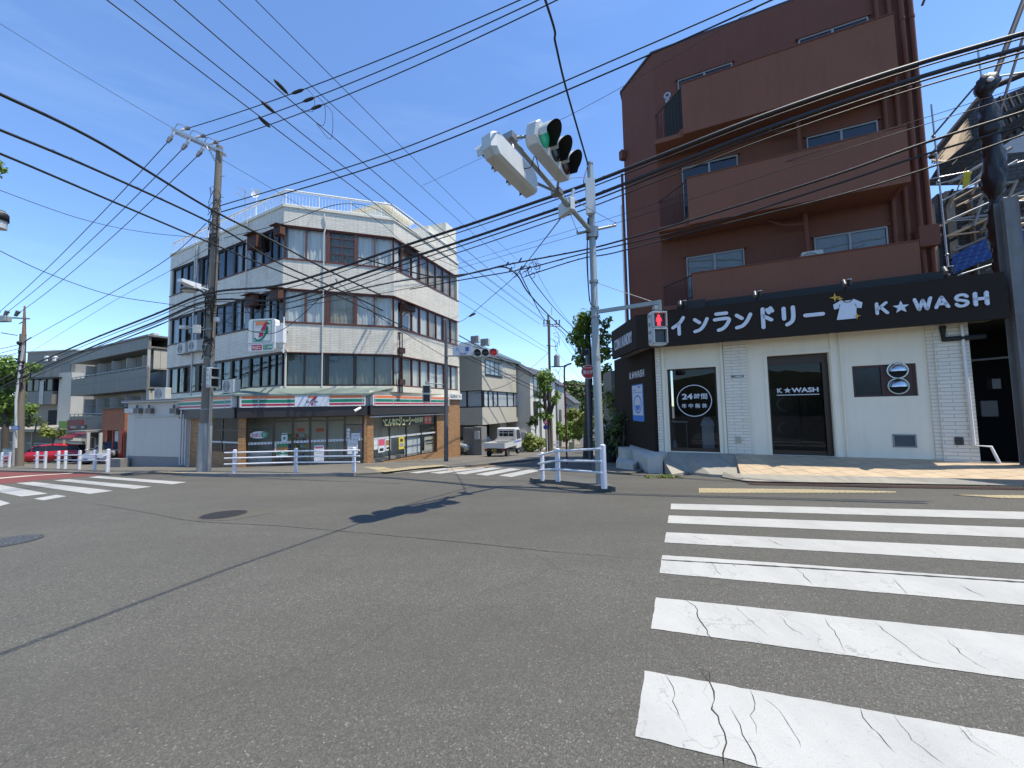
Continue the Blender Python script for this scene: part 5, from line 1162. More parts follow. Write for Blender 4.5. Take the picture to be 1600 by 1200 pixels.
# low white plinth and steps at the corner
WCON = mat('white_painted_concrete', (.50, .48, .42), .85, var=.15, vs=2, bmp=.5, bs=30, dirt=.5)
m = MB(); a = CH.P(chl + .02, 0, .02); b = CH.P(chl - 2.2, 0, .02); gz = lambda p: G(p.x, p.y)
m.prism([a.xy, LW.P(uL + .25, 0, .02).xy, LW.P(uL + .15, 0, .75).xy, (LW.P(uL - .25, 0, .75)).xy, CH.P(chl - 1.4, 0, .3).xy, b.xy], -1.4, [ZL - .005, ZL - .01, ZL - .03, ZL - .12, ZL - .02, ZL])
m.mi = 0
p0, p1, p2, p3 = CH.P(chl - 1.9, 0, .0), CH.P(chl - 1.1, 0, 0), CH.P(chl - 1.1, 0, .55), CH.P(chl - 1.9, 0, .55)
m.prism([p0.xy, p1.xy, p2.xy, p3.xy], -1.4, ZL - .04)
p0, p1, p2, p3 = CH.P(chl - 1.9, 0, .55), CH.P(chl - .5, 0, .35), CH.P(chl + .15, 0, .75), CH.P(chl - .7, 0, 1.0)
m.prism([p0.xy, p3.xy, p2.xy, p1.xy], -1.4, ZL - .36)
solo('corner_steps', m, WCON, 'white painted concrete plinth and steps at the laundry corner', 'steps')
# rusty drain grates in a row in front of the kerb
GRM = mat('rusty_grate', (.085, .045, .038), .75, .3, var=.35, vs=4, bmp=.4, bs=60)
a, b = hit(1166, 754.5).xy, hit(1600, 762.5).xy; a = Vector(a); b = Vector(b); d = (b - a).normalized(); nn = Vector((-d.y, d.x)); L = (b - a).length; k = 0; w = 0
while w < L + 1:
    c0 = a + d * w; c1 = a + d * (w + .97); q = [c0, c1, c1 - nn * .34, c0 - nn * .34]; m = MB()
    if k == 0: proto = None
    zc_ = lambda p: G(p.x, p.y) + .012
    for s in range(14):
        e0 = c0.lerp(c1, s / 14) - nn * .02; e1 = c0.lerp(c1, (s + .55) / 14) - nn * .02; f1 = e1 - nn * .30; f0 = e0 - nn * .30
        m.add([Vector((p.x, p.y, zc_(p))) for p in (e0, e1, f1, f0)], [(0, 1, 2, 3)])
    for (o0, o1) in ((0, .03), (.31, .34)):
        m.add([Vector((p.x, p.y, zc_(p) + .002)) for p in (c0 - nn * o0, c1 - nn * o0, c1 - nn * o1, c0 - nn * o1)], [(0, 3, 2, 1)])
    solo('drain_grate', m, GRM, 'rusty brown drain grate in the gutter before the laundry, one of a continuous row', 'drain grate', 'drain grates in the gutter'); w += 1.0; k += 1
structure('gutter_channel', patch([tuple(a - nn * .36), tuple(b + d * 1.2 - nn * .36), tuple(b + d * 1.2 + nn * .02), tuple(a + nn * .02)], .006), mat('gutter_dark', (.03, .028, .026), .9))
structure('tactile_strip', patch(H((1092, 763.4), (1250, 765), (1400, 768.8), (1400, 770.6), (1240, 770.8), (1092, 770.8)), .012, .012), YELTACT)
structure('tactile_strip_right', patch(H((1490, 774), (1760, 777), (1760, 782), (1560, 779)), .012, .012), YELTACT)

# condenser unit on the lowest balcony
LW = LW_SHOP
ac_unit(MW, MW.U(1262, 380) , floors[2] + .72, .12, 'cream condenser unit beside the right window behind the lowest brown balcony', .5, .5, .25)
# ================================================================== OTHER BUILDINGS
def line_hit(fr, px, py=640): return fr.uv(px, py)[0]
# --- white annex left of the shop
q = FSL.P(FSL.U(297, 690), 0); AN = Fr(q.x, q.y, 106); uA0 = AN.U(198, 690); AN.o = AN.P(uA0, 0); LA = -uA0
vt, vb0 = AN.V(245, 626.5), -1.8
AWALL = mat('annex_white_paint', (.56, .53, .46), .7, var=.06, vs=1, dirt=.25, dirtcol=(.28, .27, .25)); LGREY = mat('annex_grey_plinth', (.22, .22, .22), .85, var=.15, vs=2)
t = thing('annex_building', 'low white windowless annex beside the shop with two small wall lamps', 'building', AN.P(LA / 2, G(0, 19)))
m = MB(); m.box(AN, 0, LA, vb0, vt, -5, 0); build('wall', m, AWALL, t)
m = MB(); m.box(AN, .15, LA - .3, vb0, AN.V(245, 713), 0, .03); build('plinth', m, LGREY, t)
m = MB(); m.box(AN, .55, LA - .05, AN.V(245, 713), AN.V(245, 652), 0.0, .04); m.box(AN, .55, LA - .05, AN.V(245, 651.5), AN.V(245, 649.5), 0, .07); build('panel', m, mat('annex_panel', (.52, .49, .43), .6, var=.05, dirt=.15), t)
m = MB(); m.box(AN, -.15, LA + .1, vt, vt + .07, -5.2, .22); m.mi = 1; m.box(AN, -.15, LA + .1, vt - .05, vt - .001, .1, .21); build('roof', m, [mat('roof_sheet', (.20, .20, .19), .6, .2, dirt=.4), AWALL], t)
for px, w_ in ((220.5, .16), (239, .14), (278, .2)):
    m = MB(); u, v = AN.uv(px, 641); m.box(AN, u - w_, u + w_, v - .16, v + .10, 0.04, .25); m.tube([AN.P(u - .05, v + .1, .15), AN.P(u - .05, v + .28, .15)], .05, 6); build('wall_lamp', m, mat('fixture_grey', (.14, .13, .12), .6), t)
m = MB(); u = AN.U(209, 641); m.box(AN, u - .5, u + .2, AN.V(209, 645), AN.V(209, 638), .04, .12); build('sign_rail', m, PIPE, t)
for px in (286, 290, 294): m = MB(); u = AN.U(px, 690); m.tube([AN.P(u, AN.V(px, 726), .12), AN.P(u, vt - .3 - .2 * (px % 3), .12)], .04, 6); build('pipe', m, PIPE, t)
m = MB(); m.box(AN, -.5, .5, -1.1, AN.V(195, 715), .1, .5); build('step', m, CONCD, t)
u, v = AN.uv(252, 621, -.4); ac_unit(AN, u, vt + .1, -.6, 'cream outdoor unit standing on the annex roof left of the tiled building', .8, .6)
# --- terracotta shop
q = at(193.5, 690, 25.5); TC = Fr(q.x, q.y, 112); TC.o = TC.P(TC.U(158, 690), 0); LT = TC.U(193.5, 690)
t = thing('terracotta_shop', 'small shop with terracotta brick upper wall and red door frame', 'building', TC.P(1, G(0, 25)))
m = MB(); wall_with_holes(m, TC, 0, LT, -2.6, TC.V(176, 639), -4, 0, [(TC.U(166, 700), TC.U(184, 700), -2.0, TC.V(176, 672.5))]); build('wall', m, tiles('terracotta_tile', (.46, .16, .07), (.40, .13, .055), (.2, .09, .06), .2, .07, .01, .5, .75), t)
m = MB(); m.box(TC, -.1, LT + .1, TC.V(176, 639), TC.V(176, 639) + .1, -4, .12); m.mi = 1; a, b = TC.U(165, 700), TC.U(192, 700); m.box(TC, a, a + .25, -2.4, TC.V(176, 673), 0, .05); m.box(TC, b - .35, b, -2.4, TC.V(176, 673), .001, .06); m.box(TC, a + .9, a + 1.0, -2.4, TC.V(176, 673), 0, .05); build('door_frame', m, [DFRAME, mat('red_lacquer', (.32, .02, .015), .4)], t)
m = MB(); m.box(TC, TC.U(166, 700), TC.U(184, 700), -2.0, TC.V(176, 672.5), -.5, -.4); build('door', m, DARK, t); m = MB(); curtain(m, TC, TC.U(169, 700), TC.U(183, 700), -1.0, TC.V(176, 674), -.3); build('curtain', m, CURT, t)
# --- long grey apartment building with balconies
GP = at(229.5, 600, 26.0); GL = Fr(GP.x, GP.y, 118); LG = 15.0; GL.o = GP - GL.u * LG; GL.o.z = 0
def gz(y, px=229.5): return at(px, y, 26.0).z
GPAN = tiles('grey_cladding_panel', (.19, .185, .165), (.175, .17, .15), (.07, .07, .07), .9, 1.4, .012, 0, .6, bmp=.3, var=.2); GPL = tiles('light_cladding_panel', (.48, .46, .40), (.45, .43, .375), (.15, .15, .15), .8, 1.2, .014, 0, .6, bmp=.3, var=.2)
CREAM = mat('pale_plaster', (.44, .43, .38), .85, var=.1, dirt=.3)
t = thing('balcony_apartment_building', 'long grey three storey apartment building with panelled balconies behind the annex', 'building', GL.P(LG / 2, G(0, 29)))
m = MB(); wq = MB(); m.box(GL, 0, LG - .002, -4, gz(527), -9, -1.4); build('wall', m, CREAM, t)
for zt_, zb_ in ((525.5, 544), (575.5, 608), (648, 690)):
    m = MB(); m.box(GL, 0, LG, gz(zb_), gz(zt_), -.12, 0); m.box(GL, 0, LG, gz(zb_) + .01, gz(zb_) + .16, -1.4, -.12); build('balcony', m, GPAN, t)
m = MB(); m.box(GL, -.2, LG + .1, gz(525.5), gz(525.5) + .12, -9, .1); build('roof', m, mat('roof_sheet', (.20, .20, .19)), t)
for zz in (573, 645):
    m = MB(); m.tube([GL.P(0, gz(zz) + .05, -.05), GL.P(LG, gz(zz) + .05, -.05)], .035, 6)
    for k in range(16): m.tube([GL.P(k, gz(zz) - .12, -.05), GL.P(k, gz(zz) + .05, -.05)], .025, 5)
    build('handrail', m, mat('galvanised', (.35, .35, .35)), t)
for fl, (za, zb_) in enumerate(((546, 573), (610, 645))):
    for k in range(5):
        u = LG - 1.2 - k * 2.75
        m = MB(); m.box(GL, u - .05, u, gz(zb_ + 2), gz(za + 6), -1.38, -.14); m.box(GL, u - 1.15, u - .05, gz(zb_ + 2), gz(za + 13), -.9, -.85); build('partition', m, GPL, t)
        m = MB(); m.box(GL, u - 2.6, u - 1.3, gz(zb_ + 2), gz(za + 6), -1.42 + .05, -1.36); w_ = build('window', m, DFRAME, t)
        m = MB(); m.box(GL, u - 2.52, u - 1.38, gz(zb_ + 2) + .1, gz(za + 6) - .08, -1.355, -1.35); build('pane', m, mat('far_glass_dark', (.03, .035, .04), .15), w_)
GR_ = Fr(GP.x, GP.y, 28)
m = MB(); m.box(GR_, 1.38, 4.2, -4, gz(525.8), -9, -.03); m.box(GR_, .15, 1.38, -4, gz(610), -.5, -.03); m.box(GR_, .002, .15, gz(610), gz(525.8), -.15, -.03); build('side_wall', m, GPL, t)
m = MB(); a, b = .3, 3.4
for (c, d) in ((545, 576), (609, 640)): m.box(GR_, a, b, gz(d), gz(c), -.03, .02)
build('window', m, GPL, t); m = MB()
for (c, d) in ((545, 576), (609, 640)): m.box(GR_, a - .08, b + .1, gz(d) - .1, gz(d), -.03, .05); m.box(GR_, a - .08, b + .1, gz(c), gz(c) + .08, -.03, .05); m.box(GR_, b, b + .1, gz(d), gz(c), -.03, .05)
build('window_frame', m, DFRAME, t)
for k in range(7): random.seed(k); ac_unit(GL, 3.0 + k * 1.55 + (.4 if k > 4 else 0), gz(525.5) + .12, -1.2 - .3 * (k % 2), ['roof air conditioner on the long grey building, first from the left', 'roof air conditioner on the long grey building, second from the left', 'roof air conditioner on the long grey building, third from the left', 'roof air conditioner on the long grey building, fourth from the left', 'roof air conditioner on the long grey building, fifth from the left', 'roof air conditioner on the long grey building, second from the right', 'roof air conditioner on the long grey building, next to the tiled building'][k], .75, .5, group='roof air conditioners on the grey building')
# --- taupe concrete building
q = at(114, 640, 38.5); TP = Fr(q.x, q.y, 98); TP.o = TP.P(TP.U(38, 640), 0); LTP = TP.U(114.5, 640)
TAUPE = mat('taupe_concrete', (.25, .235, .20), .9, var=.15, vs=.5, bmp=.4, bs=12, dirt=.3)
t = thing('concrete_house', 'taupe concrete building with grey bay windows at the far left', 'building', TP.P(3, G(0, 33)))
tz = lambda px, y: TP.V(px, y)
m = MB(); m.box(TP, 0, LTP, -4, tz(78, 549.5), -8, 0); build('wall', m, TAUPE, t); m = MB(); m.box(TP, -.1, LTP + .1, tz(78, 549.5), tz(78, 549.5) + .12, -8.1, .1); build('roof', m, CREAM, t)
a, b = TP.U(55.5, 610), TP.U(98, 610); m = MB(); m.box(TP, a, b, tz(75, 632), tz(75, 612), 0, .8); build('bay', m, GPAN, t)
m = MB(); m.box(TP, a, b, tz(75, 611), tz(75, 594), .02, .72); build('bay_window', m, mat('far_glass_dark', (.03, .035, .04)), t)
m = MB()
for k in range(5): x = a + (b - a - .12) * k / 4; m.box(TP, x, x + .12, tz(75, 611.9), tz(75, 594), .0, .78)
m.box(TP, a - .2, b + .6, tz(75, 593.5), tz(75, 591), 0, 1.1); build('bay_frame', m, DFRAME, t)
m = MB(); m.box(TP, a + .55 * (b - a), a + .7 * (b - a), tz(75, 632), tz(75, 596), .8, .83); build('bay_panel', m, GPL, t)
m = MB(); c = TP.U(104, 585); m.box(TP, c - .5, c + .5, tz(104, 582), tz(104, 569), .01, .04); build('window', m, mat('far_glass_dark', (.03, .035, .04)), t)
m = MB(); m.box(TP, TP.U(100, 640), LTP + .4, -3, tz(107, 583), -.5, .5); build('pale_wing', m, CREAM, t)
m = MB(); m.box(TP, TP.U(76, 650), TP.U(94, 650), tz(85, 664), tz(85, 641), .01, .05); build('entrance', m, DARK, t)
for px in (77, 90): m = MB(); u, v = TP.uv(px, 559); m.tube([TP.P(u, v, 0), TP.P(u, v, .3)], .16, 8); m.box(TP, u - .14, u + .14, v - .35, v, .18, .3); build('vent', m, WH, t)
# --- low wall, carport and small shop front at the far left
q = at(60, 690, 33.2); CP = Fr(q.x, q.y, 114)
cp = lambda px, py, w=0: CP.uv(px, py, w)
t = thing('carport', 'corrugated carport roof on posts over the red car', 'carport', CP.P(0, G(0, 29)))
a, b = cp(-30, 670)[0], cp(102, 670)[0]; zt_ = cp(60, 671)[1]
m = MB(); n = 90
P = []
for i in range(n + 1): P += [CP.P(a + (b - a) * i / n, zt_ + .03 * (i % 2), .2), CP.P(a + (b - a) * i / n, zt_ + .28 + .03 * (i % 2), -3.4)]
m.add(P, [(2 * i, 2 * i + 2, 2 * i + 3, 2 * i + 1) for i in range(n)]); build('roof', m, mat('corrugated_sheet', (.30, .28, .24), .6, .1, var=.2, vs=1, dirt=.4), t)
m = MB(); m.box(CP, a, b, zt_ - .22, zt_ - .03, -.02, .1); build('beam', m, mat('beige_beam', (.33, .29, .20), .7), t)
for px in (2, 50, 99): m = MB(); u = cp(px, 690)[0]; m.box(CP, u - .07, u + .07, -2.6, zt_ - .22, -.1, .04); build('post', m, mat('beige_beam', (.33, .29, .20)), t)
t = thing('garden_wall', 'white garden wall with a cream slatted railing behind the red car', 'wall', CP.P(1, -2, -2.5))
a, b, c = cp(30, 695, -2)[0], cp(85, 695, -2)[0], cp(128, 695, -2)[0]
m = MB(); m.box(CP, b, c, -3, cp(105, 689, -2)[1], -2.2, -2); m.box(CP, -20, b, -3, cp(60, 706, -2)[1], -2.2, -2); build('wall', m, AWALL, t)
m = MB(); z0, z1 = cp(60, 706, -2)[1], cp(60, 692, -2)[1]; m.box(CP, a - 6, b, z1 - .1, z1, -2.15, -2.05)
for k in range(int((b - a + 6) / .22)): m.box(CP, a - 6 + k * .22, a - 6 + k * .22 + .07, z0, z1 - .1, -2.12, -2.08)
build('railing', m, CREAM, t)
q = at(140, 690, 27.5); RS = Fr(q.x, q.y, 112)
t = thing('small_restaurant', 'little restaurant with dark red sign, green square and red awning', 'building', RS.P(0, G(0, 27)))
a, b = RS.uv(112, 690)[0], RS.uv(158, 690)[0]; zc_ = RS.V(130, 672)
m = MB(); m.box(RS, a, b, -3, zc_, -4, -.8); build('wall', m, mat('dark_wall', (.05, .045, .04), .8), t)
def rbx(px0, py0, px1, py1, w, mt, nm, par=t, d=.1):
    m = MB(); u0, v1 = RS.uv(px0, py0, w); u1, v0 = RS.uv(px1, py1, w); m.box(RS, u0, u1, v0, v1, w, w + d); return build(nm, m, mt, par)
rbx(95, 658, 108, 669, .0, mat('lime_sign', (.15, .28, .02), .5), 'sign_panel'); rbx(108.3, 656, 131, 670.5, 0, mat('wine_red', (.16, .01, .02), .5), 'sign_panel'); rbx(122.5, 664, 136, 671, .12, STRB, 'sign_panel')
m = MB(); u, v = RS.uv(116, 667, .11); m.text(RS, u, v, .11, 'bistro', .22, 1.0, .004); u2, v2 = RS.uv(129, 667.6, .23); m.text(RS, u2, v2, .23, 'OPEN', .12, .4, .004, .03); build('lettering', m, SGNW, t)
m = MB(); a, b = RS.U(113, 680), RS.U(136, 680); z = RS.V(125, 674); m.add([RS.P(a, z, -.6), RS.P(b, z, -.6), RS.P(b, z - .4, .7), RS.P(a, z - .4, .7), RS.P(a, z - .55, .7), RS.P(b, z - .55, .7)], [(0, 1, 2, 3), (3, 2, 5, 4)]); build('awning', m, mat('wine_red', (.16, .01, .02)), t)
m = MB(); a, b = RS.U(134, 675), RS.U(165, 675); z = RS.V(150, 674.5); m.box(RS, a, b, z, z + .12, -1, 1.0); build('porch_roof', m, mat('roof_sheet', (.2, .2, .19)), t)
for px in (136.5, 156): m = MB(); u = RS.U(px, 690, .9); m.box(RS, u - .06, u + .06, -2.6, z, .8, .95); build('post', m, CREAM, t)
rbx(141, 683, 152, 702, -.75, GPL, 'door'); rbx(143.5, 684, 146, 700, -.64, mat('far_glass_dark', (.03, .035, .04)), 'door_glass')
rbx(-60, 640, 30, 700, -4, mat('old_retaining_wall', (.13, .12, .10), .9, var=.4, vs=1.5), 'retaining_wall', t)
# --- grey house behind the truck
HP = at(753, 600, 30.6); HR = Fr(HP.x, HP.y, 23); HLft = Fr(0, 0, 115); HLft.o = HP - HLft.u * 5; HLft.o.z = 0; LHR = HR.U(809.5, 610)
hz = lambda y: at(753, y, 30.6).z
HG = mat('warm_grey_render', (.48, .45, .365), .9, var=.06, vs=2, bmp=.6, bs=20, dirt=.15)
t = thing('grey_house', 'warm grey three storey house with a ribbon window over an open carport', 'building', HR.P(3, G(0, 33)))
def hplan(o, L=LHR): return [(HLft.o + HLft.n * o).xy, (HP + HLft.n * o + HR.n * o).xy, (HP + HR.u * L + HR.n * o).xy, (HP + HR.u * L - HR.n * 7).xy, (HLft.o - HLft.n * 7).xy]
m = MB(); m.prism(hplan(0), hz(664), hz(636.5)); build('lower_wall', m, HG, t)
m = MB(); Lz = hz(612); e1 = hz(560); e0 = hz(560)
pl = hplan(.02); zt4 = [hz(527), hz(555) , hz(555), hz(500), hz(500)]
m.prism(pl, hz(609.5), [hz(540), hz(556), hz(556), hz(515), hz(510)]); build('upper_wall', m, HG, t)
m = MB(); pp_ = hplan(.25, LHR + .3); m.prism(pp_, [hz(540) + .02, hz(556) + .02, hz(556) + .02, hz(515) + .02, hz(510) + .02], [hz(540) + .3, hz(556) + .28, hz(556) + .28, hz(515) + .3, hz(510) + .3]); build('roof', m, mat('grey_green_roof', (.12, .14, .13), .4, .3, var=.15), t)
m = MB(); m.prism(hplan(-.10), hz(636.5), hz(609.5)); build('ribbon_window', m, mat('pale_blind_glass', (.42, .47, .50), .12, var=.08, vs=1), t)
m = MB()
for u in [x - .0 for x in (HR.U(756, 620), HR.U(763.5, 620), HR.U(771, 620), HR.U(778, 620), HR.U(793, 620), HR.U(803, 620))]: m.box(HR, u, u + .16, hz(636.5), hz(609.5), -.098, -.03)
for u in (4.9, 3.5, 2.6, 2.2, .6): m.box(HLft, u, u + .12, hz(636.5), hz(609.5), -.098, -.03)
m.prism(hplan(-.02), hz(636.6), hz(635)); m.prism(hplan(-.02), hz(610.6), hz(609.4)); build('ribbon_window_frame', m, DFRAME, t)
m = MB(); a, b = HR.U(757, 570), HR.U(784, 575); m.box(HR, a, b, hz(586), hz(560), .02, .06); f = build('window', m, DFRAME, t); m = MB()
for k in range(4): m.box(HR, a + .1 + k * (b - a) / 4, a + (k + 1) * (b - a) / 4 - .04, hz(586) + .15, hz(560) - .1, .06, .065)
build('pane', m, mat('sky_glass', (.25, .30, .32), .1, .3), f)
m = MB(); m.prism(hplan(-2.6), -5, hz(664)); build('inner_wall', m, mat('dark_wall', (.05, .045, .04)), t)
m = MB(); a = HR.U(790, 690); m.box(HR, a, a + 1.4, -5, hz(664) - .003, -1.6, -.5); m.box(HR, LHR - .3, LHR, -5, hz(664) - .003, -4, -.1); build('carport_pillar', m, CREAM, t)
m = MB(); uu = HLft.U(727, 650); m.box(HLft, -1, 5 - 1.6, -5, hz(664) + .6, -3, -2); build('garden_wall', m, CONCD, t)
m = MB(); u0, v0 = HR.uv(806, 640, .3); m.box(HR, LHR, LHR + .3, hz(604), hz(584), -.6, .3); build('service_box', m, ACW, t)
for k, (du) in enumerate((0, 1.1)): ac_unit(HLft, 3.0 + du * .9, hz(527) + 0.1 - .35 * k, -2.6, ['roof unit on the grey house, left one', 'roof unit on the grey house, right one'][k], .8, .6, group='roof units on the grey house')
# meter post / pillar by the silver car
q = at(745, 690, 28.5); GP_ = Fr(q.x, q.y, 115); m = MB(); a = GP_.U(724, 690); m.box(GP_, a, GP_.U(738.5, 690), -3, GP_.V(740, 668.5), -.3, 0); m.box(GP_, GP_.U(741, 690), GP_.U(754.5, 690), -3, GP_.V(745, 667), -.6, .2)
t = solo('gate_pillar', m, mat('grey_gate_concrete', (.20, .195, .18), .85, var=.2, vs=2, dirt=.4), 'grey concrete gate pillar with a meter box beside the silver car', 'gate pillar')
m = MB(); m.rbox(GP_, GP_.U(744.5, 680), GP_.U(751.5, 680), GP_.V(748, 686), GP_.V(748, 673.5), .2, .3, .05); build('meter_box', m, ACW, t)
# --- houses further down the side street (left side)
WHO = mat('white_house_render', (.62, .59, .52), .85, var=.06, vs=1, dirt=.2); ROOFD = mat('dark_roof_slate', (.07, .07, .075), .7, var=.2, vs=6)
FGL = mat('far_glass_dark', (.03, .035, .04))
def house(px, depth, pxr, ytop, label, wallm, roofm, wins, pitch=1.2, side=5.0, gable=True, name='house', wside=None):
    P0 = at(px, 640, depth); R = Fr(P0.x, P0.y, 20); Lf = Fr(0, 0, 111); Lf.o = P0 - Lf.u * side; Lf.o.z = 0; L = R.U(pxr, 640); z1 = at(px, ytop, depth).z; z0 = G(0, depth) - .5
    t = thing(name, label, 'house', (P0.x, P0.y, G(0, depth)))
    m = MB(); m.prism([Lf.o.xy, P0.xy, R.P(L, 0).xy, (R.P(L, 0) - R.n * side).xy], z0, z1); 
    if gable:
        a, b, c = Lf.P(0, z1), Lf.P(side, z1), Lf.P(side / 2, z1 + pitch); d, e, f = Lf.P(0, z1, -L), Lf.P(side, z1, -L), Lf.P(side / 2, z1 + pitch, -L); 
        m.add([a, b, c, d, e, f], [(0, 1, 2), (4, 3, 5)])
    build('wall', m, wallm, t)
    m = MB()
    if gable:
        o = .3; 
        for s in (0, 1):
            x0 = -o if s == 0 else side + o; k = pitch / (side / 2)
            A1, A2 = Lf.P(x0, z1 - o * k + .02, .3), Lf.P(side / 2, z1 + pitch + .02, .3); B1_, B2_ = Lf.P(x0, z1 - o * k + .02, -L - .3), Lf.P(side / 2, z1 + pitch + .02, -L - .3); up = Vector((0, 0, .14))
            m.add([A1, A2, B2_, B1_, A1 + up, A2 + up, B2_ + up, B1_ + up], [(0, 1, 2, 3), (4, 7, 6, 5), (0, 4, 5, 1), (3, 2, 6, 7), (0, 3, 7, 4)])
    else: m.prism([(Lf.o + Vector((-.2, -.2, 0))).xy, (P0 + Vector((.2, -.2, 0))).xy, (R.P(L + .2, 0, .2)).xy, (R.P(L + .2, 0) - R.n * side).xy], z1, z1 + .22)
    build('roof', m, roofm, t)
    for (fr_, a, b, c, d) in wins:
        F_ = R if fr_ == 'R' else Lf; u0, v1 = F_.uv(a, b); u1, v0 = F_.uv(c, d); e = .07
        m = MB(); m.box(F_, u0, u1, v0, v0 + e, .0, .06); m.box(F_, u0, u1, v1 - e, v1, .0, .06); m.box(F_, u0, u0 + e, v0, v1, 0, .055); m.box(F_, u1 - e, u1, v0, v1, 0, .055); f = build('window', m, DFRAME, t); m = MB(); m.box(F_, u0 + e, u1 - e, v0 + e, v1 - e, .005, .02); build('pane', m, FGL, f)
    return t, R, Lf, L
t, R_, L_, l_ = house(829, 37, 842, 583, 'white gabled house with tall corner windows beyond the grey house', WHO, ROOFD, [('R', 832.5, 586, 840, 621), ('R', 833, 627, 840.5, 664)], 1.3, 4.2)
m = MB(); u, v = L_.uv(818, 682); m.rbox(L_, u - .4, u + .4, v - .3, v + .45, .05, .35, .05); build('meter_box', m, WH, t)
house(846, 43, 868, 588, 'narrow white house partly hidden by the plane tree and utility pole', WHO, ROOFD, [('R', 851, 640, 854, 668), ('R', 858, 640, 861, 668), ('R', 851, 600, 855, 625)], 1.0, 3.0)
house(871, 52, 882, 600, 'pale house with a steep roof and a garage door down the street', mat('pale_house_render', (.45, .44, .40), .85, var=.08), ROOFD, [('R', 872.5, 672, 877, 697), ('R', 873, 640, 877, 658)], 1.6, 4.5)
t, R_, L_, l_ = house(884, 60, 892, 633, 'small house with a dark glazed bay down the street', mat('pale_house_render', (.45, .44, .40)), ROOFD, [('R', 885, 638, 891, 662)], .4, 4.0, False)
house(896, 70, 905, 629, 'distant beige house with a dark pitched roof', mat('beige_render', (.40, .34, .24), .85, var=.08), ROOFD, [('L', 884, 640, 890, 655), ('L', 893, 640, 895, 655)], 2.2, 5.5)
t, R_, L_, l_ = house(990, 46, 1000, 603, 'bluish grey house glimpsed behind the signal pole', mat('blue_grey_render', (.26, .29, .33), .8, var=.06), ROOFD, [], .6, 3.6, False)
# grey metal box of the neighbour, left of the laundry corner
q = at(956, 620, 17.5); NB = Fr(q.x, q.y, 92); m = MB(); zz0, zz1 = at(956, 656, 17.5).z, at(956, 579, 17.5).z; m.box(NB, 0, .95, zz0, zz1, -1.8, 0)
t = solo('neighbour_bay', m, mat('cladding_grey_green', (.20, .21, .19), .6, var=.08, dirt=.2), 'grey box shaped bay of the next house left of the dark laundry wall', 'bay'); m = MB(); m.box(NB, .2, 3.2, -3, zz0 - .02, -2.5, -.4); build('lower_wall', m, CONCD, t)
# --- house under renovation at the right with scaffolding
q = at(1462, 400, 15.0); RH = Fr(q.x, q.y, 116)
t = thing('house_under_renovation', 'stripped house with bare roof boards and exposed rafters at the right edge', 'building', RH.P(0, -.3))
WOOD = mat('bare_roof_boards', (.58, .42, .26), .8, var=.3, vs=2, bmp=.3, bs=20); WOODD = mat('dark_rafter', (.035, .026, .02), .8); GTILE = tiles('grey_wall_tile', (.10, .10, .10), (.085, .085, .085), (.03, .03, .03), .3, .15, .012, .5, .8)
rz = lambda px, py, w=0: RH.uv(px, py, w)
m = MB(); z1 = rz(1480, 300)[1]; m.box(RH, 0.2, 14, -1, z1, -7, 0); build('wall', m, GTILE, t)
u1, v1 = rz(1600, 120); 
P = [rz(1443, 266), rz(1472, 270), rz(1536, 205), rz(1525, 163)]
def slope_quad(pts, w0, w1, th=.08):
    m = MB(); a, b, c, d = pts; q = [RH.P(a[0], a[1], w0), RH.P(b[0], b[1], w0), RH.P(c[0], c[1], w1), RH.P(d[0], d[1], w1)]; up = Vector((0, 0, th)); m.add(q + [p + up for p in q], [(3, 2, 1, 0), (4, 5, 6, 7), (0, 1, 5, 4), (1, 2, 6, 5), (2, 3, 7, 6), (3, 0, 4, 7)]); return m
build('roof_boards', slope_quad(P, .6, -.6), WOOD, t)
m = MB()
for k in range(9):
    a = Vector(P[0]).lerp(Vector(P[1]), k / 8); b = Vector(P[3]).lerp(Vector(P[2]), k / 8)
    m.tube([RH.P(a.x, a.y - .06, .62), RH.P(b.x, b.y - .06, -.58)], .03, 4)
for (p0, p1) in (((1440, 262), (1524, 160)), ((1524, 160), (1700, 88)), ((1455, 300), (1600, 190)), ((1452, 282), (1540, 205)), ((1540, 205), (1640, 150)), ((1535, 230), (1640, 165))):
    a, b = rz(*p0), rz(*p1); m.tube([RH.P(a[0], a[1], .7), RH.P(b[0], b[1], .7)], .11, 4)
for k in range(8):
    a, b = rz(1535 + k * 12, 160 + k * -3), rz(1545 + k * 12, 235 - k * 5); m.tube([RH.P(a[0], a[1], .1), RH.P(b[0], b[1], .6)], .05, 4)
build('rafter', m, WOODD, t)
m = MB(); a = rz(1524, 165, -.5); b = rz(1700, 92, -.5); c = rz(1700, 260, .5); d = rz(1470, 268, .5)
m.add([RH.P(a[0], a[1], -.6), RH.P(b[0], b[1], -.6), RH.P(c[0], c[1], -.6), RH.P(d[0], d[1], -.6)], [(0, 1, 2, 3)]); build('gable_wall', m, GTILE, t)
m = MB(); a, b = rz(1560, 222, .5), rz(1610, 190, .5); m.add([RH.P(*rz(1556, 236, .8), .8), RH.P(*rz(1612, 196, .8), .8), RH.P(*rz(1612, 236, .8), .8), RH.P(*rz(1570, 240, .8), .8)], [(0, 1, 2, 3)]); build('white_panel', m, mat('panel_white', (.42, .43, .44), .7), t)
for (a0, b0, a1, b1) in ((1475, 300, 1500, 420), (1515, 310, 1530, 430)):
    m = MB(); u0, v1 = rz(a0, b0, .2); u1, v0 = rz(a1, b1, .2); m.box(RH, u0, u1, v0, v1, 0, .25); build('wall_panel', m, CONC, t)
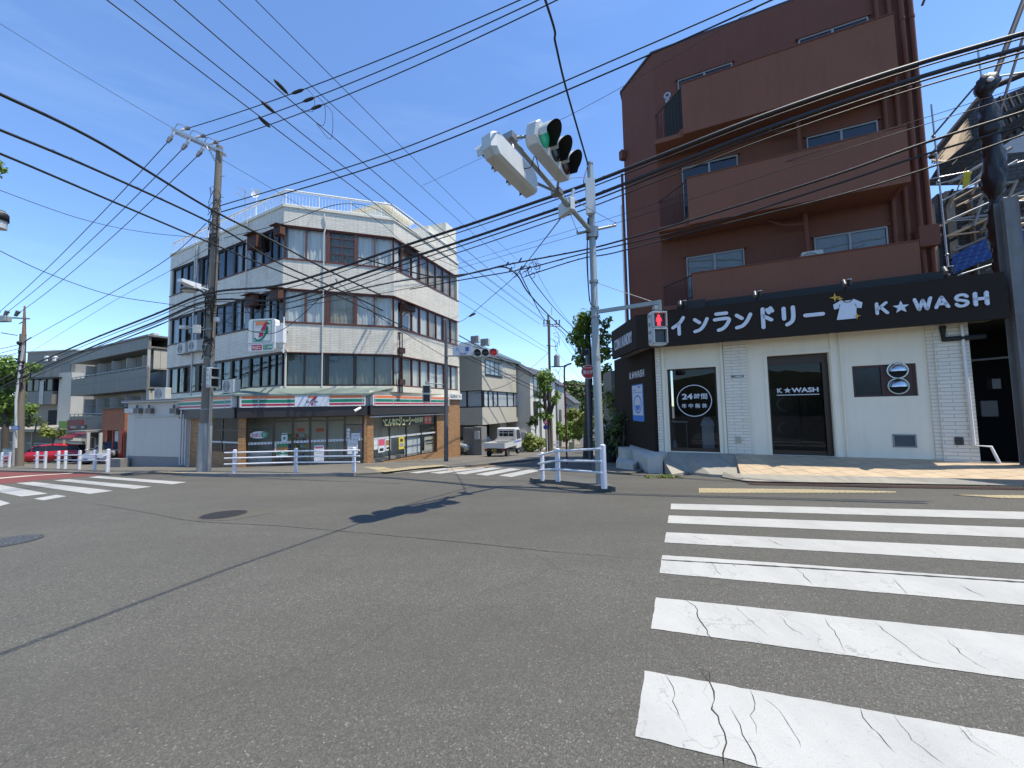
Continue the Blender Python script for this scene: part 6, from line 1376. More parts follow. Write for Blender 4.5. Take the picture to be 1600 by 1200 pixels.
m = MB(); u0, v1 = rz(1453, 320, .4); u1, v0 = rz(1470, 430, .4); m.box(RH, u0, u1, v0 - 2, v1, -.5, .4); build('plaster_wall', m, mat('tan_plaster', (.30, .24, .17), .85, var=.15), t)
m = MB(); random.seed(77); mats_ = [WOOD, CONC, WOODD, mat('grey_board', (.30, .30, .29), .8, var=.25)]
for k in range(46):
    px, py = random.uniform(1456, 1556), random.uniform(292, 425); L_ = random.uniform(.5, 1.9); a = rz(px, py, .5); sl_ = random.choice((.45, .5, .4, 2.6, -.1)); m.mi = random.randrange(4); w_ = random.uniform(.2, 1.0)
    m.tube([RH.P(a[0], a[1], w_), RH.P(a[0] + L_ * cos(math.atan(sl_)), a[1] + L_ * sin(math.atan(sl_)), w_ + random.uniform(-.2, .2))], random.uniform(.03, .07), 4)
build('loose_boards', m, mats_, t)
t = thing('scaffolding', 'steel pipe scaffolding in front of the house under renovation', 'scaffolding', RH.P(2, -.2, 1.5))
GALV = mat('galvanised_pipe', (.42, .43, .43), .4, .7, var=.2, vs=6, dirt=.3)
def spipe(pts, r=.028, w=1.3):
    m = MB(); m.tube([RH.P(*rz(px, py, w), w) for px, py in pts], r, 8); build('pipe', m, GALV, t)
for pts in ([(1455, 163), (1483, 430)], [(1527, 71), (1536, 140)], [(1453, 280), (1514, 268)], [(1463, 288), (1504, 278)], [(1556, 120), (1700, 98)], [(1563, 262), (1640, 240)], [(1578, 316), (1640, 310)], [(1590, 345), (1640, 318)], [(1580, 360), (1640, 358)], [(1580, 388), (1640, 388)], [(1585, 420), (1640, 422)], [(1480, 345), (1560, 310)], [(1470, 315), (1590, 250)], [(1497, 430), (1597, 398)]): spipe(pts)
for pts in ([(1477, 346), (1568, 340)], [(1500, 300), (1545, 260)]): spipe(pts, .02, .9)
m = MB(); 
for px, py in ((1459, 214), (1461, 240), (1466, 284), (1530, 96), (1480, 398)):
    p = RH.P(*rz(px, py, 1.3), 1.3); m = MB(); m.sph(p, .06, 6, 4); build('clamp', m, GALV, t)
def crumple(name, fr, pts, w, amp, mtl, label, cat, n=14, th=.0):
    m = MB(); a, b, c, d = [Vector(fr.uv(x, y, w)) for x, y in pts]; V = []
    for j in range(n + 1):
        for i in range(n + 1):
            p = a.lerp(b, i / n).lerp(d.lerp(c, i / n), j / n); V.append(fr.P(p.x, p.y, w + amp * (sin(i * 1.9 + j * .7) + .7 * sin(j * 2.3 - i * 1.1))))
    m.add(V, [(j * (n + 1) + i, j * (n + 1) + i + 1, (j + 1) * (n + 1) + i + 1, (j + 1) * (n + 1) + i) for j in range(n) for i in range(n)], True)
    return solo(name, m, mtl, label, cat)
crumple('tarpaulin', RH, ((1486, 400), (1550, 368), (1556, 400), (1490, 428)), 1.0, .06, mat('blue_tarp', (.02, .08, .30), .45, var=.3, vs=3), 'crumpled blue tarpaulin hung on the scaffolding', 'tarpaulin')
crumple('tarpaulin', RH, ((1588, 358), (1640, 350), (1640, 388), (1588, 388)), 1.0, .04, mat('blue_tarp', (.02, .08, .30)), 'flat blue tarpaulin piece cut by the right edge of the photo', 'tarpaulin')
crumple('cloth', RH, ((1506, 268), (1518, 268), (1514, 288), (1503, 294)), 1.36, .03, mat('yellow_cloth', (.75, .65, .08), .8), 'yellow cloth tied to the scaffolding', 'cloth')
# wrapped utility pole
d_ = 11.5; pr = [(1541, 118, .14), (1542, 126, .25), (1542, 140, .27), (1541, 150, .13), (1543, 158, .16), (1545, 180, .24), (1547, 206, .25), (1549, 214, .2), (1552, 240, .24), (1554, 285, .26), (1556, 302, .2), (1556, 311, .14), (1557, 322, .19), (1561, 350, .24), (1563, 385, .23), (1565, 400, .2), (1568, 440, .22), (1578, 560, .2), (1590, 720, .2)]
t = thing('wrapped_utility_pole', 'utility pole wrapped in tied black sheeting in front of the scaffolding', 'utility pole', at(1590, 730, d_))
m = MB(); rings = []
pr = smooth2(pr, 4)
for px, py, r in pr:
    c = at(px, py, d_); rings.append([c + Vector((cos(a), sin(a), 0)) * r * (1 + .14 * sin(3 * a + py * .09) + .10 * sin(7 * a + py * .4) + .07 * sin(11 * a - py * .9)) * .9 for a in [2 * pi * i / 24 for i in range(24)]])
m.loft(rings, smooth=True); build('wrapping', m, mat('black_sheet', (.010, .011, .013), .45, var=.3, vs=8, bmp=.6, bs=14), t)
m = MB(); m.tube([at(1556, 116, d_), at(1604, -10, d_)], .07, 8); m.tube([at(1561, 180, d_), at(1604, 40, d_)], .035, 6); m.tube([at(1521, 138, d_), at(1456, 214, d_ + .6)], .03, 6); build('stay_pipe', m, mat('old_pipe', (.08, .07, .07), .6, .3), t)
m = MB(); c = at(1548, 124, d_ - .2); m.sph(c, .10, 8, 5, 1.2, .6, .8); build('white_cap', m, WH, t)
# steel column near the right edge
m = MB(); a = at(1571, 312, 8.2); bpt = at(1610, 716, 8.2); 
SC = Fr(0, 0, 100)
x_, y_ = at(1598, 640, 8.2).x, 8.2
top_ = at(1571, 312, 8.2); bot_ = Vector((top_.x, 8.2, .0))
SC = Fr(top_.x, 8.2, 110)
m.box(SC, -.02, .02, -.2, top_.z, -.12, .12); m.box(SC, -.12, .12, -.2, top_.z - .01, .12, .135); m.box(SC, -.12, .12, -.2, top_.z - .01, -.135, -.12)
solo('steel_column', m, mat('rust_stained_steel', (.17, .17, .165), .7, .2, var=.3, vs=3, dirt=.9, dirtcol=(.12, .05, .03)), 'grey rust stained steel column standing close to the right edge', 'column')
# dark passage right of the laundry
t = thing('passage_wall', 'dark cluttered passage between the laundry and the house under renovation', 'wall', LW.P(uR + 1.5, 0, -3))
m = MB(); m.box(LW, uR + .02, uR + 6, -.5, zft - .3, -4.2, -4); m.box(LW, uR + .02, uR + 6, zfb + .15, zfb + .3, -4, -.1); m.box(LW, uR + 2.6, uR + 2.8, -.5, zfb + .2, -4, -.3); build('dark_wall', m, mat('near_black_wall', (.018, .017, .016), .9), t)  # passage walls in one even near-black colour
m = MB(); m.box(LW, uR + 1.0, uR + 1.15, 1.8, 2.05, -1.6, -1.4); m.box(LW, uR + .9, uR + 1.2, 1.1, 1.5, -1.9, -1.7); m.box(LW, uR + .55, uR + .62, .0, 2.6, -1.9, -1.8); m.tube([LW.P(uR + .3, 2.5, -1), LW.P(uR + 2.2, 2.6, -1)], .03, 6); build('meter_box', m, mat('meter_beige', (.13, .125, .11), .6), t)
m = MB(); 
for k in range(3): q = LW.P(uR + 1.75 + k * .16, ZL, -.3 - .1 * k); m.tube([q, q + Vector((.02, 0, .5 + .1 * (k % 2)))], [.06, .05], 8)
solo('pole_guard', m, mat('warning_yellow', (.60, .55, .08), .5), 'pale yellow guard sleeves on the ground in the dark passage', 'pole guard')
# ================================================================== STREET FURNITURE
POLC = mat('pole_concrete', (.17, .148, .118), .85, var=.15, vs=3, bmp=.4, bs=40, dirt=.4); SGALV = mat('signal_pole_steel', (.30, .325, .315), .5, .3, var=.12, vs=2, dirt=.25)
SGREY = mat('signal_housing', (.50, .515, .50), .45, .1, var=.06, dirt=.35); BLK = mat('black_rubber', (.012, .012, .013), .6); CLAMP = mat('clamp_steel', (.28, .28, .27), .45, .7, var=.2)
LENSD = mat('dark_lens', (.02, .018, .018), .25)
def lerpP(a, b, t): return a + (b - a) * t
# --- guard rails
RAILM = mat('guard_rail_white', (.66, .67, .70), .4, var=.06, vs=3, dirt=.3, dirtcol=(.3, .28, .27))
def guard_rail(posts, rails, hgt, label, group, r=.057, rr=.024, over=.25, bandz=None):
    P = [Vector((p[0], p[1], G(p[0], p[1]) + .05)) for p in posts]
    t = thing('guard_rail', label, 'guard rail', P[0], group=group)
    for p in P:
        m = MB(); m.tube([p, p + Vector((0, 0, hgt))], r, 16, cap=False); m.sph(p + Vector((0, 0, hgt)), r, 16, 6, 1, 1, .5); build('post', m, RAILM, t)
    for z in rails:
        m = MB(); a, b = P[0], P[-1]; d0 = (P[0] - P[1]).normalized() * over; d1 = (P[-1] - P[-2]).normalized() * over; n = Vector((d1.y, -d1.x, 0)).normalized() * -(r + rr * .6); n = n if n.y < 0 else -n
        pts = [P[0] + d0] + P + [P[-1] + d1]; m.tube([q + n + Vector((0, 0, z)) for q in pts], rr, 10); build('rail', m, RAILM, t)
    return t
gp = H((366, 742), (462, 739), (553, 739), dz=.05)
guard_rail(gp, (.36, .55, .73), .80, 'white three bar guard rail in front of the shop doors', 'white guard rails')
# near guard rail on the kerb nose, pixel measured bases on the kerb top (z about -0.1)
def onp(px, py, z): d = ray(px, py); return Vector((0, 0, CAMZ)) + d * ((z - CAMZ) / d.z)
b3 = onp(944, 763, -.10); b2 = onp(872, 752, -.12); b1_ = onp(848, 751, -.22)
t = thing('guard_rail', 'white three bar guard rail with a tall end post at the signal mast foot', 'guard rail', b3, group='white guard rails')
for p, h_, r_ in ((b3, .86, .062), (b2, .72, .055), (b1_, .66, .050)):
    m = MB(); m.tube([p, p + Vector((0, 0, h_))], r_, 18, cap=False); m.sph(p + Vector((0, 0, h_)), r_, 18, 6, 1, 1, .5); build('post', m, RAILM, t)
dv = (b3 - b2)
for za, zb_, zc2 in ((.80, .68, .62), (.55, .47, .42), (.32, .28, .26)):
    m = MB(); o = Vector((-.06, -.05, 0)); m.tube([b3 + Vector((.02, 0, za)) + o, b2 + Vector((0, 0, zb_)) + o, b1_ + Vector((0, 0, zc2)) + o, b1_ + (b1_ - b2) * .12 + Vector((0, 0, zc2)) + o], .024, 10); build('rail', m, RAILM, t)
fr1 = H((168, 740), (147.5, 737.4), (123.5, 735.5), (101.5, 734.5), (90.5, 734.2)); guard_rail([fr1[0], fr1[1], fr1[2], fr1[3], fr1[4]], (.45, .68), .86, 'long white two bar guard rail with five posts at the red road surface', 'white guard rails', .06, .024, .15)
fr2 = H((70, 733.6), (57, 733.2)); guard_rail(fr2, (.45, .68), .86, 'short white guard rail with two posts next to the far utility pole', 'white guard rails', .06, .024, .15)
fr3 = H((14, 732.0), (2, 731.6), (-14, 731.0)); guard_rail(fr3, (.45, .68), .86, 'white guard rail cut by the left edge of the photo', 'white guard rails', .06, .024, .15)
# ---------------------------------------------------------------- pedestrian signal
def ped_signal(pos, az, label, lit=True, sc_=1.0, arm=None, bracket=True, group='pedestrian signals'):
    F = Fr(pos.x, pos.y, az); F.o = Vector(pos); t = thing('pedestrian_signal', label, 'pedestrian signal', pos, group=group); s = sc_
    m = MB(); m.rbox(F, -.20 * s, .20 * s, -.44 * s, .44 * s, -.16, .0, .07 * s, 4); build('housing', m, SGREY, t)
    m = MB(); P0 = []; 
    for (r0, w0) in ((.0, 0.0),):
        pass
    for (a, b) in ((-.40, -.02), (.02, .40)):
        m.box(F, -.175 * s, .175 * s, b * s - .02, b * s, 0, .10); m.box(F, -.175 * s, -.16 * s, a * s, b * s - .02, 0, .09); m.box(F, .16 * s, .175 * s, a * s, b * s - .02, 0, .09)
        m.box(F, -.175 * s, .175 * s, a * s, a * s + .015, 0, .03)
    build('hood', m, SGREY, t)
    m = MB(); m.box(F, -.16 * s, .16 * s, .03 * s, .38 * s, .001, .008); m.box(F, -.16 * s, .16 * s, -.39 * s, -.03 * s, .001, .008); build('lens', m, LENSD, t)
    if lit:
        m = MB(); cx, cy = 0, .205 * s; k = s * .145
        m.add([F.P(cx + .22 * k * cos(a), cy + .72 * k + .24 * k * sin(a), .012) for a in [2 * pi * i / 16 for i in range(16)]], [tuple(range(16))])
        m.poly(F, [(cx + x * k, cy + y * k) for x, y in ((-.34, .46), (.34, .46), (.50, -.18), (.36, -.22), (.27, .1), (.27, -.98), (.04, -.98), (.02, -.35), (-.02, -.35), (-.04, -.98), (-.27, -.98), (-.27, .1), (-.36, -.22), (-.50, -.18))], .010, .012)
        build('lit_figure', m, emit('signal_red_light', (1, .02, .03), 2.0), t)
    m = MB()
    for z in (.33, .1, -.1, -.33): m.box(F, .20 * s, .225 * s, z * s - .03, z * s + .03, -.10, -.04); m.box(F, -.225 * s, -.20 * s, z * s - .03, z * s + .03, -.10, -.04)
    build('latch', m, CLAMP, t)
    if bracket: m = MB(); m.tube([F.P(0, .44 * s, -.08), F.P(0, .56 * s, -.08)], .045, 10); m.box(F, -.06, .06, .50 * s, .60 * s, -.14, -.02); build('bracket', m, SGALV, t)
    return t
# ---------------------------------------------------------------- main signal mast
DP = 8.45; pb = onp(938.5, 757, -.12); pb = at(938.5, 757, DP); pb.z = -.12
ptop = at(922.5, 256, DP); pole_x, pole_y = pb.x, DP
mast = thing('signal_mast', 'grey steel mast with a long arm carrying two vehicle signal heads over the road', 'traffic signal', (pole_x, pole_y, pb.z))
PX = lambda z: Vector((pole_x, pole_y, z))
m = MB(); m.tube([PX(-.12), PX(.9), PX(2.6), PX(2.62), PX(ptop.z)], [.098, .095, .086, .080, .066], 20); build('pole', m, SGALV, mast)
m = MB(); m.tube([PX(2.58), PX(2.66)], .092, 20); m.tube([PX(ptop.z - .02), PX(ptop.z + .02)], .075, 16); m.tube([PX(ptop.z - .45), PX(ptop.z - .41)], .074, 16); build('collar', m, SGALV, mast)
DT = 5.75; at_c = at(926, 364, DP); at_c.x = pole_x; at_tip = at(797, 216, DT)
m = MB(); mid = lerpP(at_c, at_tip, .45); m.tube([at_c, lerpP(at_c, at_tip, .42)], .050, 14); m.tube([lerpP(at_c, at_tip, .40), at_tip], .042, 14); m.tube([lerpP(at_c, at_tip, .39), lerpP(at_c, at_tip, .43)], .062, 14); build('arm', m, SGALV, mast)
adir = (at_tip - at_c).normalized(); side = adir.cross(Vector((0, 0, 1))).normalized()     # points to the right/back of the arm
m = MB(); m.tube([at_c - side * .0 + adir * .05, at_c - adir * .08], .11, 14); m.box(Fr(pole_x, pole_y, 90), -.12, .12, at_c.z - .12, at_c.z + .12, -.1, .1); build('clamp', m, CLAMP, mast)
# cross bar with stay wires
ca = at(902, 365, DP - .1); cb = at(962, 352, DP + .1); m = MB(); m.tube([ca, cb], .030, 10); m.tube([ca, ca + Vector((0, 0, .07))], .02, 6); m.tube([cb, cb + Vector((0, 0, .07))], .02, 6); build('cross_bar', m, SGALV, mast)
m = MB()
for q_, a_ in ((ca, .42), (cb, .50), (lerpP(PX(ptop.z - .35), PX(ptop.z - .35), 0), .62)): m.tube([q_ + Vector((0, 0, .05)), lerpP(at_c, at_tip, a_) + Vector((0, 0, .05))], .006, 5)
build('stay_wire', m, CLAMP, mast)
def vehicle_head(c, ax, face, label_part, flip=False, lit=0, visor=.30, parent=None, hood_right=True):
    """three lamp head: c centre, ax long axis, face the way it looks"""
    up = ax.cross(face).normalized(); up = up if up.z > 0 else -up
    def P(a, b, w): return c + ax * a + up * b + face * w
    F = Fr(0, 0, 0); F.o = c; F.u = ax; F.n = face
    class Q(Fr): pass
    F = Q(0, 0, 0); F.o = c; F.u = ax; F.n = face; F.P = lambda u, v, w=0: P(u, v, w)
    L, Hh, D_ = .62, .19, .10
    m = MB(); o = [(-L, -Hh * .55), (-L + .08, -Hh), (L - .08, -Hh), (L, -Hh * .55), (L, Hh * .55), (L - .08, Hh), (-L + .08, Hh), (-L, Hh * .55)]
    sh = lambda k, w: [P(a * k, b * k, w) for a, b in o]
    m.loft([sh(.90, -D_ - .06), sh(1, -D_), sh(1, .05), sh(.97, .07)]); hd = build('signal_head', m, SGREY, parent)
    m = MB(); rr = .145
    for k in (-1, 0, 1):
        cx = k * .385; V = []; n = 22
        for (w, r) in ((.06, .172), (visor * .5, .176), (visor, .178)):
            for i in range(n + 1):
                a = radians(-28) + radians(236) * i / n; ww = w if w < .1 else w * (1 - .35 * (1 - sin(max(0, min(pi, a)))))
                V.append(P(cx + r * cos(a), r * sin(a), ww))
        for j in range(2): m.add(V[j * (n + 1):(j + 2) * (n + 1)], [(i, i + 1, n + 2 + i, n + 1 + i) for i in range(n)], True)
    m.mi = 1
    for k in (-1, 0, 1):
        cx = k * .385; V = []; n = 22
        for (w, r) in ((.06, .168), (visor * .5, .172), (visor, .174)):
            for i in range(n + 1):
                a = radians(-28) + radians(236) * i / n; ww = w if w < .1 else w * (1 - .35 * (1 - sin(max(0, min(pi, a)))))
                V.append(P(cx + r * cos(a), r * sin(a), ww))
        for j in range(2): m.add(V[j * (n + 1):(j + 2) * (n + 1)], [(i, i + 1, n + 2 + i, n + 1 + i) for i in range(n)], True)
    build('visor', m, [SGREY, mat('visor_black', (.006, .006, .006), .7)], hd)
    for k in (-1, 0, 1):
        m = MB(); cx = k * .385; 
        m.loft([[P(cx + r * cos(a), r * sin(a), w) for a in [2 * pi * i / 24 for i in range(24)]] for r, w in ((.155, .072), (.13, .095), (.07, .112), (.004, .118))], smooth=True)
        build('lens', m, lit[k + 1] if lit else LENSD, hd)
    return hd
GRNL = mat('green_lens_lit', (.02, .30, .16), .3); m_ = GRNL.node_tree.nodes['Principled BSDF']; m_.inputs['Emission Color'].default_value = (.02, .6, .3, 1); m_.inputs['Emission Strength'].default_value = .05
ax = Vector((adir.x, adir.y, adir.z * .75)).normalized()
fr_r = -side if side.x < 0 else side
rt = Vector((-adir.y, adir.x, 0)).normalized(); rt = rt if rt.x > 0 else -rt
hR = at(862, 239, 6.15) ; hL = at(797, 262, 5.65)
# right head: green lens at the outer (near) end, looks to the right
faceR = (rt + Vector((0, 0, -.10))).normalized(); faceL = (-rt + Vector((0, 0, -.10))).normalized()
vehicle_head(hR, ax, faceR, '', lit=[mat('amber_red_dark_lens', (.05, .012, .01), .3), LENSD, GRNL], parent=mast, visor=.34)
vehicle_head(hL, ax, faceL, '', lit=[LENSD, LENSD, LENSD], parent=mast, visor=.30)
m = MB(); e1_ = lerpP(at_c, at_tip, 1.0); e2_ = lerpP(at_c, at_tip, .52)
for e in (e1_, e2_):
    k = (e - hR).dot(ax); a_ = hR + ax * max(-.5, min(.5, k)) - faceR * .12; k2 = (e - hL).dot(ax); b_ = hL + ax * max(-.5, min(.5, k2)) - faceL * .12
    m.tube([a_, e], .024, 8); m.tube([b_, e], .024, 8); m.box(Fr(e.x, e.y, math.degrees(atan2(rt.x, rt.y)), e.z), -.09, .09, -.05, .05, -.08, .08)
build('head_bracket', m, CLAMP, mast)
m = MB(); a_ = hL - faceL * .16 + ax * -.15; m.tube(smooth2([tuple(a_), tuple(a_ + rt * .12 + Vector((0, 0, -.02))), tuple(a_ + rt * .2 + Vector((0, 0, .12))), tuple(lerpP(at_c, at_tip, .72))]), .008, 5); m.tube(smooth2([tuple(PX(5.8) + Vector((-.09, -.02, 0))), tuple(PX(4.8) + Vector((-.13, -.02, 0))), tuple(PX(3.9) + Vector((-.11, -.03, 0))), tuple(PX(3.75) + Vector((-.02, -.1, 0)))]), .012, 6); build('signal_cable', m, BLK, mast)
# box and wiring cluster on the arm and mast
m = MB(); q = at(922, 308, DP - .1); m.rbox(Fr(q.x, q.y, 95), -.10, .10, q.z - .42, q.z + .38, .0, .12, .03); build('control_box', m, SGREY, mast)
m = MB(); q = lerpP(at_c, at_tip, .36); m.rbox(Fr(q.x, q.y, 150), -.28, .12, q.z - .12, q.z + .14, -.05, .06, .02); m.tube([q + Vector((0, 0, -.05)), q + Vector((.1, .0, .35))], .03, 8); build('junction_box', m, SGREY, mast)
# pedestrian signal arm
pa = at(942, 487, DP - .05); pa.x = pole_x + .05; pe = at(1033, 473, DP - .75)
m = MB(); FA = Fr(pa.x, pa.y, math.degrees(atan2(pe.x - pa.x, pe.y - pa.y))); Lp = (pe - pa).xy.length; m.box(FA, 0, Lp, pa.z - .04, pa.z + .04, -.03, .03); m.box(FA, Lp - .06, Lp + .0, pa.z - .16, pa.z + .045, -.035, .035); build('pedestrian_arm', m, SGALV, mast)
m = MB(); m.tube([PX(pa.z - .12), PX(pa.z - .08)], .098, 14); m.tube([PX(pa.z + .08), PX(pa.z + .12)], .098, 14); m.tube([PX(at(940, 440, DP).z), pe + Vector((-.2, 0, .03))], .007, 5); m.tube([PX(at(940, 440, DP).z - .03), PX(at(940, 440, DP).z + .03)], .1, 12); build('clamp', m, CLAMP, mast)
pc_ = at(1029.5, 512.5, DP - .78); ped_signal(pc_, 88, 'grey pedestrian signal with a red standing figure hung in front of the laundry sign', True, .84 * .52 / .5 * .9)
# ---------------------------------------------------------------- utility pole by the shop
ub = hit(318, 739); ux, uy = ub.x, ub.y; utop = at(343, 229, uy); lean = Vector((utop.x - ux, 0, 0))
def UPZ(z): k = (z - ub.z) / (utop.z - ub.z); return Vector((ux, uy, z)) + lean * k
print('utility pole', ub, utop)
def Uat(py, dx=0, dy=0): # point on pole at pixel height
    z = at(330, py, uy).z; return UPZ(z) + Vector((dx, dy, 0))
up = thing('utility_pole', 'tall concrete utility pole with crossarm and steel sleeve in front of the shop', 'utility pole', ub)
m = MB(); m.tube([UPZ(ub.z), UPZ(utop.z)], [.19, .105], 20); build('pole', m, POLC, up)
m = MB(); z0 = Uat(664).z; m.tube([UPZ(ub.z - .02), UPZ(z0)], [.215, .197], 22); build('sleeve', m, mat('grey_sleeve', (.30, .30, .285), .7, .1, var=.12, dirt=.4), up)
m = MB(); m.tube([Uat(664), Uat(661)], .205, 18); build('band', m, CLAMP, up)
for py in (272, 296, 335, 345, 362, 372, 400, 410, 452, 463, 478, 490, 515, 540, 560, 575, 640): 
    p = Uat(py); m = MB(); m.tube([p, p + Vector((0, 0, .04))], .20 - .1 * (739 - py) / 510 , 16); build('band', m, CLAMP, up)
m = MB()
for k in range(26):
    z = ub.z + 2.4 + k * .42
    if z < utop.z - .8: s = 1 if k % 2 else -1; p = UPZ(z); m = MB(); m.tube([p, p + Vector((.26 * s, 0, .02))], .011, 5); build('climbing_step', m, CLAMP, up)
m = MB(); c0 = at(272, 205, uy - .35); c1 = at(352, 241, uy + .05); d = (c1 - c0).normalized()
F = Fr(c0.x, c0.y, math.degrees(atan2(d.x, d.y)))
Lc = (c1 - c0).length
for o in (-.11, .11):
    n_ = F.n * o; m.add([c0 + n_ + Vector((0, 0, -.05)), c1 + n_ + Vector((0, 0, -.05)), c1 + n_ + Vector((0, 0, .05)), c0 + n_ + Vector((0, 0, .05)), c0 + n_ + F.n * .06 + Vector((0, 0, -.05)), c1 + n_ + F.n * .06 + Vector((0, 0, -.05)), c1 + n_ + F.n * .06 + Vector((0, 0, .05)), c0 + n_ + F.n * .06 + Vector((0, 0, .05))], [(0, 3, 2, 1), (4, 5, 6, 7), (0, 1, 5, 4), (3, 7, 6, 2), (0, 4, 7, 3), (1, 2, 6, 5)])
m.tube([lerpP(c0, c1, .62), Uat(262)], .018, 6); m.tube([lerpP(c0, c1, .66), Uat(258)], .012, 6); build('crossarm', m, mat('galvanised_pipe', (.42, .43, .43)), up)
INS = mat('insulator_grey', (.16, .15, .15), .5); INSW = mat('insulator_white', (.55, .53, .50), .4)
crossC = []; 
for k, (px, py, dx, dy) in enumerate(((262, 222, -1, -1), (285, 233, -1, -1), (308, 244, -1, -1))):
    a = lerpP(c0, c1, .02 + .30 * k); e = at(px - 0, py, uy - .5 + .12 * k); m = MB(); m.tube([a, lerpP(a, e, .35)], .018, 6); m.tube([lerpP(a, e, .3), lerpP(a, e, .62)], [.05, .05], 8); m.mi = 1; m.tube([lerpP(a, e, .62), e], [.075, .05], 8); build('insulator', m, [INSW, INS], up); crossC.append(e)
crossB = []
for k, (px, py) in enumerate(((295, 200), (321, 212), (340, 222))):
    a = lerpP(c0, c1, .06 + .29 * k) + Vector((0, 0, .05)); e = at(px, py, uy - .1); m = MB(); m.tube([a, lerpP(a, e, .4)], .018, 6); m.tube([lerpP(a, e, .35), lerpP(a, e, .65)], .04, 8); m.mi = 1; m.tube([lerpP(a, e, .65), e], [.045, .08], 8); m.mi = 1
    cpt = [tuple(crossC[k]), tuple(a + Vector((-.05, 0, .22))), tuple(a + Vector((.08, 0, .28))), tuple(e)]; m.tube(smooth2(cpt), .012, 5); build('insulator', m, [INSW, INS], up); crossB.append(e)
# tangle of cables, boxes and terminal housings on the pole
m = MB(); random.seed(3)
for k in range(16):
    py = random.choice((300, 330, 350, 372, 460, 480, 500, 520, 540)); p = Uat(py + random.uniform(-10, 10)); r = random.uniform(.12, .22); q = [p + Vector((r * cos(a) * 1.1, -.05 - r * abs(sin(a)), random.uniform(-.12, .12) + .25 * sin(a * 2) * random.random())) for a in [pi * i / 4 for i in range(9)]]
    m.tube(smooth2([tuple(x) for x in q], 3), random.uniform(.008, .018), 5)
for k in range(5):
    p0 = Uat(330 + 20 * k); p1 = Uat(560 - 15 * k); s = random.choice((-1, 1)); m.tube(smooth2([tuple(p0 + Vector((s * .12, -.08, 0))), tuple(lerpP(p0, p1, .4) + Vector((s * .16, -.1, 0))), tuple(p1 + Vector((s * .13, -.1, 0)))], 6), .016, 5)
build('cable_tangle', m, BLK, up)
for (px, py, w_, h_) in ((310.5, 515, .18, .30), (290, 512, .24, .12), (341, 500, .12, .16)):
    q = at(px, py, uy - .25); m = MB(); m.rbox(Fr(q.x, q.y, 92), -w_ / 2, w_ / 2, q.z - h_ / 2, q.z + h_ / 2, 0, .14, .02); m.tube([q, Uat(py)], .015, 5); build('terminal_box', m, ACW, up)
m = MB(); q0 = Uat(566); m.tube([q0 + Vector((.19, -.12, 0)), UPZ(ub.z + 1.0) + Vector((.21, -.10, 0))], .022, 8); build('conduit', m, mat('conduit_grey', (.35, .35, .33), .5), up)
# street lamps on the pole
t = thing('street_lamp', 'curved dark bracket street lamp on the utility pole', 'street lamp', Uat(520)); m = MB()
arm = [at(331, 500, uy - .3), at(329, 480, uy - .5), at(322, 462, uy - .7), at(310, 452, uy - .9), at(300, 449, uy - 1.0)]; m.tube(smooth2([tuple(x) for x in arm]), .035, 8); m.tube([Uat(500), arm[0]], .03, 6); build('bracket', m, BLK, t)
m = MB(); hc = at(296, 452, uy - 1.05); m.sph(hc, .22, 14, 8, 1.5, .9, .4); build('lamp_head', m, mat('lamp_dark', (.10, .10, .10), .4, .4), t); m = MB(); m.sph(hc + Vector((0, 0, -.05)), .19, 14, 8, 1.3, .8, .4); build('lamp_glass', m, mat('lamp_glass', (.4, .4, .36), .2), t)
t = thing('street_lamp', 'white box shaped lamp above the curved street lamp on the utility pole', 'street lamp', Uat(455)); a = at(281, 438, uy - 1.1); b = at(311, 449, uy - .5); F = Fr(a.x, a.y, math.degrees(atan2(b.x - a.x, b.y - a.y))); L_x = (b - a).xy.length
m = MB(); up_ = Vector((0, 0, .10)); wv = F.n * .12
m.add([a - wv - up_ * .5, b - wv - up_, b + wv - up_, a + wv - up_ * .5, a - wv + up_ * .6, b - wv + up_, b + wv + up_, a + wv + up_ * .6], [(0, 3, 2, 1), (4, 5, 6, 7), (0, 1, 5, 4), (1, 2, 6, 5), (2, 3, 7, 6), (3, 0, 4, 7)]); build('lamp_head', m, WH, t)
m = MB(); m.tube([b, Uat(455)], .03, 6); build('bracket', m, WH, t)
ps_ = at(334.5, 590, uy - .35); ped_signal(ps_, 25, 'pedestrian signal seen from the side on the utility pole', False, .85)
m = MB(); m.tube([Uat(571), ps_ + Vector((0, 0, .48))], .025, 8); m.tube([Uat(545) , ps_ + Vector((-.05, 0, .5))], .012, 5); build('signal_bracket', m, CLAMP, up)
# ---------------------------------------------------------------- far signal pole at the side street
sb = at(697, 723, 19.0); st_ = at(697, 499, 19.0)
t = thing('signal_mast', 'slim grey signal pole beside the brick corner with street name board', 'traffic signal', sb)
m = MB(); m.tube([Vector((sb.x, 19, sb.z - .1)), Vector((st_.x, 19, st_.z))], [.11, .075], 14); build('pole', m, mat('dark_grey_pole', (.12, .125, .125), .5, .3, dirt=.2), t)
z = at(697, 556, 19.0).z; e = at(779, 556, 18.3); m = MB(); m.tube([Vector((sb.x, 19, z)), e], .04, 8); m.tube([Vector((sb.x, 19, at(697, 601, 19).z)), at(664, 598, 18.8)], .03, 8); m.tube([Vector((sb.x, 19, at(697, 578, 19).z)), at(664, 598, 18.8)], .008, 5); m.tube([Vector((sb.x, 19, at(697, 500, 19).z)), Vector((sb.x, 19, at(697, 500, 19).z + .05))], .1, 10); build('arm', m, SGALV, t)
Fh = Fr(0, 0, 95); Fh.o = at(759, 551.5, 18.4); c = Fh.o
vehicle_head(c, Fh.u, Fh.n, '', lit=[LENSD, LENSD, mat('red_lens_lit', (.36, .02, .02), .3)], parent=t, visor=.22)
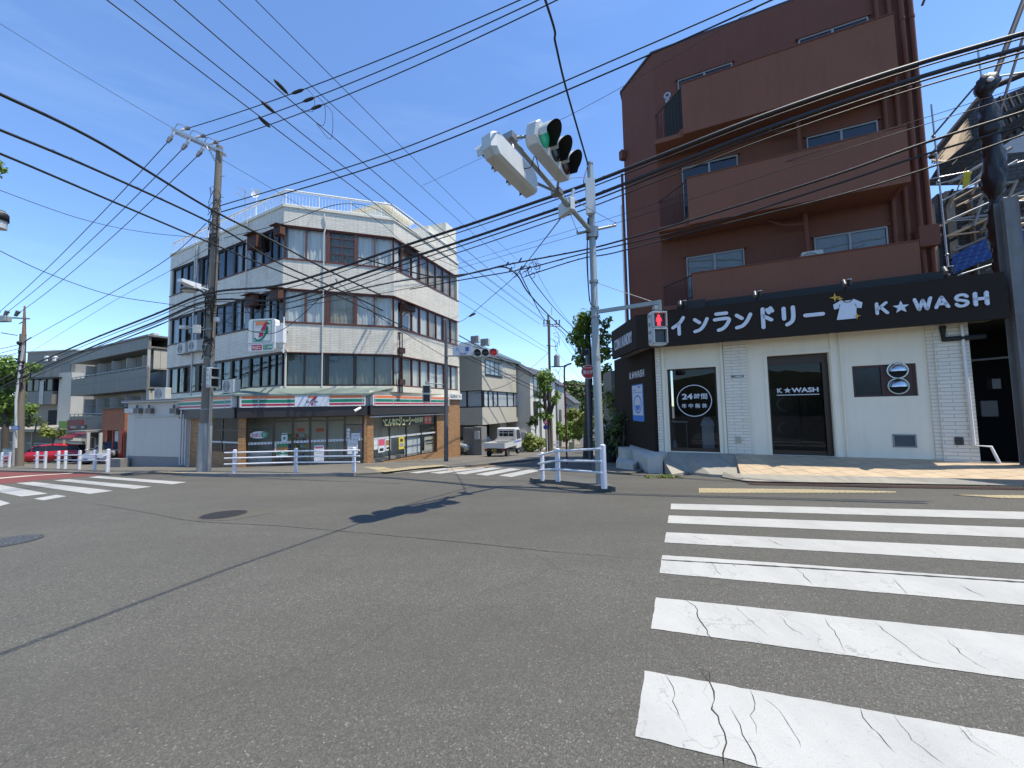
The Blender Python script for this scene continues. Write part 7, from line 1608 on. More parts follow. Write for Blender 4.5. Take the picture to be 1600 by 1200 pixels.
rl = _M['red_lens_lit'].node_tree.nodes['Principled BSDF']; rl.inputs['Emission Color'].default_value = (1, .03, .03, 1); rl.inputs['Emission Strength'].default_value = .06
q = at(723.5, 549, 18.5); NB_ = Fr(q.x, q.y, 92); nb = thing('street_name_board', 'pale grey street name board with blue lettering beside the red signal', 'sign', q)
u0, v0 = NB_.uv(707.5, 556); u1, v1 = NB_.uv(739, 540); m = MB(); m.box(NB_, u0, u1, v0, v1, 0, .05); build('board', m, mat('name_board_grey', (.40, .46, .52), .5, var=.05), nb)
m = MB(); h_ = v1 - v0; BLU = mat('letter_blue', (.03, .07, .32), .5); m.text(NB_, u0 + (u1 - u0) * .24, v0 + h_ * .62, .052, '八', h_ * .42, h_ * .42, .004, .02); m.text(NB_, u0 + (u1 - u0) * .72, v0 + h_ * .64, .052, '雲', h_ * .42, h_ * .42, .004, .02); m.text(NB_, (u0 + u1) / 2, v0 + h_ * .2, .052, 'Yakumo', h_ * .22, (u1 - u0) * .36, .004, .02); build('lettering', m, BLU, nb)
ped_signal(at(666.5, 615, 18.7), 80, 'dark pedestrian signal on the slim pole in front of the brick corner', False, 1.0)
# ---------------------------------------------------------------- fire hydrant sign
hd_ = 15.5; hb = at(880.5, 722, hd_); t = thing('fire_hydrant_sign', 'round red fire hydrant sign with white characters on a thin red pole', 'sign', hb)
P1 = at(882, 590, hd_); m = MB(); m.tube(smooth2([tuple(Vector((P1.x, hd_, hb.z - .1))), tuple(Vector((P1.x, hd_, 1.0))), tuple(Vector((P1.x, hd_, at(882, 580, hd_).z))), tuple(at(885, 571, hd_)), tuple(at(893, 568, hd_))]), .035, 10)
m.tube([at(882, 601.5, hd_), at(928, 602, hd_ - .1)], .012, 5); m.tube([at(882, 617, hd_), at(928, 617, hd_ - .1)], .012, 5); build('pole', m, mat('dull_red_pole', (.20, .02, .02), .5, var=.1), t)
c = at(919, 581, hd_ - .15); DF = Fr(c.x, c.y, 93); m = MB(); m.cyl(DF, 0, c.z, 0, .03, .28, 32); m.mi = 1; m.ring(DF, 0, c.z, .03, .034, .28, .262, 32); m.mi = 1; m.text(DF, 0, c.z - .01, .032, '消火栓', .17, .44, .004, .025); m.text(DF, 0, c.z + .16, .032, 'FIRE HYDRANT', .045, .3, .004, .02); build('disc', m, [mat('hydrant_red', (.48, .015, .02), .45, var=.04), SW], t)
# ---------------------------------------------------------------- poles beyond
def simple_pole(px, depth, py_top, r0, r1, label, arms=(), mt=POLC, dark=False):
    b_ = at(px, 700, depth); b_.z = G(0, depth); tp = at(px, py_top, depth); t = thing('utility_pole', label, 'utility pole', b_); m = MB(); m.tube([b_, Vector((b_.x, depth, tp.z))], [r0, r1], 14); build('pole', m, mt, t)
    return t, b_, tp
t, b_, tp = simple_pole(862, 38, 492, .17, .10, 'utility pole down the side street with crossarms and a transformer')
m = MB()
for py, w0, w1 in ((506, -14, 14), (509, -14, 13), (540, -8, 8)): m.tube([at(862 + w0, py, 38), at(862 + w1, py + 1, 38)], .05, 5)
m.tube([at(862, 492, 38), at(862, 480, 38)], .03, 5); build('crossarm', m, CLAMP, t)
m = MB(); 
for px in (850, 855, 869, 874): m = MB(); m.tube([at(px, 506, 38), at(px, 500, 38)], [.06, .09], 6); build('insulator', m, INS, t)
m = MB(); m.tube([at(870, 572, 38), at(870, 556, 38)], .30, 14); m.tube([at(870, 556, 38), at(870, 553, 38)], [.22, .12], 12); m.mi = 1; m.box(Fr(at(866, 573, 38).x, 38, 90), -.3, 1.2, at(866, 574, 38).z, at(866, 572, 38).z, 0, .1); build('transformer', m, [mat('transformer_grey', (.30, .32, .32), .5), CLAMP], t)
m = MB(); random.seed(5)
for k in range(7): a = at(860 + random.uniform(-2, 8), random.uniform(510, 600), 37.8); m.tube(smooth2([tuple(a), tuple(a + Vector((.5, 0, -.5 * random.random()))), tuple(a + Vector((.7 * random.random(), 0, -1.2)))]), .02, 4)
m.tube([at(859, 500, 37.8), at(861, 700, 37.8)], .04, 5); build('cable_tangle', m, BLK, t)
b_ = hit(30, 730); d0_ = b_.y; t = thing('utility_pole', 'far left utility pole with a transformer and a blue street sign', 'utility pole', b_)
tp = at(38.5, 478, d0_); m = MB(); mid_ = at(33, 600, d0_); m.tube([b_, mid_, at(36, 522, d0_)], [.20, .17, .15], 14); m.mi = 1; m.tube([at(37.5, 524, d0_), tp], [.10, .04], 10); build('pole', m, [POLC, mat('pole_rust_cap', (.22, .11, .08), .7)], t)
m = MB(); m.tube([at(37, 540, d0_ - .2), at(32, 570, d0_ - .25), at(25, 625, d0_ - .3), at(25, 700, d0_ - .3)], .06, 8); build('conduit', m, mat('conduit_pale', (.5, .5, .48), .5), t)
m = MB(); m.tube([at(-30, 494, d0_), at(46, 498, d0_)], .05, 6); m.tube([at(30, 506, d0_), at(40, 500, d0_)], .03, 5); m.tube([at(2, 520, d0_), at(27, 524, d0_)], .03, 5); m.tube([at(38, 534, d0_), at(49, 527, d0_)], .04, 5); build('crossarm', m, CLAMP, t)
m = MB(); m.rbox(Fr(at(3, 500, d0_).x, d0_, 92), 0, .75, at(12, 504, d0_).z, at(12, 495.5, d0_).z, .05, .4, .04); build('transformer', m, mat('transformer_grey', (.30, .32, .32)), t)
m = MB()
for px in (7, 24, -8): m = MB(); m.tube([at(px, 494, d0_), at(px + 5, 486, d0_)], [.08, .12], 7); build('insulator', m, INS, t)
m = MB(); random.seed(11)
for k in range(9): a = at(33 + random.uniform(-4, 4), random.uniform(535, 590), d0_ - .2); m.sph(a, random.uniform(.08, .18), 6, 4); m.tube([a, a + Vector((-.3 * random.random(), 0, -.9))], .02, 4)
build('cable_tangle', m, BLK, t)
m = MB(); q = at(24.5, 669, d0_ - .35); F = Fr(q.x, q.y, 94); m.box(F, -.26, .26, q.z - .12, q.z + .15, 0, .03); m.mi = 1; m.box(F, -.20, .20, q.z - .06, q.z - .02, .03, .034); m.box(F, -.18, .18, q.z + .05, q.z + .09, .03, .034); build('blue_sign', m, [mat('sign_blue_dark', (.02, .09, .32), .5), SW], t)
m = MB(); m.tube([at(22.5, 675, d0_ - .35), at(20.5, 728, d0_ - .35)], .06, 8); build('sign_post', m, mat('post_grey', (.3, .3, .3), .5), t)
# no stopping signs in front of the plane tree
dd = 33; b_ = at(855, 706, dd); t = thing('no_parking_sign', 'small round red and blue traffic signs on a thin white post by the plane tree', 'sign', b_); x_ = b_.x
m = MB(); m.tube([Vector((x_, dd, b_.z - .2)), Vector((x_, dd, at(853, 655, dd).z))], .04, 8); build('post', m, WH, t)
for py, cols in ((660, ('sign_red', 'sign_white')), (667.5, ('sign_purple', 'sign_purple'))):
    c = at(852.5, py, dd - .1); F = Fr(c.x, c.y, 95); m = MB(); m.cyl(F, 0, c.z, 0, .03, .2, 20); m.mi = 1; m.cyl(F, 0, c.z, .03, .036, .12, 16); m.mi = 0; m.add([F.P(-.11, c.z + .09, .04), F.P(-.09, c.z + .11, .04), F.P(.11, c.z - .09, .04), F.P(.09, c.z - .11, .04)], [(0, 1, 2, 3)]); build('disc', m, [mat('sign_red', (.30, .012, .035)) if py == 660 else mat('sign_purple', (.05, .04, .25), .5), mat('sign_lilac', (.5, .45, .5), .5) if py == 660 else mat('sign_purple', (.05, .04, .25))], t)
# grey street pole with black banding behind the hydrant sign
dd = 17.5; b_ = at(923, 722, dd); t = thing('street_pole', 'slim grey street pole between the hydrant sign and the signal mast', 'pole', b_)
m = MB(); zt5 = at(919, 545, dd).z; m.tube([Vector((b_.x, dd, -1.2)), Vector((b_.x, dd, zt5))], .10, 12); build('pole', m, mat('slate_pole', (.13, .14, .16), .5, .3), t)
m = MB(); q = at(923, 560, dd - .1); m.rbox(Fr(q.x, q.y, 92), .05, .3, at(928, 575, dd).z, at(928, 534, dd).z, 0, .12, .02); build('signal_back', m, WH, t)
m = MB(); q = at(913, 551, dd); m.rbox(Fr(q.x, q.y, 92), -.12, .14, q.z - .1, q.z + .1, -.1, .15, .03); build('camera_box', m, BLK, t)
# a vehicle signal hood cut by the left edge
c = at(-2, 345, 7.2); t = thing('signal_hood', 'dark hood of a traffic signal cut by the left edge of the photo', 'traffic signal', c)
m = MB(); m.tube([c + Vector((0, 0, .17)), c + Vector((0, 0, -.15))], [.11, .11], 14); build('housing', m, SGREY, t); m = MB(); m.loft([[c + Vector((cos(a) * r, sin(a) * r, z)) for a in [2 * pi * i / 16 for i in range(16)]] for r, z in ((.13, .0), (.125, .13), (.08, .2), (.02, .22))], smooth=True); build('hood', m, BLK, t)
# ================================================================== OVERHEAD WIRES
WIRE = mat('wire_black', (.012, .012, .013), .55); WIREB = mat('wire_blackish', (.022, .02, .022), .5)
def wire(pts, r, label, group, sag=0.0, mtl=None, wrap=False, n=6, name='overhead_wire'):
    P = [q if isinstance(q, Vector) else at(*q) for q in pts]
    if len(P) == 2:
        a, b = P; K = 22; Q = []
        for i in range(K + 1):
            t = i / K; Q.append(a.lerp(b, t) - Vector((0, 0, 4 * sag * t * (1 - t))))
    else: Q = [Vector(q) for q in smooth2([tuple(p) for p in P], 8)]
    t0 = MB(); t0.tube(Q, r, n)
    if wrap:     # thin lashing wire wound loosely along the cable
        L = []; 
        tot = len(Q)
        for i in range(tot * 3 - 2):
            k = i // 3; f = (i % 3) / 3; p = Q[k].lerp(Q[min(k + 1, tot - 1)], f) if k + 1 < tot else Q[-1]; a = i * 1.4; L.append(p + Vector((.5 * cos(a), 0, sin(a))) * r * (.95 + .25 * sin(i * .37)) + Vector((0, 0, r * .35)))
        t0.tube(L, .005, 4, cap=False)
    o = solo(name, t0, mtl or WIRE, label, 'overhead wire', group); return Q
def V3(v): return (v, None, None)
g = 'high voltage lines from the top left to the side street pole'
fp = [(844, 507, 38), (848.5, 500, 38), (860, 498, 38)]
for (a, b, lab) in (((60, -82, 7.2), fp[0], 'high voltage line ending lowest at the side street pole, from the upper left'), ((110, -80, 7.4), fp[1], 'middle of three high voltage lines running down to the side street pole'), ((182, -78, 7.6), fp[2], 'rightmost of three high voltage lines running down to the side street pole')):
    wire([a, b], .016, lab, g, .18)
for (pts, lab) in ((((404, 182), (422, 199)), 'black fat sleeve on the high voltage line, the lowest of three'), (((407, 157), (430, 177)), 'black fat sleeve on the high voltage line, the middle of three'), (((428, 124), (450, 147)), 'black fat sleeve on the high voltage line, the highest of three')):
    (x0, y0), (x1, y1) = pts; a, b = at(x0, y0, 13.6), at(x1, y1, 14.2); m = MB(); m.tube([a, a.lerp(b, .15), a.lerp(b, .5), a.lerp(b, .85), b], [.02, .06, .075, .06, .02], 8); solo('line_sleeve', m, BLK, lab, 'sleeve', 'sleeves on the high voltage lines')
g = 'low voltage lines over the top of the corner building'
wire([(225, -108, 7.5), (794, 413, 34)], .013, 'thin line passing right of the high voltage lines towards the wire junction', g, .1)
wire([(330, -70, 7.5), (809, 407, 34)], .011, 'rightmost thin line from the top edge down to the wire junction', g, .1)
g = 'lines from the crossarm to the upper right'
for k, (e, lab) in enumerate((((905, -42, 8.6), 'uppermost line from the crossarm to the top edge'), ((900, -28, 8.6), 'middle line from the crossarm to the top edge'), ((895, -12, 8.6), 'lowest line from the crossarm to the top edge'))):
    a = crossB[k]; b = at(*e); K = 22; Q = [a.lerp(b, i / K) - Vector((0, 0, 4 * .25 * (i / K) * (1 - i / K))) for i in range(K + 1)]; m = MB(); m.tube(Q, .015, 6); solo('overhead_wire', m, WIRE, lab, 'overhead wire', g)
    q = Q[7 + 0]; c0_ = at((458, 452, 448)[k], (158, 178, 193)[k], 12.6)
    m = MB(); q1, q2 = Q[8], Q[9]; m.tube([q1, q1.lerp(q2, .2), q1.lerp(q2, .6), q1.lerp(q2, .8)], [.02, .05, .05, .02], 7)
    m.tube(smooth2([tuple(q2), tuple(q2 + Vector((.25, 0, -.35))), tuple(q2 + Vector((.2, 0, -.8 - .2 * k))), tuple(q2 + Vector((-.2, -.1, -.75)))]), .009, 4); solo('line_clamp', m, BLK, ['clamp with a drooping loop on the uppermost crossarm line', 'clamp with a drooping loop on the middle crossarm line', 'clamp with a drooping loop on the lowest crossarm line'][k], 'clamp', 'clamps on the crossarm lines')
g = 'lines from the crossarm to the far left pole'
for k, (e, lab) in enumerate((((-20, 503, d0_), 'outer left line from the crossarm down to the far left pole'), ((8, 490, d0_), 'middle line from the crossarm down to the far left pole'), ((28, 490, d0_), 'inner right line from the crossarm down to the far left pole'))):
    a = crossC[k]; b = at(*e); K = 20; Q = [a.lerp(b, i / K) - Vector((0, 0, 4 * .35 * (i / K) * (1 - i / K))) for i in range(K + 1)]; m = MB(); m.tube(Q, .015, 6); solo('overhead_wire', m, WIREB, lab, 'overhead wire', g)
a = Uat(352); 
g = 'thick cables from the left edge across the corner building'
wire([(-160, 78, 6.2), (0, 147, 7.4), (160, 225, 9.3), (324, 324, 12.6), (420, 373, 14.2), (516, 424, 16), (640, 483, 22), (760, 548, 30), (850, 600, 37)], .036, 'uppermost thick black cable crossing the utility pole from the left edge', g)
wire([(-160, 140, 6.2), (0, 203, 7.4), (160, 270, 9.3), (337, 352, 12.6), (430, 408, 14.4), (500, 440, 16), (600, 486, 20), (700, 540, 26), (850, 612, 37)], .030, 'second thick black cable with thin lashing, from the left edge', g, wrap=True)
wire([(-160, 180, 6.2), (0, 240, 7.4), (200, 325, 10), (375, 399, 13.2), (500, 450, 16), (620, 505, 20), (700, 545, 25), (850, 618, 37)], .026, 'third thick black cable from the left edge, below the lashed one', g)
g = 'thick cable bundles crossing the whole junction'
e1 = [(-120, 660, 30), (0, 594, 24), (120, 540, 19), (240, 492, 15.2), (326, 458, 13.9), (430, 447, 13.2), (515, 424, 12.6), (620, 388, 11.6), (730, 352, 10.6), (830, 318, 9.4), (925, 285, 8.35), (1060, 232, 7.4), (1200, 178, 6.8), (1400, 110, 6.2), (1600, 52, 5.7), (1760, 8, 5.4)]
wire(e1, .037, 'upper thick bundle sweeping from the far left over the mast to the right edge', g, wrap=True)
wire([(x, y + (12 if i < 5 else 22), d) for i, (x, y, d) in enumerate(e1)], .034, 'lower thick bundle running beside the upper one over the mast', g, wrap=True)
wire([(x, y + (5 if i < 5 else 7), d + .1) for i, (x, y, d) in enumerate(e1)], .013, 'thin strand hugging the upper thick bundle from below', g)
wire([(x, y + (15 if i < 5 else 29), d + .1) for i, (x, y, d) in enumerate(e1)], .016, 'strand hugging the lower thick bundle from below', g)
wire([(x, y + (20 if i < 5 else 38), d + .15) for i, (x, y, d) in enumerate(e1)], .013, 'thin cable hanging just below the two thick bundles', g)
wire([(-60, 640, 28), (0, 611, 24), (130, 556, 19), (262, 502, 15), (330, 480, 13.9)], .014, 'thin cable below the bundles left of the utility pole', 'service cables left of the utility pole')
g = 'pair of cables from the utility pole to the top edge'
wire([(342, 322, 14.0), (560, 256, 12.2), (720, 196, 11), (1000, 76, 9.2), (1220, -20, 8.2)], .017, 'upper of two cables rising from the utility pole to the top edge', g)
wire([(346, 331, 14.0), (560, 268, 12.2), (720, 210, 11), (1000, 92, 9.2), (1250, -20, 8.1)], .019, 'lower of two cables rising from the utility pole to the top edge', g)
wire([(660, 290, 20), (900, 175, 13), (1240, -22, 9)], .007, 'very thin wire below the cable pair, cut by the brown roof', 'thin wires')
g = 'cables across the brown apartment block'
def xr(pts, r, lab, wr=False): wire(pts, r, lab, g, wrap=wr)
xr([(480, 470, 17), (620, 440, 16), (730, 428, 15), (790, 414, 14.5), (905, 392, 13), (970, 376, 12), (1100, 338, 10.5), (1300, 275, 8.6), (1440, 225, 7.8), (1620, 168, 7)], 0.027, 'uppermost lashed cable crossing the lower half of the brown block', True)
xr([(640, 452, 16), (730, 436, 15), (820, 420, 14.3), (905, 398, 13), (1100, 352, 10.5), (1300, 290, 8.6), (1440, 243, 7.8), (1620, 190, 7)], 0.021, 'second cable crossing the lower half of the brown block')
xr([(820, 432, 14.3), (905, 405, 13), (960, 395, 12), (1100, 358, 10.5), (1300, 308, 8.7), (1440, 266, 7.9), (1620, 203, 7.1)], 0.019, 'third lashed cable crossing the lower half of the brown block', True)
xr([(700, 424, 20), (905, 366, 14), (1100, 305, 10.8), (1300, 240, 8.8), (1620, 140, 7.2)], .008, 'thin wire above the cables across the brown block')
xr([(710, 414, 22), (905, 356, 14), (1180, 268, 10.8), (1420, 192, 8.8), (1620, 128, 7.2)], .007, 'topmost thin wire across the brown block')
# junction knot and the drops to the side street
KN_ = 14.3; g = 'cables dropping from the wire knot to the side street'
wire([(560, 402, 17), (680, 433, 16), (745, 425, 15), (785, 417, 14.6), (808, 430, KN_), (826, 458, 16), (860, 495, 20), (906, 537, 26)], .030, 'thick cable bending at the wire knot and dropping to the trees', g, wrap=True)
wire([(812, 425, KN_), (830, 462, 17), (852, 500, 22), (880, 520, 25), (903, 556, 28)], .022, 'second cable dropping from the wire knot to the trees', g)
wire([(880, 405, 13.5), (838, 416, 14), (825, 425, KN_), (850, 462, 17), (876, 492, 22), (904, 520, 26)], .018, 'lashed cable looping below the wire knot', g, wrap=True)
wire([(835, 418, 15), (868, 475, 20), (915, 535, 27)], .008, 'thin straight wire right of the wire knot', g)
m = MB(); random.seed(9); c = at(812, 420, KN_)
for k in range(14):
    a = c + Vector((random.uniform(-.5, .7), random.uniform(-.1, .3), random.uniform(-.3, .35))); m.tube(smooth2([tuple(a), tuple(a + Vector((.15, 0, .12))), tuple(a + Vector((.2, 0, -.05))), tuple(a + Vector((.05, 0, -.12)))]), .010, 4)
for k in range(5): a = c + Vector((random.uniform(-.6, .4), 0, random.uniform(-.1, .3))); m.tube([a, a + Vector((.1, 0, .16))], .03, 5)
solo('wire_knot', m, BLK, 'knot of cables and clamps hanging in the air above the side street', 'cable knot')
g = 'cables around the signal mast'
wire([Vector((-4.2, -7, 7.2)), Vector((-1.15, 1.0, 6.85)), at(852, 0, 5.0), at(868, 68, 5.7), at(885, 140, 6.6), at(919, 258, DP)], .018, 'cable dropping from the top edge to the mast top', g)
wire([(919, 258, DP), (912, 285, DP - .15), (921, 312, DP - .1), (917, 400, DP - .12), (921, 470, DP - .12)], .012, 'cable hanging down along the mast', g)
wire([(883, 332, 7.6), (850, 375, 10), (806, 430, 14), (770, 462, 17), (735, 492, 19.5), (717, 503, 21), (690, 507, 23)], .013, 'cable slanting from the mast arm down left to the tiled building', g)
m = MB(); m.tube([at(742, 490, 19), at(734, 494, 19.6)], .05, 6); solo('line_sleeve', m, BLK, 'small black sleeve on the slanting cable near the tiled building', 'sleeve', 'sleeves on the high voltage lines')
g = 'thin wires in the left sky'
wire([(-30, 18, 12), (275, 203, 14.0)], .008, 'thin wire from the upper left edge to the crossarm tip', g, .05)
wire([(346, 249, 14.2), (420, 292, 16), (520, 352, 20), (640, 430, 28)], .008, 'thin wire from the pole top down right behind the building edge', g)
wire([(-30, 286, 11), (120, 340, 13), (220, 362, 15), (330, 373, 14.2)], .010, 'thin sagging wire from the left edge to the utility pole', g)
wire([(-30, 377, 11), (70, 425, 13), (170, 460, 14), (262, 475, 15), (318, 482, 14)], .012, 'sagging wire from the left edge to the lower utility pole', g)
wire([(36, 535, d0_), (170, 460, 17), (265, 402, 15), (322, 349, 14)], .013, 'wire rising from the far left pole to the utility pole', g)
wire([(45, 552, d0_), (170, 475, 18), (262, 425, 15.5), (330, 385, 14)], .008, 'very thin wire rising from the far left pole to the utility pole', g)
wire([(350, 372, 14.0), (440, 350, 13.5), (545, 318, 12.6), (620, 345, 18), (700, 400, 24)], .011, 'wire from the utility pole peaking before the top windows', 'service wires on the corner building')
wire([(548, 318, 12.6), (600, 352, 14), (640, 385, 15.5), (720, 420, 18)], .009, 'wire falling from the peak to the right over the top windows', 'service wires on the corner building')
wire([(330, 490, 13.8), (420, 486, 13.6), (520, 470, 13.4), (640, 450, 14), (760, 420, 15)], .011, 'wire crossing the first floor tiles from the utility pole', 'service wires on the corner building')
wire([(345, 500, 13.8), (430, 520, 13.5), (520, 447, 12.8), (530, 443, 12.8), (600, 500, 15), (700, 560, 19)], .012, 'looping wire in front of the second floor windows', 'service wires on the corner building')
wire([(700, 540, 19), (760, 556, 24), (830, 585, 32), (862, 604, 38)], .02, 'cable passing behind the street name board to the side street pole', 'cables at the grey house')
wire([(700, 528, 20), (770, 552, 26), (835, 580, 34), (862, 592, 38)], .02, 'upper cable across the grey house roof to the side street pole', 'cables at the grey house')
wire([(742, 615, 30), (790, 602, 29), (830, 575, 33), (860, 548, 38)], .02, 'cable rising from the ribbon window to the side street pole', 'cables at the grey house')
for k, (y0, y1, lab) in enumerate(((505, 585, 'uppermost fine wire right of the side street pole'), (512, 600, 'second fine wire right of the side street pole'), (545, 610, 'third fine wire right of the side street pole'), (575, 622, 'lowest fine wire right of the side street pole'))):
    wire([(866, y0, 38), (930, y1, 46)], .014, lab, 'fine wires right of the side street pole', .3)
wire([(710, 400, 30), (770, 440, 34), (850, 500, 38)], .012, 'fine wire left of the knot down to the side street pole', 'fine wires over the side street')
wire([(700, 445, 26), (780, 497, 32), (856, 545, 38)], .014, 'upper of two fine wires from the tiled building to the side street pole', 'fine wires over the side street')
wire([(700, 460, 26), (780, 508, 32), (856, 551, 38)], .014, 'lower of two fine wires from the tiled building to the side street pole', 'fine wires over the side street')
g = 'wires at the far left'
for k, lab in enumerate(('upper wire from the far left pole to the left edge', 'middle wire from the far left pole to the left edge', 'lower wire from the far left pole to the left edge')):
    wire([(32, 538 + 6 * k, d0_), (-20, 550 + 7 * k, d0_ - 2)], .018, lab, g)
# vertical thin bar shadows come for free from these wires
# ================================================================== VEHICLES
TYRE = mat('tyre_rubber', (.014, .014, .014), .85); RIM = mat('alloy_rim', (.45, .46, .47), .3, .8, var=.05); CGL = mat('car_glass', (.015, .018, .02), .06, .0, var=0); PLASB = mat('black_plastic', (.015, .015, .016), .6)
def car_paint(name, col, metal=0.0, rough=.25):
    m = mat(name, col, rough, metal, var=.03); b = m.node_tree.nodes['Principled BSDF']; b.inputs['Coat Weight'].default_value = .6; b.inputs['Coat Roughness'].default_value = .06; return m
def wheel(t, x, y, r=.31, w=.19, rimr=.20, side=1):
    m = MB(); F = Fr(x, y, 0); F.o = Vector((x, y, 0)); F.u = Vector((1, 0, 0)); F.n = Vector((0, side, 0))
    prof = [(r * .62, -w / 2), (r * .94, -w / 2), (r, -w / 2 + .03), (r, w / 2 - .03), (r * .94, w / 2), (r * .66, w / 2)]
    m.loft([[F.P(a * cos(k), r + a * sin(k), b) for k in [2 * pi * i / 28 for i in range(28)]] for a, b in prof], cap=False, smooth=True); wh = build('wheel', m, TYRE, t, fix=False)
    m = MB(); m.ring(F, 0, r, w / 2 - .05, w / 2 - .01, rimr, rimr * .86, 28); m.cyl(F, 0, r, w / 2 - .06, w / 2 - .01, rimr * .22, 12); 
    for k in range(7): a = 2 * pi * k / 7; m.add([F.P(cos(a - .16) * rimr * .15, r + sin(a - .16) * rimr * .15, w / 2 - .02), F.P(cos(a - .09) * rimr * .9, r + sin(a - .09) * rimr * .9, w / 2 - .02), F.P(cos(a + .09) * rimr * .9, r + sin(a + .09) * rimr * .9, w / 2 - .02), F.P(cos(a + .16) * rimr * .15, r + sin(a + .16) * rimr * .15, w / 2 - .02)], [(0, 1, 2, 3)])
    build('rim', m, RIM, wh, fix=False); m = MB(); m.cyl(F, 0, r, w / 2 - .10, w / 2 - .09, rimr, 20); build('brake_disc', m, PLASB, wh, fix=False)
def catmull_profile(keys, x):
    for (a, b) in zip(keys, keys[1:]):
        if a[0] <= x <= b[0]:
            t = (x - a[0]) / (b[0] - a[0]); t = t * t * (3 - 2 * t); return [p + (q - p) * t for p, q in zip(a[1:], b[1:])]
    return list(keys[-1][1:] if x > keys[-1][0] else keys[0][1:])
def make_car(name, label, loc, rz, paint, L=4.3, W=1.74, Hh=1.48, kind='hatch'):
    """+x is the front; body is one smooth shell, windows a darker canopy with painted roof"""
    t = thing(name, label, 'car', loc, rz); h = L / 2; w = W / 2
    # x, zbottom, zbelt, halfwidth, hood curve
    body = [(-h, .42, .80, w * .80), (-h + .08, .28, .92, w * .93), (-h + .5, .20, .96, w), (-.6, .18, .94, w), (.55, .18, .92, w), (h - 1.05, .19, .93, w), (h - .45, .20, .80, w * .96), (h - .10, .26, .66, w * .82), (h, .40, .56, w * .66)]
    def ring(x):
        zb, zt_, hw = catmull_profile(body, x)
        return [Vector((x, s * a, z)) for s, a, z in ((1, hw * .86, zb), (1, hw * .98, zb + .10), (1, hw, (zb + zt_) / 2 + .05), (1, hw * .97, zt_ - .06), (1, hw * .86, zt_), (-1, hw * .86, zt_), (-1, hw * .97, zt_ - .06), (-1, hw, (zb + zt_) / 2 + .05), (-1, hw * .98, zb + .10), (-1, hw * .86, zb))]
    xs = [-h + L * i / 34 for i in range(35)]; m = MB(); m.loft([ring(x) for x in xs], smooth=True); build('body', m, paint, t, fix=False)
    if kind == 'hatch': ks = [(-h + .05, .90, .90, .70), (-h + .42, Hh - .14, Hh - .12, .60), (-.3, Hh - .0, Hh, .58), (.45, Hh - .06, Hh - .04, .58), (h - 1.15, .90, .90, .74)]
    else: ks = [(-h + .55, .92, .92, .70), (-h + 1.2, Hh - .08, Hh - .06, .60), (-.2, Hh, Hh, .58), (.4, Hh - .06, Hh - .05, .58), (h - 1.2, .90, .90, .72)]
    def gr(x, k=1.0, dz=0):
        z, _, f = catmull_profile(ks, x); zl = .88; return [Vector((x, s * a, q)) for s, a, q in ((1, w * .90, zl), (1, w * f * 1.20 * k if z > 1.1 else w * .86, max(zl + .01, zl + (z - zl) * .85)), (1, w * f * .95, z + dz), (-1, w * f * .95, z + dz), (-1, w * f * 1.20 * k if z > 1.1 else w * .86, max(zl + .01, zl + (z - zl) * .85)), (-1, w * .90, zl))]
    a, b = ks[0][0], ks[-1][0]; xs = [a + (b - a) * i / 24 for i in range(25)]; m = MB(); m.loft([gr(x) for x in xs], smooth=False); build('window_glass', m, CGL, t, fix=False)
    m = MB(); r0, r1 = ks[1][0] - .05, ks[3][0] + .1; xs = [r0 + (r1 - r0) * i / 10 for i in range(11)]
    V = []
    for x in xs: g_ = gr(x); V += [g_[1] * 1.0 + Vector((0, .005, .0)), g_[2] + Vector((0, 0, .012)), g_[3] + Vector((0, 0, .012)), g_[4] + Vector((0, -.005, 0))]
    m.add(V, [(4 * i + j, 4 * i + 4 + j, 4 * i + 5 + j, 4 * i + 1 + j) for i in range(10) for j in range(3)], True); build('roof', m, paint, t, fix=False)
    for x in (-.15, .62 if kind == 'hatch' else .7):
        for s in (1, -1): g_ = gr(x); m = MB(); q = [g_[0], g_[1], g_[2]] if s == 1 else [g_[5], g_[4], g_[3]]; m.tube([p + Vector((0, s * .008, 0)) for p in q], .028, 5); build('pillar', m, PLASB if x < 0 else paint, t, fix=False)
    for x in (-h + .78, h - .82):
        for s in (1, -1): wheel(t, x, s * (w - .055), .315, .2, .235, s); m = MB(); F = Fr(0, 0, 0); F.o = Vector((x, s * w * .995, 0)); F.u = Vector((1, 0, 0)); F.n = Vector((0, s, 0)); m.add([F.P(.37 * cos(pi * i / 16), .315 + .37 * sin(pi * i / 16), .012) for i in range(17)] + [], [tuple(range(17))]); build('wheel_arch', m, PLASB, t, fix=False)
    for s in (1, -1):
        m = MB(); m.add([Vector((h - .42, s * w * .93, .66)), Vector((h - .10, s * w * .80, .58)), Vector((h - .06, s * w * .55, .56)), Vector((h - .08, s * w * .55, .66)), Vector((h - .20, s * w * .78, .70)), Vector((h - .46, s * w * .92, .77))], [(0, 1, 2, 3, 4, 5)]); m.v = [p + Vector((.03, s * .02, .015)) for p in m.v]; build('headlight', m, mat('headlight_glass', (.55, .58, .60), .08, .3, var=0), t, fix=False)
        m = MB(); F = WORLD; m.sph((.52 * h, s * (w + .06), .98), .09, 10, 6, 1, 1.2, .8); build('mirror', m, paint, t, fix=False)
        m = MB(); m.bx(-h - .0, -h + .1, s * w * .58 - .14, s * w * .58 + .14, .66, .86); build('tail_light', m, mat('tail_light_red', (.35, .01, .01), .2), t, fix=False)
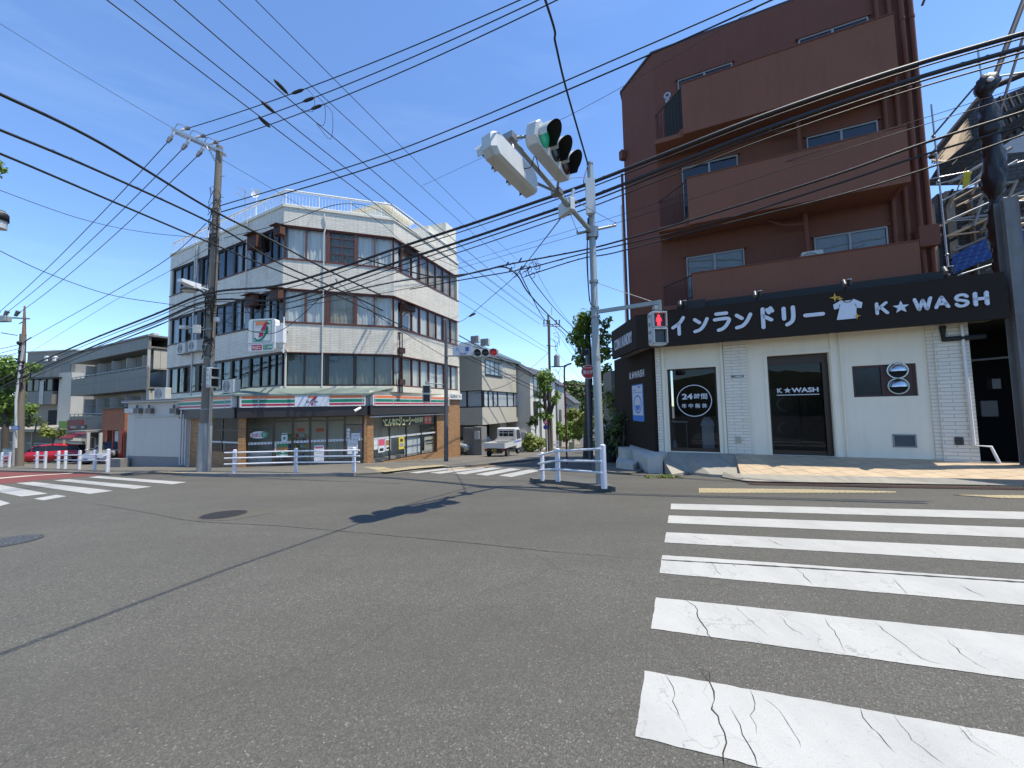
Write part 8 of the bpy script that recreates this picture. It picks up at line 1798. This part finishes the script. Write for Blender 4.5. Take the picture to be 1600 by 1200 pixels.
    m = MB(); m.add([Vector((h + .012, y, z)) for y, z in ((-w * .5, .50), (w * .5, .50), (w * .44, .38), (-w * .44, .38))], [(0, 1, 2, 3)]); m.add([Vector((h - .02, y, z)) for y, z in ((-w * .72, .33), (w * .72, .33), (w * .6, .24), (-w * .6, .24))], [(0, 1, 2, 3)]); m.v = [p + Vector((.03, 0, 0)) for p in m.v]; build('grille', m, PLASB, t, fix=False)
    m = MB(); m.bx(h + .05, h + .065, -.165, .165, .38, .48); build('number_plate', m, WH, t, fix=False)
    return t
REDP = car_paint('red_car_paint', (.42, .008, .02)); SILP = car_paint('silver_car_paint', (.42, .43, .44), .6, .3); DKP = car_paint('dark_car_paint', (.03, .04, .045), .4, .3); WHP = car_paint('white_truck_paint', (.62, .62, .60), 0, .35)
def ground_rot(x, y): return G(x, y)
c = at(76, 724, 31.0); make_car('parked_car', 'red hatchback parked side on under the carport at the far left', (c.x, c.y, G(0, 31.0) + .08), radians(180 + 24), REDP, 4.6, 1.75, 1.46)
c = at(150, 712, 25.5); make_car('parked_car', 'pale silver car partly hidden behind the porch post of the little restaurant', (c.x, c.y + 1.2, G(0, 26) + .07), radians(-75), SILP, 4.0, 1.65, 1.5)
c = at(736, 710, 29.0); make_car('parked_car', 'silver sedan nose visible behind the brick corner', (c.x - 2.0, 29.8, at(736, 712, 28.2).z), radians(-14), SILP, 4.5, 1.78, 1.42, 'sedan')
c = at(766, 706, 31.0); make_car('parked_car', 'dark car parked under the grey house behind the truck', (c.x - .9, 31.6, G(0, 31.6) + .07), radians(-24), DKP, 4.2, 1.72, 1.5)
# --- white kei truck seen from behind
tk = at(787, 718, 25.2); zt_ = tk.z
t = thing('pickup_truck', 'small white flatbed truck seen from behind with a cargo frame and blue stripe', 'truck', (tk.x, tk.y + .6, G(0, 25.2) + .05), radians(90 - 20))
L, w = 3.3, .72
m = MB(); cab = [(.55, .42), (1.50, .42), (1.62, .62), (1.60, .95), (1.38, 1.72), (1.28, 1.78), (.62, 1.78), (.55, 1.70)]
V0 = []; 
F = Fr(0, 0, 0); F.o = Vector((0, 0, 0)); F.u = Vector((1, 0, 0)); F.n = Vector((0, -1, 0))
rings = []
for y, k in ((-w, .96), (-w * .94, 1.0), (w * .94, 1.0), (w, .96)): rings.append([Vector((1.08 + (x - 1.08) * k, y * (1 - .09 * max(0, z - 1.0)), .42 + (z - .42) * (k if z > 1 else 1))) for x, z in cab])
m.loft(rings, cap=True); build('cab', m, WHP, t, fix=False)
m = MB(); m.bx(.535, .545, -.50, .50, 1.18, 1.58); build('rear_window', m, CGL, t, fix=False)
for s in (1, -1): m = MB(); m.add([Vector((x, s * (w * (1 - .09 * max(0, z - 1)) + .008), z)) for x, z in ((.66, 1.05), (1.48, 1.05), (1.30, 1.62), (.66, 1.62))], [(0, 1, 2, 3)]); build('side_window', m, CGL, t, fix=False)
m = MB(); m.add([Vector((1.635, -.6, 1.0)), Vector((1.635, .6, 1.0)), Vector((1.42, .55, 1.64)), Vector((1.42, -.55, 1.64))], [(0, 1, 2, 3)]); build('windscreen', m, CGL, t, fix=False)
m = MB(); m.bx(-1.65, .50, -w, w, .62, .68); m.bx(-1.65, .50, -w, -w + .03, .68, .94); m.bx(-1.65, .50, w - .03, w, .68, .94); m.bx(.47, .50, -w + .03, w - .03, .68, .94)
for k in range(5):
    for s in (-1, 1): x = -1.6 + k * .5; m.bx(x, x + .04, s * w - .012 if s > 0 else s * w - .012, s * w + .012, .68, .94)
build('cargo_bed', m, WHP, t, fix=False)
m = MB(); m.bx(-1.68, -1.65, -w + .01, w - .01, .66, .94); m.bx(-1.70, -1.68, -w, w, .92, .95); build('tailgate', m, WHP, t, fix=False)
m = MB(); m.bx(-1.5, 1.3, -.35, .35, .34, .62); m.bx(-1.62, -1.55, -.66, .66, .44, .58); build('chassis', m, PLASB, t, fix=False)
for s in (1, -1): m = MB(); m.bx(-1.66, -1.60, s * .55 - .11, s * .55 + .11, .50, .58); build('tail_light', m, mat('tail_light_red', (.35, .01, .01)), t, fix=False)
m = MB(); m.bx(-1.665, -1.65, -.15, .15, .44, .56); m.mi = 1; m.bx(-1.668, -1.664, -.10, .10, .47, .53); build('number_plate', m, [mat('plate_yellow', (.60, .42, .03), .5), PLASB], t, fix=False)
m = MB()
for y in (-.6, -.2, .2, .6): m.tube([(.42, y, .94), (.42, y, 1.72)], .018, 6)
for z in (1.2, 1.45, 1.72): m.tube([(.42, -.62, z), (.42, .62, z)], .018, 6)
build('guard_frame', m, WHP, t, fix=False)
m = MB()
for k in range(3): m.tube([(-.2 + .2 * k, -.6, 1.02 + .07 * k), (-.1 + .2 * k, .55, 1.02 + .07 * k)], .03, 6)
m.bx(-.4, .3, -.5, .5, .95, 1.0); build('load_boards', m, mat('load_grey', (.40, .40, .38), .7), t, fix=False)
m = MB()
for s in (1, -1): m.bx(-.1, 1.45, s * (w + .004) - .003, s * (w + .004) + .003, .84, .90)
build('stripe', m, mat('stripe_blue', (.03, .12, .50), .4), t, fix=False)
for x in (-1.0, 1.05):
    for s in (1, -1): wheel(t, x, s * (w - .10), .27, .15, .17, s)
# ================================================================== TREES AND PLANTS
def leafmat(name, c0, c1):
    if name in _M: return _M[name]
    m, nt, b = newmat(name); oi = noise(nt, coords(nt, 'Object'), 2.3, 3, .7); g_ = nt.nodes.new('ShaderNodeNewGeometry')
    f = nt.nodes.new('ShaderNodeMath'); f.operation = 'MULTIPLY_ADD'; nt.links.new(g_.outputs['Random Per Island'], f.inputs[0]); f.inputs[1].default_value = .6; nt.links.new(oi, f.inputs[2])
    cm = ramp(nt, f.outputs[0], [(.3, c0), (1.1 if False else 1.0, c1)]); nt.links.new(cm, b.inputs['Base Color']); b.inputs['Roughness'].default_value = .6
    tl = nt.nodes.new('ShaderNodeBsdfTranslucent'); nt.links.new(cm, tl.inputs[0]); ms = nt.nodes.new('ShaderNodeMixShader'); ms.inputs[0].default_value = .3; nt.links.new(b.outputs[0], ms.inputs[1]); nt.links.new(tl.outputs[0], ms.inputs[2]); nt.links.new(ms.outputs[0], nt.nodes['Material Output'].inputs[0])
    _M[name] = m; return m
LF = leafmat('leaf_green', (.05, .10, .016), (.21, .32, .05)); LFD = leafmat('leaf_dark', (.016, .04, .01), (.08, .13, .026)); LFY = leafmat('leaf_yellow_green', (.07, .12, .02), (.26, .30, .06)); BARK = mat('bark', (.07, .058, .045), .95, var=.35, vs=6, bmp=.8, bs=20)
def leaves(m, c, r, n, s, sq=(1, 1, 1)):
    for _ in range(n):
        d = Vector((random.gauss(0, 1), random.gauss(0, 1), random.gauss(0, 1))).normalized() * (random.random() ** .45) * r
        p = c + Vector((d.x * sq[0], d.y * sq[1], d.z * sq[2])); nrm = (d.normalized() + Vector((random.uniform(-1, 1), random.uniform(-1, 1), random.uniform(-.2, 1.2)))).normalized(); u = nrm.cross(Vector((0, 0, 1)) if abs(nrm.z) < .95 else Vector((1, 0, 0))).normalized(); v = nrm.cross(u); a = random.random() * 6.28; u, v = u * cos(a) + v * sin(a), v * cos(a) - u * sin(a); q = s * random.uniform(.6, 1.3)
        m.add([p - u * q, p + v * q * .55 + nrm * q * .1, p + u * q, p - v * q * .55 + nrm * q * .1], [(0, 1, 2, 3)])
def tree(name, label, base, clumps, limbs, leafm, ls=.14, dens=160, cat='tree', group=None, tr=.12):
    """limbs: list of point lists with start radius; clumps: (centre, radius)"""
    t = thing(name, label, cat, base, group=group); m = MB()
    for pts, r in limbs: k = len(pts); m.tube(smooth2([tuple(p) for p in pts], 4), [r * (1 - .6 * i / ((k - 1) * 4)) for i in range((k - 1) * 4 + 1)], 8)
    if limbs: build('trunk', m, BARK, t)
    m = MB(); 
    for c, r in clumps: leaves(m, c, r, int(dens * r * r * 3), ls)
    build('crown', m, leafm, t); return t
random.seed(21)
def pollard(px0, depth, spec, base_py, label, limbs_px):
    base = at(px0, base_py, depth); tree('plane_tree', label, base, [(at(px, py, depth + random.uniform(-.5, .5)), r) for px, py, r in spec], [([at(px, py, depth) for px, py in l], r) for l, r in limbs_px], LF, .13, 170, group='pollarded plane trees')
pollard(855, 34.5, [(846, 588, .55), (852, 584, .6), (860, 590, .5), (845, 602, .45), (849, 597, .55), (844, 616, .42), (850, 622, .35), (842, 633, .40), (871, 618, .45), (866, 624, .35), (858, 608, .4), (846, 648, .45), (854, 646, .4), (860, 652, .35), (851, 655, .3), (868, 628, .3), (848, 610, .3)], 704, 'pollarded plane tree with leafy knobs in front of the white houses', [([(857, 706), (856, 680), (855, 655), (851, 625), (850, 590)], .26), ([(857, 660), (862, 640), (868, 622), (871, 612)], .18), ([(852, 640), (846, 632), (843, 628)], .10), ([(858, 650), (857, 615), (855, 588)], .16)])
pollard(918, 21.0, [(908, 502, .50), (916, 497, .55), (926, 500, .45), (904, 514, .4), (898, 528, .48), (908, 533, .5), (903, 522, .4), (914, 515, .4), (925, 517, .4), (946, 508, .32), (940, 520, .30), (948, 528, .35), (936, 533, .42), (951, 500, .22), (907, 548, .35), (904, 562, .38), (944, 545, .38), (938, 557, .42), (950, 552, .35), (912, 565, .4), (930, 545, .4), (941, 585, .5), (948, 600, .45), (936, 610, .5), (950, 575, .3)], 705, 'tall pollarded plane tree behind the signal mast', [([(919, 722), (919, 680), (920, 600), (919, 540), (917, 505)], .30), ([(919, 600), (930, 560), (940, 530), (947, 508)], .12), ([(918, 580), (908, 552), (901, 530)], .12), ([(920, 620), (934, 600), (942, 585)], .12)])
random.seed(31)
def bush(px, py, depth, rx, n, label, lm=LF, ls=.13, name='bush', sq=1.0, group=None, cnt=5):
    base = at(px, py, depth); tree(name, label, base, [(base + Vector((random.uniform(-rx, rx), random.uniform(-rx * .5, rx * .5), random.uniform(.2, 1.0) * n)), rx * random.uniform(.45, .75)) for _ in range(cnt)], [([base - Vector((0, 0, .5)), base + Vector((.1, 0, n * .5)), base + Vector((.15, 0, n * .8))], .05)], lm, ls, 170, cat='bush', group=group)
bush(840, 704, 34, .9, 1.2, 'round green bush at the foot of the white gabled house', LFY, .16, cnt=7)
bush(836, 668, 36, .5, 1.4, 'dark climbing plant on the corner of the white gabled house', LFD, .14)
bush(886, 690, 50, 1.4, 2.6, 'leafy bush in front of the small glazed house down the street', LF, .25, cnt=7)
bush(905, 684, 44, 1.2, 3.2, 'yellow green shrub between the hydrant pole and the street pole', LFY, .22, cnt=7)
bush(941, 690, 30, .8, 3.0, 'bright shrub seen right of the signal mast', LFY, .16, cnt=7)
bush(962, 672, 17.5, .55, 2.0, 'yellowish shrub under the neighbouring grey bay', LFY, .10, cnt=7)
bush(958, 715, 15.0, .65, 1.5, 'dark evergreen shrub beside the laundry steps', LFD, .09, cnt=9)
bush(972, 700, 14.6, .40, 1.2, 'dark leafy plant touching the dark laundry wall', LFD, .08, cnt=6)
bush(946, 716, 19.0, .5, .8, 'low dark shrub in a planter beyond the signal mast', LFD, .10)
# foliage at the far left
random.seed(41)
c = at(15, 600, 30); tree('garden_tree', 'broad garden tree with dark gaps at the far left edge', at(10, 700, 30), [(at(px, py, 30 + random.uniform(-1, 1)), r) for px, py, r in ((-10, 585, 1.5), (5, 575, 1.0), (15, 572, .9), (22, 580, .8), (0, 598, 1.1), (25, 592, .7), (10, 620, 1.1), (-8, 625, 1.4), (3, 640, 1.0), (18, 630, .7), (-15, 605, 1.3), (8, 655, .7))], [([at(8, 700, 30), at(8, 660, 30), at(4, 620, 30), at(2, 590, 30)], .22), ([at(8, 640, 30), at(18, 610, 30), at(22, 585, 30)], .1)], LF, .17, 100)
c = at(47, 640, 29.5); tree('garden_tree', 'small drooping shrub tree in front of the taupe building', at(45, 665, 29.5), [(at(px, py, 29.5), r) for px, py, r in ((44, 640, .45), (50, 637, .4), (38, 645, .35), (52, 645, .3))], [([at(45, 668, 29.5), at(45, 650, 29.5), at(46, 640, 29.5)], .06)], LF, .10, 200)
bush(55, 666, 30, .5, .6, 'yellow green hedge plants above the carport roof', LFY, .1, cnt=6); bush(82, 687, 29, .6, .6, 'spiky yellow green palm like plant behind the red car', LFY, .14, cnt=5)
bush(47, 585, 33, .7, .8, 'leaf tuft poking out beside the far left pole', LF, .12)
c = at(-6, 254, 9); tree('street_tree', 'leaf tip of a tree cut by the upper left edge', at(-60, 700, 9), [(at(-10, 258, 9), .22), (at(-22, 262, 9), .3)], [([at(-60, 700, 9), at(-60, 400, 9), at(-30, 270, 9), at(-10, 258, 9)], .12)], LF, .06, 900)
# distant wooded hill; also an unseen slope added behind the camera for glass reflections
def hill(name, cx, cy, rx, ry, h, z0, seed):
    random.seed(seed); m = MB()
    for _ in range(150):
        a = random.random() * 6.28; q = random.random() ** .5; x, y = cx + rx * q * cos(a), cy + ry * q * sin(a); z = z0 + h * (1 - q * q) ; leaves(m, Vector((x, y, z)), 4.0, 60, 1.0, (1, 1, .7))
    m.sph((cx, cy, z0 - h * .1), 1, 20, 10, rx * .95, ry * .95, h * 1.0)
    o = build(name, m, LFD); tag(o, 'distant wooded hill at the end of the side street', 'wood', None, 'stuff'); return o
hp = at(893, 622, 190); hill('wooded_hill', hp.x + 2, 190, 14, 10, 12, at(890, 640, 190).z, 3)
hp = at(880, 622, 190); m = MB()
m = MB(); n = 30
P = []
for i in range(n + 1):
    x = -70 + 140 * i / n
    for j, (y, z) in enumerate(((-30, -.3), (-31, 3.0 + .5 * sin(i * .9)), (-36, 5 + 1 * sin(i * 1.3)), (-44, 6 + 1 * sin(i * .7)), (-60, -1))): P.append((x, y + 1.5 * sin(i * 1.7), z))
m.add(P, [(i * 5 + j, (i + 1) * 5 + j, (i + 1) * 5 + j + 1, i * 5 + j + 1) for i in range(n) for j in range(4)], True); structure('hill', m, mat('backdrop_slope_green', (.08, .09, .05), .95, var=.5, vs=.4, bmp=.8, bs=3))  # made-up slope out of view, added to darken reflections in the glass
# weeds along the kerb
random.seed(8); m = MB()
for k in range(26):
    px = random.choice((random.uniform(400, 470), random.uniform(470, 545), random.uniform(1010, 1060))); py = 743.6 if px < 600 else 747; c = hit(px, py); leaves(m, c + Vector((0, 0, .04)), .10, 40, .025, (1.6, 1, .6))
tag(build('weeds', m, LFY), 'small weeds growing along the kerb joints', 'weeds', None, 'stuff')
# barricade and planter shapes down the street
m = MB(); c = at(866, 702, 40); F = Fr(c.x, 40, 95); m.box(F, -.5, .5, c.z + .75, c.z + .85, 0, .05); m.box(F, -.5, -.42, c.z - .1, c.z + .75, 0, .05); m.box(F, .42, .5, c.z - .1, c.z + .75, 0, .05); m.box(F, -.42, .42, c.z + .3, c.z + .6, .0, .04); solo('garden_gate', m, WH, 'small white framed gate at the foot of the far utility pole', 'gate')
m = MB(); c = at(893, 704, 40); F = Fr(c.x, 40, 95); m.rbox(F, -.25, .25, c.z - .2, c.z + .9, 0, .35, .05); solo('stone_bollard', m, mat('mossy_stone', (.20, .22, .14), .9, var=.3), 'mossy pale stone post at the bend of the side street', 'bollard')
t = thing('bicycle_cover', 'dark covered bicycle by the shrub behind the signal mast', 'bicycle', at(949, 722, 15)); m = MB(); c = at(949, 700, 15); rr = [[c + Vector((cos(a) * r, sin(a) * r * .6, z)) for a in [2 * pi * i / 12 for i in range(12)]] for r, z in ((.30, -.75), (.34, -.4), (.25, .0), (.12, .25), (.10, .42), (.02, .5))]; m.loft(rr, smooth=True); build('cover', m, mat('dark_cover', (.015, .015, .017), .7), t)
